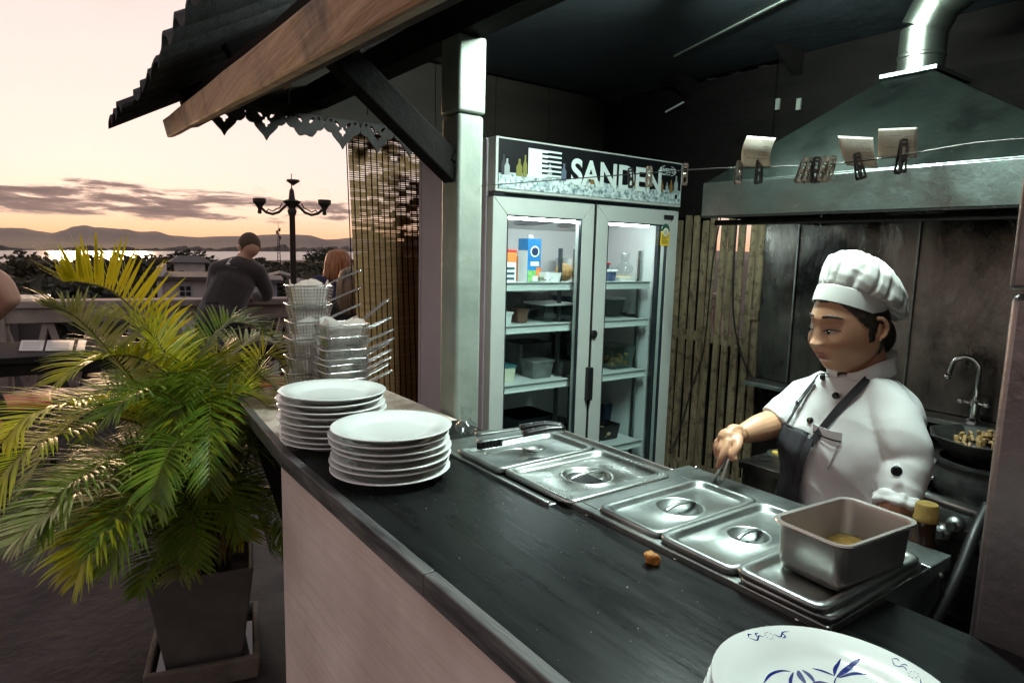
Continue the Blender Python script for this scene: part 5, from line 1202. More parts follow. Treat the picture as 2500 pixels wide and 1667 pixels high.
for i in range(64):
    px = rnd.uniform(-60, 900); D = rnd.uniform(95, 330); hy = 588+px*.0244; lo_ = hy+9.6*1600/D
    ty = max(630+rnd.uniform(-6, 14), lo_-5.2*1600/D)
    tree(px, D, ty, 'dark leafy tree in the grove between the terrace and the river', 'trees in the riverside grove', rnd.randrange(4), rnd.uniform(1.4, 2.0))

for i in range(46):
    px = rnd.uniform(-60, 900); D = rnd.uniform(48, 95)
    tree(px, D, rnd.uniform(662, 712), 'low dark tree just below the terrace balustrade', 'low trees below the terrace', rnd.randrange(4), rnd.uniform(1.2, 1.7))

# ---- houses below the terrace
wh = mat('house_white', (.46, .42, .42), .8, 0, (.36, .33, .33), 1.2); wh2 = mat('house_blue_white', (.36, .37, .42), .8, 0, (.28, .29, .33), 1.2); rfm = mat('house_roof_tin', (.05, .042, .042), .7, 0, (.08, .068, .066), .8); rf2 = mat('house_roof_dark', (.05, .042, .042), .8); gls = mat('house_glass', (.02, .022, .026), .1); rf3 = mat('house_roof_pale', (.30, .30, .31), .3)
def house(label, xl, xr, ytop, D, depth, mt, roof, rmt, wins, name='house'):
    a, b_ = at(xl, ytop, D=D), at(xr, ytop, D=D); b_ = Vector((b_.x, b_.y, a.z)); z1 = (a.z+b_.z)/2; z0 = -9.3; d = Vector((b_.x-a.x, b_.y-a.y, 0)); L_ = d.length; d.normalize(); nn = Vector((-d.y, d.x, 0)); c0 = Vector((a.x, a.y, 0))
    t = thing(name, label, 'house', (c0+d*L_/2+nn*depth/2).to_tuple()[:2]+(z0,))
    def pbox(u0, u1, v0, v1, za, zb, nm, m_, par_=t):
        m = MB(); P4 = [c0+d*u0+nn*v0, c0+d*u1+nn*v0, c0+d*u1+nn*v1, c0+d*u0+nn*v1]; m.add([p+Vector((0, 0, za)) for p in P4]+[p+Vector((0, 0, zb)) for p in P4], [(0, 3, 2, 1), (4, 5, 6, 7), (0, 1, 5, 4), (1, 2, 6, 5), (2, 3, 7, 6), (3, 0, 4, 7)]); return m.build(nm, m_, par_)
    pbox(0, L_, 0, depth, z0, z1, 'wall', mt)
    if roof == 'flat':
        pbox(-.6, L_+.4, -.7, depth+.4, z1+.02, z1+.22, 'roof_slab', rmt); pbox(-.25, .0, -.45, depth, z0, z1+.75, 'end_wall', mt)
    else:
        h = L_*.22; m = MB(); e = .5; P = [c0-d*e-nn*e, c0+d*(L_+e)-nn*e, c0+d*(L_+e)+nn*(depth+e), c0-d*e+nn*(depth+e), c0+d*L_/2-nn*e, c0+d*L_/2+nn*(depth+e)] if roof == 'gable' else [c0-d*e-nn*e, c0+d*(L_+e)-nn*e, c0+d*(L_+e)+nn*(depth+e), c0-d*e+nn*(depth+e), c0+d*L_*.15+nn*depth/2, c0+d*L_*.85+nn*depth/2]
        zz = [z1]*4+[z1+h]*2
        if roof == 'gable': fsr = [(0, 4, 5, 3), (1, 2, 5, 4), (0, 1, 4), (2, 3, 5), (0, 3, 2, 1)]
        else: fsr = [(0, 1, 5, 4), (2, 3, 4, 5), (0, 4, 3), (1, 2, 5), (0, 3, 2, 1)]
        m.add([p+Vector((0, 0, z)) for p, z in zip(P, zz)], fsr); m.build('roof', rmt, t)
    for u, w, zc, h in wins:
        f = pbox(u-w/2-.08, u+w/2+.08, -.05, .03, z1+zc-h/2-.08, z1+zc+h/2+.08, 'window', wh2)
        for k in range(2):
            for q in range(2): pbox(u-w/2+k*w/2+.03, u-w/2+(k+1)*w/2-.03, -.08, -.052, z1+zc-h/2+q*h/2+.03, z1+zc-h/2+(q+1)*h/2-.03, 'pane', gls, f)
house('white flat-roofed house with one window left of the man', 396, 560, 684, 42, 7, wh, 'flat', rf2, ((1.15, .62, -.62, .62), (3.4, .6, -.62, .6)))
house('pale block house just right of the man', 628, 676, 690, 46, 6, wh2, 'flat', rfm, ((.7, .5, -.8, .5),))
house('house with dark hipped roof behind the white flat roof', 425, 500, 640, 62, 6, wh, 'hip', rf2, ())
house('grey gabled house among trees right of the mast', 660, 705, 676, 60, 6, wh2, 'gable', rfm, ((.8, .5, -.8, .6),))
house('long low shed with dark roof left of the gold frond', 150, 235, 716, 60, 6, rf2, 'hip', rf2, ())
house('low building with pale tin panels by the left edge', 40, 104, 742, 40, 3, rf2, 'flat', rf3, ())
house('small white house with window below the lamp post', 700, 760, 700, 50, 6, wh, 'gable', rfm, ((1.0, .5, -.8, .5),))
# radio mast
mp = at(681, 620, D=260); z0 = gh(mp.x, mp.y); zt = at(682, 546, D=260).z
t = thing('radio_mast', 'slim lattice radio mast left of the lamp post', 'mast', (mp.x, mp.y, z0)); iron = mat('mast_iron', (.03, .025, .025), .6, .4)
m = MB(); H = zt-z0; nseg = 14
for k in range(4):
    a = k*math.pi/2+.4; m.bar((mp.x+.9*math.cos(a), mp.y+.9*math.sin(a), z0), (mp.x+.22*math.cos(a), mp.y+.22*math.sin(a), zt-2), .13, .13)
m.build('lattice_leg', iron, t); m = MB()
for j in range(nseg):
    for k in range(4):
        f0, f1 = j/nseg, (j+1)/nseg; a, b_ = k*math.pi/2+.4, (k+1)*math.pi/2+.4; r0, r1 = lerp(.9, .22, f0), lerp(.9, .22, f1); m.bar((mp.x+r0*math.cos(a), mp.y+r0*math.sin(a), lerp(z0, zt-2, f0)), (mp.x+r1*math.cos(b_), mp.y+r1*math.sin(b_), lerp(z0, zt-2, f1)), .08, .08)
m.build('lattice_brace', iron, t); m = MB(); m.bar((mp.x, mp.y, zt-2), (mp.x, mp.y, zt), .12, .12); m.build('spike', iron, t)
m = MB()
for k, zz in ((0, -2.2), (1, -3.2), (2, -5.2)): m.box((mp.x+(.5, -.6, .6)[k], mp.y, zt+zz), (.5, .3, 1.3))
m.build('antenna_panel', iron, t)
# street lamp
lc = at(714, 560, D=13); iron2 = mat('lamp_iron', (.016, .013, .011), .5, .3)
t = thing('street_lamp', 'ornate three-armed iron street lamp beyond the balustrade', 'street lamp', (lc.x, lc.y, -9.2))
m = MB(); zc = at(714, 508, D=13).z; m.lathe([(.12, -9.2), (.10, -6), (.062, -1), (.052, zc-.15), (.075, zc-.10), (.085, zc-.05), (.06, zc), (.10, zc+.05), (.17, zc+.12), (.06, zc+.16), (.04, zc+.32), (.012, zc+.36), (.006, zc+.62), (.001, zc+.62)], 16, (lc.x, lc.y, 0)); m.build('pole', iron2, t, smooth=True, auto=50)
rr = CR.copy(); rr.z = 0; rr.normalize()
globe = bpy.data.materials.new('lamp_globe_glass'); globe.use_nodes = True; _n = globe.node_tree; _n.nodes.remove(_n.nodes['Principled BSDF']); _t = _n.nodes.new('ShaderNodeBsdfTransparent'); _d = _n.nodes.new('ShaderNodeBsdfTranslucent'); _m = _n.nodes.new('ShaderNodeMixShader'); _m.inputs[0].default_value = .03; _n.links.new(_t.outputs[0], _m.inputs[1]); _n.links.new(_d.outputs[0], _m.inputs[2]); _n.links.new(_m.outputs[0], _n.nodes['Material Output'].inputs[0])
for s_ in (-1, 1):
    m = MB(); m.tube([lc*0+Vector((lc.x, lc.y, 0))+rr*s_*x+Vector((0, 0, zc+z)) for x, z in ((.06, .08), (.14, .02), (.24, -.08), (.36, -.12), (.48, -.09), (.56, -.02))], .025, 8); m.tube([Vector((lc.x, lc.y, 0))+rr*s_*x+Vector((0, 0, zc+z)) for x, z in ((.18, .08), (.22, .0), (.30, -.03), (.36, -.07), (.44, -.03), (.47, -.08))], .012, 6); m.build('scroll_arm', iron2, t, smooth=True)
    c = Vector((lc.x, lc.y, 0))+rr*s_*.60; m = MB(); m.lathe([(.02, zc-.12), (.04, zc-.10), (.03, zc-.03), (.08, zc+.05), (.12, zc+.09), (.12, zc+.16), (.02, zc+.16)], 14, c); m.build('lamp_cup', iron2, t, smooth=True, auto=40)
    m = MB(); m.sphere(c+Vector((0, 0, zc+.26)), .12, 16, 10); m.build('glass_globe', globe, t, smooth=True)
c = Vector((lc.x, lc.y, 0))+rr*.03; zk = at(718, 446, D=13).z; m = MB(); m.lathe([(.001, zk-.06), (.09, zk), (.12, zk+.02), (.11, zk+.05), (.001, zk+.06)], 14, c); m.build('lamp_cap', iron2, t, smooth=True, auto=40)
m = MB(); m.sphere(c+Vector((0, 0, zc+.47)), .15, 16, 10); m.build('glass_globe', globe, t, smooth=True)
# ------------------------------------------------------------------ people
def limb(m, pts, rs, n=14, flat=1.0, up=None, k=None):
    c = bez(pts, k or 6*(len(pts)-1)); N_ = len(c)-1; seg = len(rs)-1; rr = []
    for i in range(N_+1):
        u = i/N_*seg; j = min(seg-1, int(u)); rr.append(lerp(rs[j], rs[j+1], u-j))
    m.tube(c, rr, n, flat=flat, up=up); m.sphere(c[0], rr[0], 10, 8); m.sphere(c[-1], rr[-1], 10, 8)
def fuse(m, name, mt, parent, voxel=.01, smooth=6, factor=.5):
    o = m.build(name, None); md = o.modifiers.new('r', 'REMESH'); md.mode = 'VOXEL'; md.voxel_size = voxel; md.use_smooth_shade = True
    if smooth: sm = o.modifiers.new('s', 'SMOOTH'); sm.factor = factor; sm.iterations = smooth
    dg = bpy.context.evaluated_depsgraph_get(); me = bpy.data.meshes.new_from_object(o.evaluated_get(dg)); old = o.data; o.modifiers.clear(); o.data = me; bpy.data.meshes.remove(old)
    for p in me.polygons: p.use_smooth = True
    me.materials.clear(); me.materials.append(mt)
    if parent is not None: par(o, parent)
    o.name = name; return o
skin = mat('skin_warm', (.36, .185, .095), .48, 0, (.30, .145, .07), 14, bump=.05, bscale=160)
skin_p = mat('skin_pale', (.50, .30, .21), .5); cloth_dk = mat('cloth_charcoal', (.026, .021, .020), .9, 0, (.038, .031, .029), 60, sheen=.4, bump=.15, bscale=120)
cloth_bk = mat('cloth_black', (.008, .008, .009), .85); navy_c = mat('cloth_navy', (.018, .022, .055), .85, 0, (.026, .03, .07), 20)
hair_b = mat('hair_short_brown', (.05, .028, .015), .7, 0, (.07, .04, .02), 60, bump=.3); hair_r = mat('hair_red_brown', (.42, .17, .055), .4, 0, (.20, .07, .022), 45, (1, 1, .08), bump=.4, bscale=60, bstretch=(1, 1, .1)); hair_s = mat('hair_streaked', (.03, .022, .015), .4, 0, (.26, .19, .10), 40, (1, 1, .08), bump=.4, bscale=60, bstretch=(1, 1, .1)); jeans = mat('cloth_pale_jeans', (.20, .20, .26), .85)

def J(px, py, D): return at(px, py, D=D)
# --- man leaning on the balustrade, seen from behind
D = 7.05
t = thing('person', 'man in charcoal pullover leaning over the balustrade, back turned', 'person', (J(540, 800, D).x, J(540, 800, D).y, 0))
hd_, nk, ch, ws, pv = J(610, 600, D-.02), J(590, 634, D), J(574, 684, D), J(545, 745, D-.05), J(533, 790, D-.06)
ls, rs_ = J(531, 658, D), J(630, 664, D+.02); le, re = J(520, 725, D+.25), J(652, 718, D+.16); lw, rw = J(560, 732, D+.45), J(617, 724, D+.40)
lh, rh = J(510, 795, D-.04), J(565, 795, D-.04); lk, rk = Vector((lh.x-.03, lh.y+.02, .48)), Vector((rh.x+.05, rh.y-.02, .48)); lf, rf_ = Vector((lk.x, lk.y-.05, .07)), Vector((rk.x+.03, rk.y-.05, .07))
def man_core(m, g=0., head=True, arms=True, legs=True):
    if head: m.sphere(hd_, .098, 16, 12, (1, 1, 1.18)); limb(m, [hd_+Vector((-.01, 0, -.06)), nk], [.062, .068])
    limb(m, [nk+Vector((0, 0, -.05)), ch, ws, pv], [.08+g, .15+g, .14+g, .14+g], flat=.72, up=(0, 1, 0))
    if arms:
        limb(m, [ls, le, lw], [.065+g, .05+g, .036+g]); limb(m, [rs_, re, rw], [.065+g, .05+g, .036+g]); limb(m, [ls, nk+Vector((0, 0, -.06)), rs_], [.065+g, .09+g, .065+g])
    if legs:
        limb(m, [lh, lk, lf], [.105+g, .07+g, .05+g]); limb(m, [rh, rk, rf_], [.105+g, .07+g, .05+g])
m = MB(); man_core(m)
for w in (lw, rw):
    limb(m, [w, w+Vector((-.03, .05, -.02)), w+Vector((-.05, .08, -.05))], [.04, .042, .03], flat=.6)
    for k in range(4): limb(m, [w+Vector((-.05+.018*k, .075, -.045)), w+Vector((-.06+.018*k, .105, -.07)), w+Vector((-.06+.018*k, .11, -.10))], [.011, .010, .009], n=8)
    limb(m, [w+Vector((.0, .04, -.03)), w+Vector((.03, .07, -.05)), w+Vector((.03, .085, -.075))], [.013, .012, .010], n=8)
for s_ in (-1, 1): m.sphere(hd_+Vector((s_*.096, -.0, -.01)), .026, 8, 6)
for f_ in (lf, rf_): limb(m, [f_+Vector((0, -.04, -.03)), f_+Vector((0, .14, -.04))], [.045, .035])
fuse(m, 'body', skin_p, t, .014, 4)
m = MB(); limb(m, [nk+Vector((0, -.01, -.035)), ch, ws, pv+Vector((0, 0, .10))], [.09, .20, .205, .19], flat=.74, up=(0, 1, 0)); limb(m, [ls, nk+Vector((0, 0, -.07)), rs_], [.085, .115, .085])
for a, b_, c in ((ls, le, lw), (rs_, re, rw)): limb(m, [a, b_, b_.lerp(c, .75)], [.085, .068, .052])
pull = fuse(m, 'pullover', cloth_dk, t, .014, 5)
m = MB(); p = J(564, 634, D-.22); 
for (x0, y0, x1, y1) in ((553, 645, 558, 638), (558, 638, 566, 630), (553, 645, 562, 643)): m.bar(J(x0, y0, D-.235), J(x1, y1, D-.235), .016, .012)
m.build('back_logo', white_plastic, t)
m = MB(); m.bar(J(537, 643, D-.232), J(580, 655, D-.232), .006, .006); m.build('back_seam', mat('seam_grey', (.12, .10, .10), .8), t)
m = MB(); limb(m, [pv+Vector((0, 0, .13)), pv], [.175, .175], flat=.78, up=(0, 1, 0)); limb(m, [lh, lk, lf+Vector((0, 0, .03))], [.125, .09, .075]); limb(m, [rh, rk, rf_+Vector((0, 0, .03))], [.125, .09, .075]); fuse(m, 'trousers', cloth_bk, t, .016, 4)
m = MB(); m.sphere(hd_+Vector((0, .010, .012)), .104, 64, 48, (1, 1, 1.16)); m.v = [v for v in m.v]; m.v = [(x, y, max(z, hd_.z-.055+.9*(y-hd_.y))) for x, y, z in m.v]; m.build('hair', hair_b, t, smooth=True)

# --- two women seen from behind
def woman(label, hx, hy, D, sl, sr, sy, hair, top, hl, lower, tilt=0):
    hd = J(hx, hy, D); base = Vector((hd.x, hd.y, 0)); t = thing('person', label, 'person', base); fwd = base.normalized()
    nk = hd+Vector((0, 0, -.14)); s0, s1 = J(sl, sy, D), J(sr, sy, D); hp = hd*1; hp = Vector((hd.x, hd.y, hd.z-.66)); k = max(.45, hp.z*.52)
    def core(m, g=0., head=True, legs=True, arm=1.):
        if head: m.sphere(hd, .088, 14, 10, (1, 1, 1.2)); limb(m, [hd, nk], [.05, .055])
        limb(m, [nk+Vector((0, 0, -.02)), Vector((hd.x, hd.y, s0.z-.10)), Vector((hd.x, hd.y, hp.z+.18)), hp], [.06+g, .14+g, .12+g, .15+g], flat=.75, up=tuple(fwd))
        limb(m, [s0, nk+Vector((0, 0, -.06)), s1], [.06+g, .07+g, .06+g])
        for s_, sg in ((s0, -1), (s1, 1)):
            e = s_+Vector((0, 0, -.26))+fwd*.04+(s_-nk)*.15; w = e+Vector((0, 0, -.10))+fwd*.20-(s_-nk)*.3; limb(m, [s_, e, e.lerp(w, arm)], [.055+g, .045+g, .035+g])
            if g == 0:
                limb(m, [w, w+fwd*.06], [.033, .034], flat=.6)
                for q in range(4): limb(m, [w+fwd*.06+Vector((0, 0, .02-.014*q)), w+fwd*.11+Vector((0, 0, .01-.016*q))], [.010, .008], n=8)
                limb(m, [w+fwd*.02+Vector((0, 0, .02)), w+fwd*.07+Vector((0, 0, .045))], [.011, .009], n=8)
        if legs:
            for sg in (-1, 1):
                o_ = (s1-s0).normalized()*.085*sg; kn = Vector((hp.x+o_.x, hp.y+o_.y, hp.z*.52)); ft = Vector((kn.x, kn.y, .06)); limb(m, [hp+o_, kn, ft], [.10+g, .062+g, .045+g]); limb(m, [ft+Vector((0, 0, -.02))-fwd*.03, ft+fwd*.13+Vector((0, 0, -.03))], [.04+g, .03+g])
    m = MB(); core(m); fuse(m, 'body', skin_p, t, .015, 3)
    m = MB(); core(m, .018, False, False, .3); fuse(m, 'top', top, t, .015, 4)
    m = MB(); limb(m, [hp+Vector((0, 0, .08)), hp], [.17, .175], flat=.8, up=tuple(fwd))
    for sg in (-1, 1):
        o_ = (s1-s0).normalized()*.085*sg; kn = Vector((hp.x+o_.x, hp.y+o_.y, hp.z*.52)); limb(m, [hp+o_, kn, Vector((kn.x, kn.y, .12))], [.115, .08, .06])
    fuse(m, 'trousers', lower, t, .016, 3)
    m = MB(); side = Vector((fwd.y, -fwd.x, 0)); rnd = random.Random(int(hx)); m.sphere(hd+Vector((0, 0, .012)), .098, 24, 16, (1, 1, 1.12))
    for q in range(420):
        a = rnd.uniform(1.05, 5.23); st_ = rnd.uniform(0, .055); ln = hl*rnd.uniform(.82, 1.12); d0 = fwd*math.cos(a)+side*math.sin(a); w_ = rnd.uniform(.003, .0075)
        top_ = hd+fwd*rnd.uniform(-.02, .02)+side*rnd.uniform(-.012, .012)+Vector((0, 0, .122)); pts = [top_, hd+d0*(.075+st_*.2)+Vector((0, 0, .10)), hd+d0*(.104+st_*.25)+Vector((0, 0, .03)), hd+d0*(.112+st_*.35)+Vector((0, 0, -.05)), hd+d0*(.106+st_*.45+rnd.uniform(-.015, .02))+side*rnd.uniform(-.012, .012)+Vector((0, 0, -ln))]
        c_ = bez(pts, 9); tw = side*math.cos(a)-fwd*math.sin(a); vs = []
        for i, p in enumerate(c_): k_ = w_*(1 if i < 8 else .5 if i == 8 else .15); vs += [p-tw*k_, p+tw*k_]
        m.add(vs, [(2*i, 2*i+1, 2*i+3, 2*i+2) for i in range(9)])
    m.build('hair', hair, t, smooth=True)
    return t
woman('red-haired woman in navy top with her back turned', 826, 640, 6.35, 778, 868, 692, hair_r, navy_c, .15, jeans)
woman('woman with streaked hair and black top behind the baskets', 862, 688, 5.5, 828, 916, 758, hair_s, cloth_bk, .24, jeans)
# --- guest cut off by the left edge, only an elbow shows
D = 4.9
t = thing('person', 'seated guest at the left edge, only a bare elbow showing', 'person', (J(-95, 800, D).x, J(-95, 800, D).y, 0))
pat = mat('cloth_blue_print', (.03, .03, .11), .85, 0, (.20, .10, .05), 40, lo=.5, hi=.6)
hd_, ch, pv = J(-110, 560, D), J(-105, 730, D), J(-100, 930, D); sh, el, wr = J(-50, 665, D-.05), J(28, 728, D-.12), J(-40, 800, D+.15); sh2, el2, wr2 = J(-170, 665, D), J(-200, 790, D), J(-130, 850, D+.2)
kn = [Vector((pv.x+s_*.11, pv.y+.42, .50)) for s_ in (-1, 1)]; ft = [Vector((k.x, k.y+.02, .06)) for k in kn]
m = MB(); m.sphere(hd_, .10, 14, 10, (1, 1, 1.2)); limb(m, [hd_, hd_+Vector((0, 0, -.16))], [.055, .06]); limb(m, [hd_+Vector((0, 0, -.18)), ch, pv], [.08, .16, .15], flat=.75, up=(0, 1, 0)); limb(m, [sh, J(0, 690, D-.10), el], [.07, .062, .050]); limb(m, [el, wr], [.050, .035]); limb(m, [sh2, el2, wr2], [.07, .05, .035]); limb(m, [sh, sh2], [.07, .07])
for w in (wr, wr2):
    limb(m, [w, w+Vector((.02, .07, 0))], [.034, .035], flat=.6)
    for q in range(4): limb(m, [w+Vector((-.01+.018*q, .07, 0)), w+Vector((-.01+.018*q, .12, -.02))], [.010, .008], n=8)
    limb(m, [w+Vector((.03, .02, 0)), w+Vector((.06, .07, -.01))], [.011, .009], n=8)
for k, f_ in zip(kn, ft): limb(m, [pv, k, f_], [.10, .075, .05]); limb(m, [f_+Vector((0, -.03, -.02)), f_+Vector((0, .14, -.03))], [.04, .03])
fuse(m, 'body', mat('skin_rosy', (.42, .24, .17), .5), t, .015, 4)
m = MB(); limb(m, [hd_+Vector((0, 0, -.19)), ch, pv], [.09, .185, .18], flat=.78, up=(0, 1, 0)); limb(m, [sh, sh.lerp(el, .35)], [.085, .08]); limb(m, [sh2, sh2.lerp(el2, .5)], [.085, .075]); limb(m, [sh, sh2], [.085, .085]); fuse(m, 'shirt', pat, t, .016, 4)
m = MB()
for k, f_ in zip(kn, ft): limb(m, [pv, k, k.lerp(f_, .8)], [.13, .09, .07])
fuse(m, 'trousers', cloth_bk, t, .018, 3)
m = MB(); m.sphere(hd_+Vector((0, -.01, .02)), .108, 16, 12, (1, 1, 1.15)); m.build('hair', hair_b, t, smooth=True)
chair('black-framed chair under the seated guest, left edge', J(-100, 800, D).x-.05, J(-100, 800, D).y-.02, 90)

# ------------------------------------------------------------------ the cook
DC = 1.72
OC = at(2100, 1000, D=DC)
ck = thing('person', 'cook in white jacket, black apron and puffed white hat tending the pans', 'person', (OC.x, OC.y, 0))
white_cloth = mat('jacket_white_cotton', (.76, .78, .76), .85, 0, (.71, .73, .72), 5, bump=.10, bscale=420)
hat_cloth = mat('hat_white_cotton', (.78, .80, .75), .85, 0, (.72, .74, .70), 6, bump=.10, bscale=420)
apron_m = mat('apron_black_cloth', (.016, .016, .019), .85, 0, (.030, .029, .034), 9, bump=.35, bscale=8); trim_b = mat('jacket_black_piping', (.008, .008, .010), .7); button_m = mat('black_button', (.008, .008, .009), .25)
hair_k = mat('hair_black', (.012, .009, .007), .42, 0, (.030, .022, .012), 50, (1, 1, .2), bump=.35, bscale=120, bstretch=(1, .2, .3)); lip_m = (.34, .10, .08)
vd = Vector((OC.x, OC.y, 0)).normalized(); lf_ = Vector((-vd.y, vd.x, 0))      # view direction, image-left
def facing(deg): return (-vd*math.cos(R(deg))+lf_*math.sin(R(deg))).normalized()
fB = facing(38); lB = Vector((-fB.y, fB.x, 0))
# torso rings: (pixel row, half width, half depth, forward shift)
TR = [(872, 0.049, 0.046, .0), (905, 0.055, 0.052, .0), (925, 0.088, 0.062, .0), (955, 0.133, 0.077, .002), (1000, 0.150, 0.096, .010), (1060, 0.150, 0.117, .022), (1110, 0.148, 0.126, .028), (1165, 0.143, 0.120, .022), (1210, 0.148, 0.126, .026), (1280, 0.158, 0.136, .028), (1380, 0.165, 0.138, .022), (1520, 0.168, 0.136, .014), (1700, 0.176, 0.138, .01)]
TC = [at(2104+(2090-2104)*min(1, (r_[0]-872)/300), r_[0], D=DC) for r_ in TR]
NT = 90
def trow(t):
    u = t*(len(TR)-1); k = min(len(TR)-2, int(u)); f_ = u-k
    def cr(vals):
        i0, i3 = max(0, k-1), min(len(TR)-1, k+2); a, b_, c, d = vals[i0], vals[k], vals[k+1], vals[i3]; return .5*((2*b_)+(c-a)*f_+(2*a-5*b_+4*c-d)*f_*f_+(3*b_-a-3*c+d)*f_**3)
    return cr(TC), cr([r_[1] for r_ in TR]), cr([r_[2] for r_ in TR]), cr([r_[3] for r_ in TR])
def T(th, t, off=0.):
    c, a, b_, sh_ = trow(t); co, si = math.cos(th), math.sin(th); e = 2/2.3
    p = c + fB*(sh_+(b_+off)*math.copysign(abs(co)**e, co)) + lB*((a+off)*math.copysign(abs(si)**e, si))
    w = .0045*noise.noise(Vector((p.x*9, p.y*9, p.z*14)))+.007*noise.noise(Vector((th*2.2, t*9, 5)))*(1 if t > .35 else t/.35)
    d = (p-c); d.z = 0
    return p + d.normalized()*w
TG = [(th, t, T(th, t)) for th in [lerp(-1.7, 2.3, i/160) for i in range(161)] for t in [lerp(.05, .9, j/150) for j in range(151)]]
def prj(p): v = p-CAM; z = v.dot(_fw); return PW/2+PF*v.dot(CR)/z, PH/2-PF*v.dot(CU)/z
TGP = [(th, t, *prj(p)) for th, t, p in TG if ((T(th, t, .01)-p).dot(p-CAM) < 0)]
def onT(px, py, off=.004):
    b_ = min(TGP, key=lambda q: (q[2]-px)**2+(q[3]-py)**2); s1, s2 = 4/160, .85/150
    for lv in range(2):
        best = None
        for i in range(-3, 4):
            for j in range(-3, 4):
                th, t = b_[0]+i*s1/3, b_[1]+j*s2/3; q = prj(T(th, t)); d = (q[0]-px)**2+(q[1]-py)**2
                if best is None or d < best[0]: best = (d, th, t)
        b_ = (best[1], best[2]); s1 /= 3; s2 /= 3
    return T(b_[0], b_[1], off), b_
def nrmT(th, t): return (T(th, t, .02)-T(th, t)).normalized()
def ribbon(pxs, w, name, mt, off=.006, n=30, th_=.002):
    c2 = bez([Vector((x, y, 0)) for x, y in pxs], n); pts = []; nr = []
    for q in c2: p, b_ = onT(q.x, q.y, off); pts.append(p); nr.append(nrmT(b_[0], b_[1]))
    # light smoothing of the sampled path
    for _ in range(3): pts = [pts[0]]+[(pts[i-1]+pts[i]*2+pts[i+1])/4 for i in range(1, len(pts)-1)]+[pts[-1]]
    rings = []
    for i, p in enumerate(pts):
        d = (pts[min(i+1, n)]-pts[max(0, i-1)]).normalized(); s = d.cross(nr[i]).normalized(); rings.append([p-s*w/2, p-s*w/2+nr[i]*th_, p+s*w/2+nr[i]*th_, p+s*w/2])
    m = MB(); m.loft(rings); m.build(name, mt, ck, smooth=True, auto=50)
# sleeves
def sleeve(m, pts, rs, folds, seed):
    N_ = 44; c = bez(pts, N_); rings = []
    for i, p in enumerate(c):
        t = i/N_; d = (c[min(N_, i+1)]-c[max(0, i-1)]).normalized(); up = vd if abs((c[-1]-c[0]).normalized().z) > .6 else Vector((0, 0, 1)); a = d.cross(up).normalized(); b_ = a.cross(d)
        q = t*(len(rs)-1); k = min(len(rs)-2, int(q)); r_ = lerp(rs[k], rs[k+1], q-k); ring = []
        for j in range(40):
            an = 2*math.pi*j/40; w = folds*r_*noise.noise(Vector((math.cos(an)*1.3, math.sin(an)*1.3, t*5+seed)))+.035*r_*math.sin(t*30+2.5*math.cos(an+seed)+seed)*(max(0, t-.5)/.5)
            ring.append(p+a*math.cos(an)*(r_+w)+b_*math.sin(an)*(r_+w))
        rings.append(ring)
    m.loft(rings)
SL, EL, CL = at(2174, 1000, D=1.63), at(2213, 1130, D=1.583), at(2188, 1236, D=1.53)
SR, ER, KR = at(1972, 968, D=1.79), at(1925, 1008, D=1.76), at(1893, 1032, D=1.74)
m = MB(); n = 72; m.loft([[T(2*math.pi*k/n, .10+.90*j/NT) for k in range(n)] for j in range(NT+1)])
sleeve(m, [at(2115, 945, D=1.71), at(2164, 985, D=1.645), at(2204, 1070, D=1.595), EL, CL], [.035, .047, .050, .049, .046, .041], .06, 1.)
sleeve(m, [at(2020, 945, D=1.76), SR, ER, KR], [.040, .050, .049, .047], .08, 7.)
jk = fuse(m, 'jacket', white_cloth, ck, .005, 7)
_nr = [v.normal.copy() for v in jk.data.vertices]; _co = []
for v, nn_ in zip(jk.data.vertices, _nr):
    p = v.co; k = noise.noise(Vector((p.x*8+p.z*6, p.y*8-p.z*7, p.z*4))); k2 = noise.noise(Vector((p.x*24+p.z*9, p.y*24, p.z*11-p.x*9))); k3 = noise.noise(Vector((p.x*6, p.y*6, p.z*34+p.x*22)))
    cf_ = max(0, 1-(p-CL).length/.12)+.7*max(0, 1-(p-KR).length/.09)
    q = p+nn_*(.0100*(.24-abs(k))+.0012*(.25-abs(k2))+.0045*cf_*(.22-abs(k3))); _co += [q.x, q.y, q.z]
jk.data.vertices.foreach_set('co', _co); jk.data.update()
# knotted sleeve tab with button, hanging cloth end
bpn = at(2189, 1150, D=1.512); m = MB(); m.lathe([(.0001, .004), (.009, .004), (.0108, .001), (.0108, -.002), (.0001, -.002)], 18, bpn, (-vd).to_track_quat('Z', 'Y').to_matrix()); m.build('button', button_m, ck, smooth=True, auto=40)
m = MB(); limb(m, [at(2189, 1142, D=1.530), at(2190, 1180, D=1.526), at(2191, 1214, D=1.522)], [.010, .0105, .010], n=14, flat=.9, up=tuple(vd))
cx_ = (CL-EL).normalized(); c1 = cx_.orthogonal().normalized(); c2 = cx_.cross(c1)
for q_, (rr_, of_) in enumerate(((.040, 0.), (.0385, -.014))): m.tube([CL+cx_*of_+c1*rr_*math.cos(k_*math.pi/16)*(1+.05*math.sin(k_*1.9+q_))+c2*rr_*math.sin(k_*math.pi/16) for k_ in range(33)], [.0085+.0025*math.sin(k_*1.1+q_*2) for k_ in range(33)], 10)
fuse(m, 'sleeve_tie', white_cloth, ck, .004, 3)
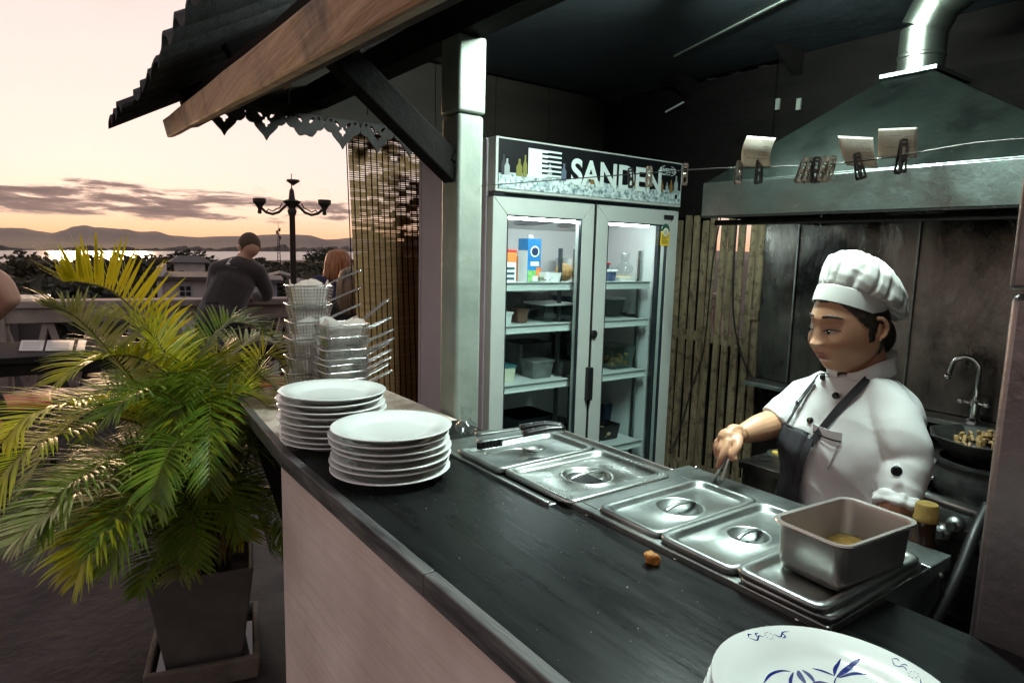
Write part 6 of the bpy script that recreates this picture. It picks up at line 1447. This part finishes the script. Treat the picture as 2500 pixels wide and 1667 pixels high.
# stand collar with black piping
m = MB(); n = 48; rings = []
for j, (off, dz) in enumerate(((.008, -.012), (.010, .0), (.012, .022), (.013, .030), (.008, .030), (.004, .0))):
    ring = []
    for k in range(n+1):
        th = lerp(.18, 2*math.pi-.10, k/n); en = min(1, min(k, n-k)/9); en = en*en*(3-2*en); p = T(th, .095, off+.004-.20*max(0, dz)); p = p+Vector((0, 0, dz*(.35+.65*en)-.006+.032*(1-math.cos(th))/2)); ring.append(p)
    rings.append(ring)
m.loft(rings, cap=False, close=False); m.build('collar', white_cloth, ck, smooth=True)
ribbon([(2000, 912), (2024, 912), (2050, 913), (2064, 910)], .003, 'piping', trim_b, .007)
ribbon([(2000, 912), (1995, 925), (1975, 950), (1950, 985), (1936, 1020)], .003, 'piping', trim_b, .004)
ribbon([(1990, 1048), (2012, 1058), (2035, 1066), (2058, 1070)], .028, 'pocket_flap', white_cloth, .006); ribbon([(1994, 1052), (2015, 1064), (2038, 1072), (2057, 1076)], .003, 'piping', trim_b, .009)
for x, y in ((2018, 921), (1957, 985), (2046, 965), (1985, 1026)):
    p, b_ = onT(x, y, .008); m = MB(); m.lathe([(.0001, .005), (.006, .005), (.0078, .002), (.0078, -.003), (.0001, -.003)], 16, p, nrmT(b_[0], b_[1]).to_track_quat('Z', 'Y').to_matrix()); m.build('button', button_m, ck, smooth=True, auto=40)
ribbon([(2048, 1080), (2035, 1115), (2022, 1145)], .0025, 'seam', mat('seam_shadow', (.42, .43, .43), .9), .002)
# apron: bib panel wrapped on the torso front plus straps
m = MB(); rows = []
for j in range(31):
    py = lerp(1046, 1330, j/30); f_ = j/30
    xl_ = lerp(1880, 1860, f_); xr = 1990-40*min(1, f_*2.2)+(10*f_)
    pr_, br = onT(xr-6*math.sin(f_*7), py+ (14 if j == 0 else 0), .011)
    rows.append([T(lerp(-1.25, br[0], i/14), br[1]+.0*i, .011+.004*noise.noise(Vector((i*.4, j*.2, 3)))) for i in range(15)])
m.loft(rows, cap=False, close=False); m.build('apron_bib', apron_m, ck, smooth=True, solid=.003)
ribbon([(1985, 1085), (2010, 1050), (2050, 1000), (2095, 950), (2130, 905), (2158, 868)], .017, 'apron_strap', apron_m, .009)
ribbon([(1990, 1070), (1975, 1110), (1960, 1160), (1952, 1230)], .018, 'apron_strap', apron_m, .014)
ribbon([(1930, 1040), (1950, 1005), (1975, 965), (2000, 930)], .014, 'apron_strap', apron_m, .009)

# ---- head, neck, arms and hands as one skin surface
fH0 = facing(44); lH = Vector((-fH0.y, fH0.x, 0)); pit = R(13); fH = (fH0*math.cos(pit)-Vector((0, 0, 1))*math.sin(pit)); uH = fH.cross(lH) if fH.cross(lH).z > 0 else -fH.cross(lH)
HC = at(2074, 794, D=1.685); HS = .90
def H(x, y, z): return HC + (fH*x+lH*y+uH*z)*HS
def g2(y, z, y0, z0, sy, sz): return math.exp(-((y-y0)/sy)**2-((z-z0)/sz)**2)
def head_pt(a, b_):
    x, y, z = .096*math.cos(b_)*math.cos(a), .079*math.cos(b_)*math.sin(a), .120*math.sin(b_)
    s = max(0, min(1, -z/.115)); s = s*s*(3-2*s)
    y *= 1-.03*s
    if x < 0: x *= 1-.42*s
    else: x = x*(1-.04*s)+.016*s*math.cos(b_)**.3
    if x > 0 and -.1 < z < .09: x *= 1+.05*(1-(y/.08)**2)
    dx = 0; ay = abs(y)
    if math.cos(a) > 0:
        zz = z
        # nose
        pr = max(0, min(1, (.024-zz)/.046))**1.3 if zz > -.022 else max(0, 1-(-.022-zz)/.012)
        dx += .0150*pr*math.exp(-(y/(.0110+.005*pr))**2) + .0075*g2(ay, zz, .0135, -.024, .0075, .0075) + .0050*g2(y, zz, 0, -.020, .011, .009)
        dx -= .009*g2(ay, zz, .033, .021, .017, .011); dx += .0055*g2(ay, zz, .033, .018, .012, .0065)
        dx += .004*g2(ay, zz, .030, .040, .022, .007); dx += .012*g2(ay, zz, .042, -.024, .024, .024)
        dx += .0060*g2(y, zz, 0, -.050, .021, .0055) + .0065*g2(y, zz, 0, -.062, .019, .0060) - .005*g2(y, zz, 0, -.056, .022, .0022)
        dx -= .003*g2(y, zz, 0, -.074, .018, .006); dx += .008*g2(y, zz, 0, -.094, .022, .014); dx -= .002*g2(y, zz, 0, -.040, .004, .007)
    return x+dx, y, z
m = MB(); na2, nb2 = 200, 140; vs = []; fs = []
for j in range(nb2+1):
    b_ = lerp(-math.pi/2, math.pi/2, j/nb2)
    for i in range(na2): vs.append(H(*head_pt(2*math.pi*i/na2, b_)))
for j in range(nb2):
    for i in range(na2): i2 = (i+1) % na2; fs.append((j*na2+i, j*na2+i2, (j+1)*na2+i2, (j+1)*na2+i))
m.add(vs, fs)
# ears
for sd in (-1, 1):
    c0 = Vector((-.008, sd*.076, -.004)); pts = []
    for k in range(15): a = lerp(-2.2, 2.2, k/14); pts.append(H(c0.x-.004-.013*math.cos(a)*.9-.003, c0.y+sd*(.006+.008*abs(math.cos(a*.5))), c0.z+.004+.025*math.sin(a*.72)))
    limb(m, pts[::2], [.0040, .0044, .0046, .0046, .0044, .0044, .0050, .0056], n=10); m.sphere(H(c0.x-.004, c0.y+sd*.002, c0.z), .013*HS, 12, 8, (.75, 1, 1.35))
NK = at(2112, 905, D=1.715); limb(m, [H(-.025, 0, -.055), H(-.035, 0, -.10)*.5+NK*.5, NK+Vector((0, 0, -.03))], [.050, .046, .050], n=20)
# hidden core of the trunk and legs
limb(m, [NK+Vector((0, 0, -.04)), TC[4], TC[7], TC[10]], [.05, .095, .11, .125], n=18)
for s_ in (-1, 1):
    h0 = TC[11]+lB*s_*.09; limb(m, [h0, Vector((h0.x, h0.y, .45)), Vector((h0.x, h0.y, .08))], [.095, .06, .04], n=12); limb(m, [Vector((h0.x, h0.y, .04)), Vector((h0.x, h0.y, .035))+fB*.15], [.04, .03], n=10)
# right arm and hand
WR = at(1806, 1062, D=1.645)
limb(m, [SR, ER, KR], [.030, .034, .038], n=16); limb(m, [KR, at(1850, 1046, D=1.69), WR], [.037, .033, .0215], n=18)
def hp(x, y, d): return at(1540+x/4.48, 830+y/4.48, D=d)
pk = [hp(1130, 1010, 1.635), hp(1060, 1075, 1.615), hp(1000, 1130, 1.602)]
limb(m, [WR, pk[0], pk[1]], [.0215, .0235, .025], n=16, flat=.62, up=tuple(-vd)); limb(m, [pk[0], hp(1130, 1120, 1.60)], [.021, .016], n=12); limb(m, [pk[1], hp(970, 1120, 1.615)], [.021, .013], n=12, flat=.7)
fingers = [([hp(1060, 1110, 1.592), hp(1035, 1200, 1.578), hp(995, 1290, 1.572), hp(955, 1378, 1.578)], [0.0096, 0.0090, 0.0080, 0.0064]),      # index
           ([hp(1015, 1110, 1.600), hp(985, 1190, 1.588), hp(975, 1270, 1.590), hp(985, 1335, 1.600)], [0.0092, 0.0086, 0.0078, 0.0064]),
           ([hp(975, 1110, 1.612), hp(945, 1180, 1.606), hp(942, 1250, 1.610), hp(965, 1295, 1.622)], [0.0088, 0.0082, 0.0074, 0.0061]),
           ([hp(950, 1105, 1.626), hp(930, 1150, 1.626), hp(930, 1205, 1.632), hp(952, 1245, 1.642)], [0.0078, 0.0074, 0.0066, 0.0054]),
           ([hp(1175, 1080, 1.605), hp(1165, 1165, 1.582), hp(1120, 1245, 1.570), hp(1105, 1290, 1.568), hp(1140, 1296, 1.566)], [0.0120, 0.0102, 0.0090, 0.0078, 0.0066])]
for pts, rs in fingers: limb(m, pts, rs, n=12, k=14)
# left forearm reaching behind the pan
WL = at(2172, 1310, D=1.50); limb(m, [SL, EL, CL], [.034, .034, .034], n=14); limb(m, [CL, at(2182, 1270, D=1.53), WL], [.030, .029, .023], n=14)
hL = (WL-CL).normalized(); sL = hL.cross(Vector((0, 0, 1))).normalized(); limb(m, [WL, WL+hL*.07], [.026, .03], n=14, flat=.6)
for q, ln in enumerate((.055, .065, .06, .048)): o_ = sL*(-.024+.016*q); limb(m, [WL+hL*.07+o_, WL+hL*(.07+ln*.6)+o_, WL+hL*(.07+ln)+o_+Vector((0, 0, -.018))], [.0105, .0095, .008], n=10)
limb(m, [WL+hL*.02+sL*.02, WL+hL*.06+sL*.045, WL+hL*.085+sL*.04], [.013, .011, .009], n=10)
body = fuse(m, 'body', None, ck, .0026, 2, .4); me = body.data; me.materials.clear()
# skin colour with lips and cheeks marked on the surface
ca = me.color_attributes.new('tone', 'FLOAT_COLOR', 'POINT'); base_c = Vector((.56, .32, .19))
for v in me.vertices:
    d = v.co-HC; x, y, z = d.dot(fH)/HS, d.dot(lH)/HS, d.dot(uH)/HS; c = base_c.copy()
    if abs(y) < .1 and abs(z) < .14 and x > 0:
        k = min(1, 1.25*(g2(y, z, 0, -.0495, .021, .0050)+g2(y, z, 0, -.0620, .019, .0060))); k = k if k > .3 else k*.5
        c = c.lerp(Vector(lip_m), k); c = c.lerp(Vector((.42, .17, .10)), .35*g2(abs(y), z, .045, -.02, .025, .022)); c = c.lerp(Vector((.27, .135, .075)), .55*g2(abs(y), z, .033, .014, .016, .010)); c = c.lerp(Vector((.05, .02, .015)), .9*g2(y, z, 0, -.0558, .018, .0016)+.8*g2(abs(y), z, .0075, -.0315, .0035, .002))
    ca.data[v.index].color = (c.x, c.y, c.z, 1)
SK = mat('cook_skin', (.40, .2, .1), .40, bump=.05, bscale=220); nt = SK.node_tree; at_ = nt.nodes.new('ShaderNodeVertexColor'); at_.layer_name = 'tone'; nt.links.new(at_.outputs[0], nt.nodes['Principled BSDF'].inputs['Base Color'])
nt.nodes['Principled BSDF'].inputs['Subsurface Weight'].default_value = .12; nt.nodes['Principled BSDF'].inputs['Subsurface Radius'].default_value = (.012, .005, .003); me.materials.append(SK)
# brows, lashes, eyes, hair, earring
def face_pt(y, z, lift=.0012):
    # front surface x at given y,z by search over the head grid
    best = None
    for i in range(-30, 31):
        a = i*.045
        for j in range(-22, 23):
            b_ = j*.05; x_, y_, z_ = head_pt(a, b_); d = (y_-y)**2+(z_-z)**2
            if best is None or d < best[0]: best = (d, x_)
    return H(best[1]+lift, y, z)
for sd in (-1, 1):
    m = MB(); pts = [face_pt(sd*y, z, .0016) for y, z in ((.014, .0445), (.022, .0455), (.034, .0460), (.046, .0425), (.054, .038))]; m.tube(bez(pts, 16), [.0011+.0016*math.sin(math.pi*min(1, i/16*.9+.12)) for i in range(17)], 6, flat=1.4); m.build('eyebrow', hair_k, ck, smooth=True)
    m = MB(); pts = [face_pt(sd*y, z, .0012) for y, z in ((.0175, .0098), (.0225, .0120), (.030, .0140), (.037, .0140), (.044, .0125), (.0515, .0098))]; m.tube(bez(pts, 16), [.0008+.0012*math.sin(math.pi*min(1, i/16*.8+.18)) for i in range(17)], 6); m.build('eyelash', hair_k, ck, smooth=True)
    al = [(.0185, .0090), (.0225, .0066), (.028, .0050), (.034, .0046), (.041, .0060), (.0485, .0100), (.042, .0122), (.035, .0134), (.028, .0128), (.022, .0112)]
    m = MB(); q = [face_pt(sd*y, z, .0011) for y, z in al]; m.add(q+[sum(q, Vector((0, 0, 0)))/len(q)+fH*.0008], [(i, (i+1) % 10, 10) for i in range(10)]); m.build('eye', mat('eye_white', (.46, .42, .39), .2), ck, smooth=True)
    m = MB(); c = face_pt(sd*.033-.0015, .0086, .0026); m.lathe([(.0001, .0006), (.0030, .0005), (.0052, 0), (.0001, -.0004)], 16, c, fH.to_track_quat('Z', 'Y').to_matrix()); m.build('iris', mat('eye_dark', (.010, .007, .006), .15), ck, smooth=True)
m = MB(); m.sphere(H(-.010, .083, -.030), .0035, 10, 8); m.build('earring', mat('gold_stud', (.8, .6, .3), .2, 1.), ck, smooth=True)
m = MB(); na3, nb3 = 220, 140; vs = []; fs = []
def hairy(x, y, z):
    front = min((z-(.076-.55*max(0, abs(y)-.030)))*1.0, x+.02)
    side = min(.019+.62*z-x, z+.016, x+.035); back = min(-.020-x, z+.088); burn = min(x+.002, .020-x, z+.034, abs(y)-.055)
    f = max(front, side, back, burn*1.2)+.0035*noise.noise(Vector((x*160, y*160, z*60))); return max(0, min(1, f/.012+.25))
for j in range(nb3+1):
    for i in range(na3): x, y, z = head_pt(2*math.pi*i/na3, lerp(-math.pi/2, math.pi/2, j/nb3)); k = hairy(x, y, z); k = k*k*(3-2*k); st_ = .010*noise.noise(Vector((x*30, y*90, z*90))); k = lerp(.975, 1.05+st_, k); vs.append(H(x*k, y*k, z*k))
for j in range(nb3):
    for i in range(na3): i2 = (i+1) % na3; fs.append((j*na3+i, j*na3+i2, (j+1)*na3+i2, (j+1)*na3+i))
m.add(vs, fs); m.sphere(H(-.075, 0, -.045), .045, 16, 12, (1, 1, 1.1)); m.build('hair', hair_k, ck, smooth=True)
# hat
tl = R(31); uT = (uH*math.cos(tl)-fH*math.sin(tl)).normalized(); fT = (fH*math.cos(tl)+uH*math.sin(tl)).normalized()
HB = H(-.006, 0, .056)
def hat_p(th, rx, ry, z, bx=0.): return HB + fT*(rx*math.cos(th)+bx)*HS + lH*ry*math.sin(th)*HS + uT*z*HS
m = MB(); n = 96; rings = [[hat_p(2*math.pi*k/n, rx, ry, z, -.002) for k in range(n)] for rx, ry, z in ((.089, .076, -.018), (.0920, .0790, -.019), (.0930, .0800, .0), (.0920, .0790, .022), (.088, .075, .024))]
m.loft(rings, cap=False); m.build('hat_band', hat_cloth, ck, smooth=True, auto=60)
m = MB(); rings = []; n = 420; NR = 34
for j in range(NR+1):
    u = j/NR
    pts_ = [(0, .087, .0), (.12, .099, .012), (.28, .108, .030), (.45, .110, .050), (.62, .102, .069), (.78, .079, .083), (.9, .046, .090), (1.0, .002, .092)]
    for (a0, r0, z0), (a1, r1, z1) in zip(pts_, pts_[1:]):
        if u <= a1+1e-9: f_ = (u-a0)/(a1-a0); rr, zz = lerp(r0, r1, f_), lerp(z0, z1, f_); break
    ring = []
    for k in range(n):
        th = 2*math.pi*k/n; bk = (1-math.cos(th))/2     # 0 front, 1 back
        pleat = max(0, 1-u*1.25)**1.2
        ph = th*17/(2*math.pi)+.35*math.sin(2*th+1)+.2*math.sin(5*th); fr_ = ph-math.floor(ph); vly = math.exp(-(min(fr_, 1-fr_)/(.10+.10*u))**2); ln_ = .45+.55*(.5+.5*math.sin(math.floor(ph+.5)*2.4))
        pw = -.13*vly*max(0, 1-u/(.35+.5*ln_))**.8*min(1, .35+u*8) + .035*math.sin(math.pi*min(1, u*1.1))*noise.noise(Vector((math.cos(th)*1.7, math.sin(th)*1.7, u*2.2))) - .05*max(0, .25-abs(noise.noise(Vector((math.cos(th)*1.6+4, math.sin(th)*1.6, u*1.6)))))*math.sin(math.pi*u)*2
        r2 = rr*(1+pw); x_back = -.022*math.sin(math.pi*min(1, u*.8+.1)); 
        side = math.sin(th)
        drop = (.074*bk**1.6 + .022*max(0, side))*math.sin(math.pi*min(1, u*.95+.03))*(1-u*.35)
        ring.append(hat_p(th, r2*(1+.26*bk*math.sin(math.pi*min(1, u))), r2*.90, .022+zz*1.18-drop+.006*noise.noise(Vector((math.cos(th)*4, math.sin(th)*4, u*5+2))), x_back))
    rings.append(ring)
m.loft(rings, cap=False); m.build('hat_crown', hat_cloth, ck, smooth=True)
# trousers and shoes for completeness
m = MB()
for s_ in (-1, 1): h0 = TC[11]+lB*s_*.09; limb(m, [h0, Vector((h0.x, h0.y, .45)), Vector((h0.x, h0.y, .10))], [.12, .085, .07], n=14)
fuse(m, 'trousers', cloth_bk, ck, .014, 3)
m = MB(); c = at(1806, 1055, D=1.645); ax = (WR-at(1850, 1046, D=1.69)).normalized(); q1 = ax.orthogonal().normalized(); q2 = ax.cross(q1); m.tube([WR-ax*.004+q1*.0230*math.cos(a)+q2*.0230*math.sin(a) for a in [k*math.pi/12 for k in range(25)]], .0011, 5); m.build('bracelet', mat('gold_stud', (.8, .6, .3), .2, 1.), ck, smooth=True)
# tongs in her hand
tg = thing('serving_tongs', 'slim steel tongs held in the cook\'s right hand', 'tongs', at(1760, 1165, D=1.585))
for (a, b_, d0, d1) in (((1080, 1200), (930, 1490), 1.590, 1.60), ((1090, 1210), (1005, 1500), 1.575, 1.57)):
    m = MB(); m.tube([hp(*a, d0), hp((a[0]+b_[0])/2, (a[1]+b_[1])/2, (d0+d1)/2), hp(b_[0], b_[1], d1), hp(b_[0]-25, b_[1]+90, d1)], .0042, 8, flat=.5); m.build('arm', steel, tg, smooth=True)
m = MB(); m.sphere(hp(1085, 1195, 1.583), .008, 10, 8); m.build('hinge', steel, tg, smooth=True)
# ------------------------------------------------------------------ evening haze over the river plain
hz_m = bpy.data.materials.new('evening_haze'); hz_m.use_nodes = True; _nt = hz_m.node_tree; _nt.nodes.remove(_nt.nodes['Principled BSDF'])
_pv = _nt.nodes.new('ShaderNodeVolumePrincipled'); _pv.inputs['Color'].default_value = (.86, .80, .80, 1); _pv.inputs['Density'].default_value = 3.2e-5; _pv.inputs['Anisotropy'].default_value = .2
_nt.links.new(_pv.outputs[0], _nt.nodes['Material Output'].inputs['Volume'])
m = MB(); m.box((1500, 3000, 190), (26000, 26000, 410)); struct(m.build('haze', hz_m), 'stuff')
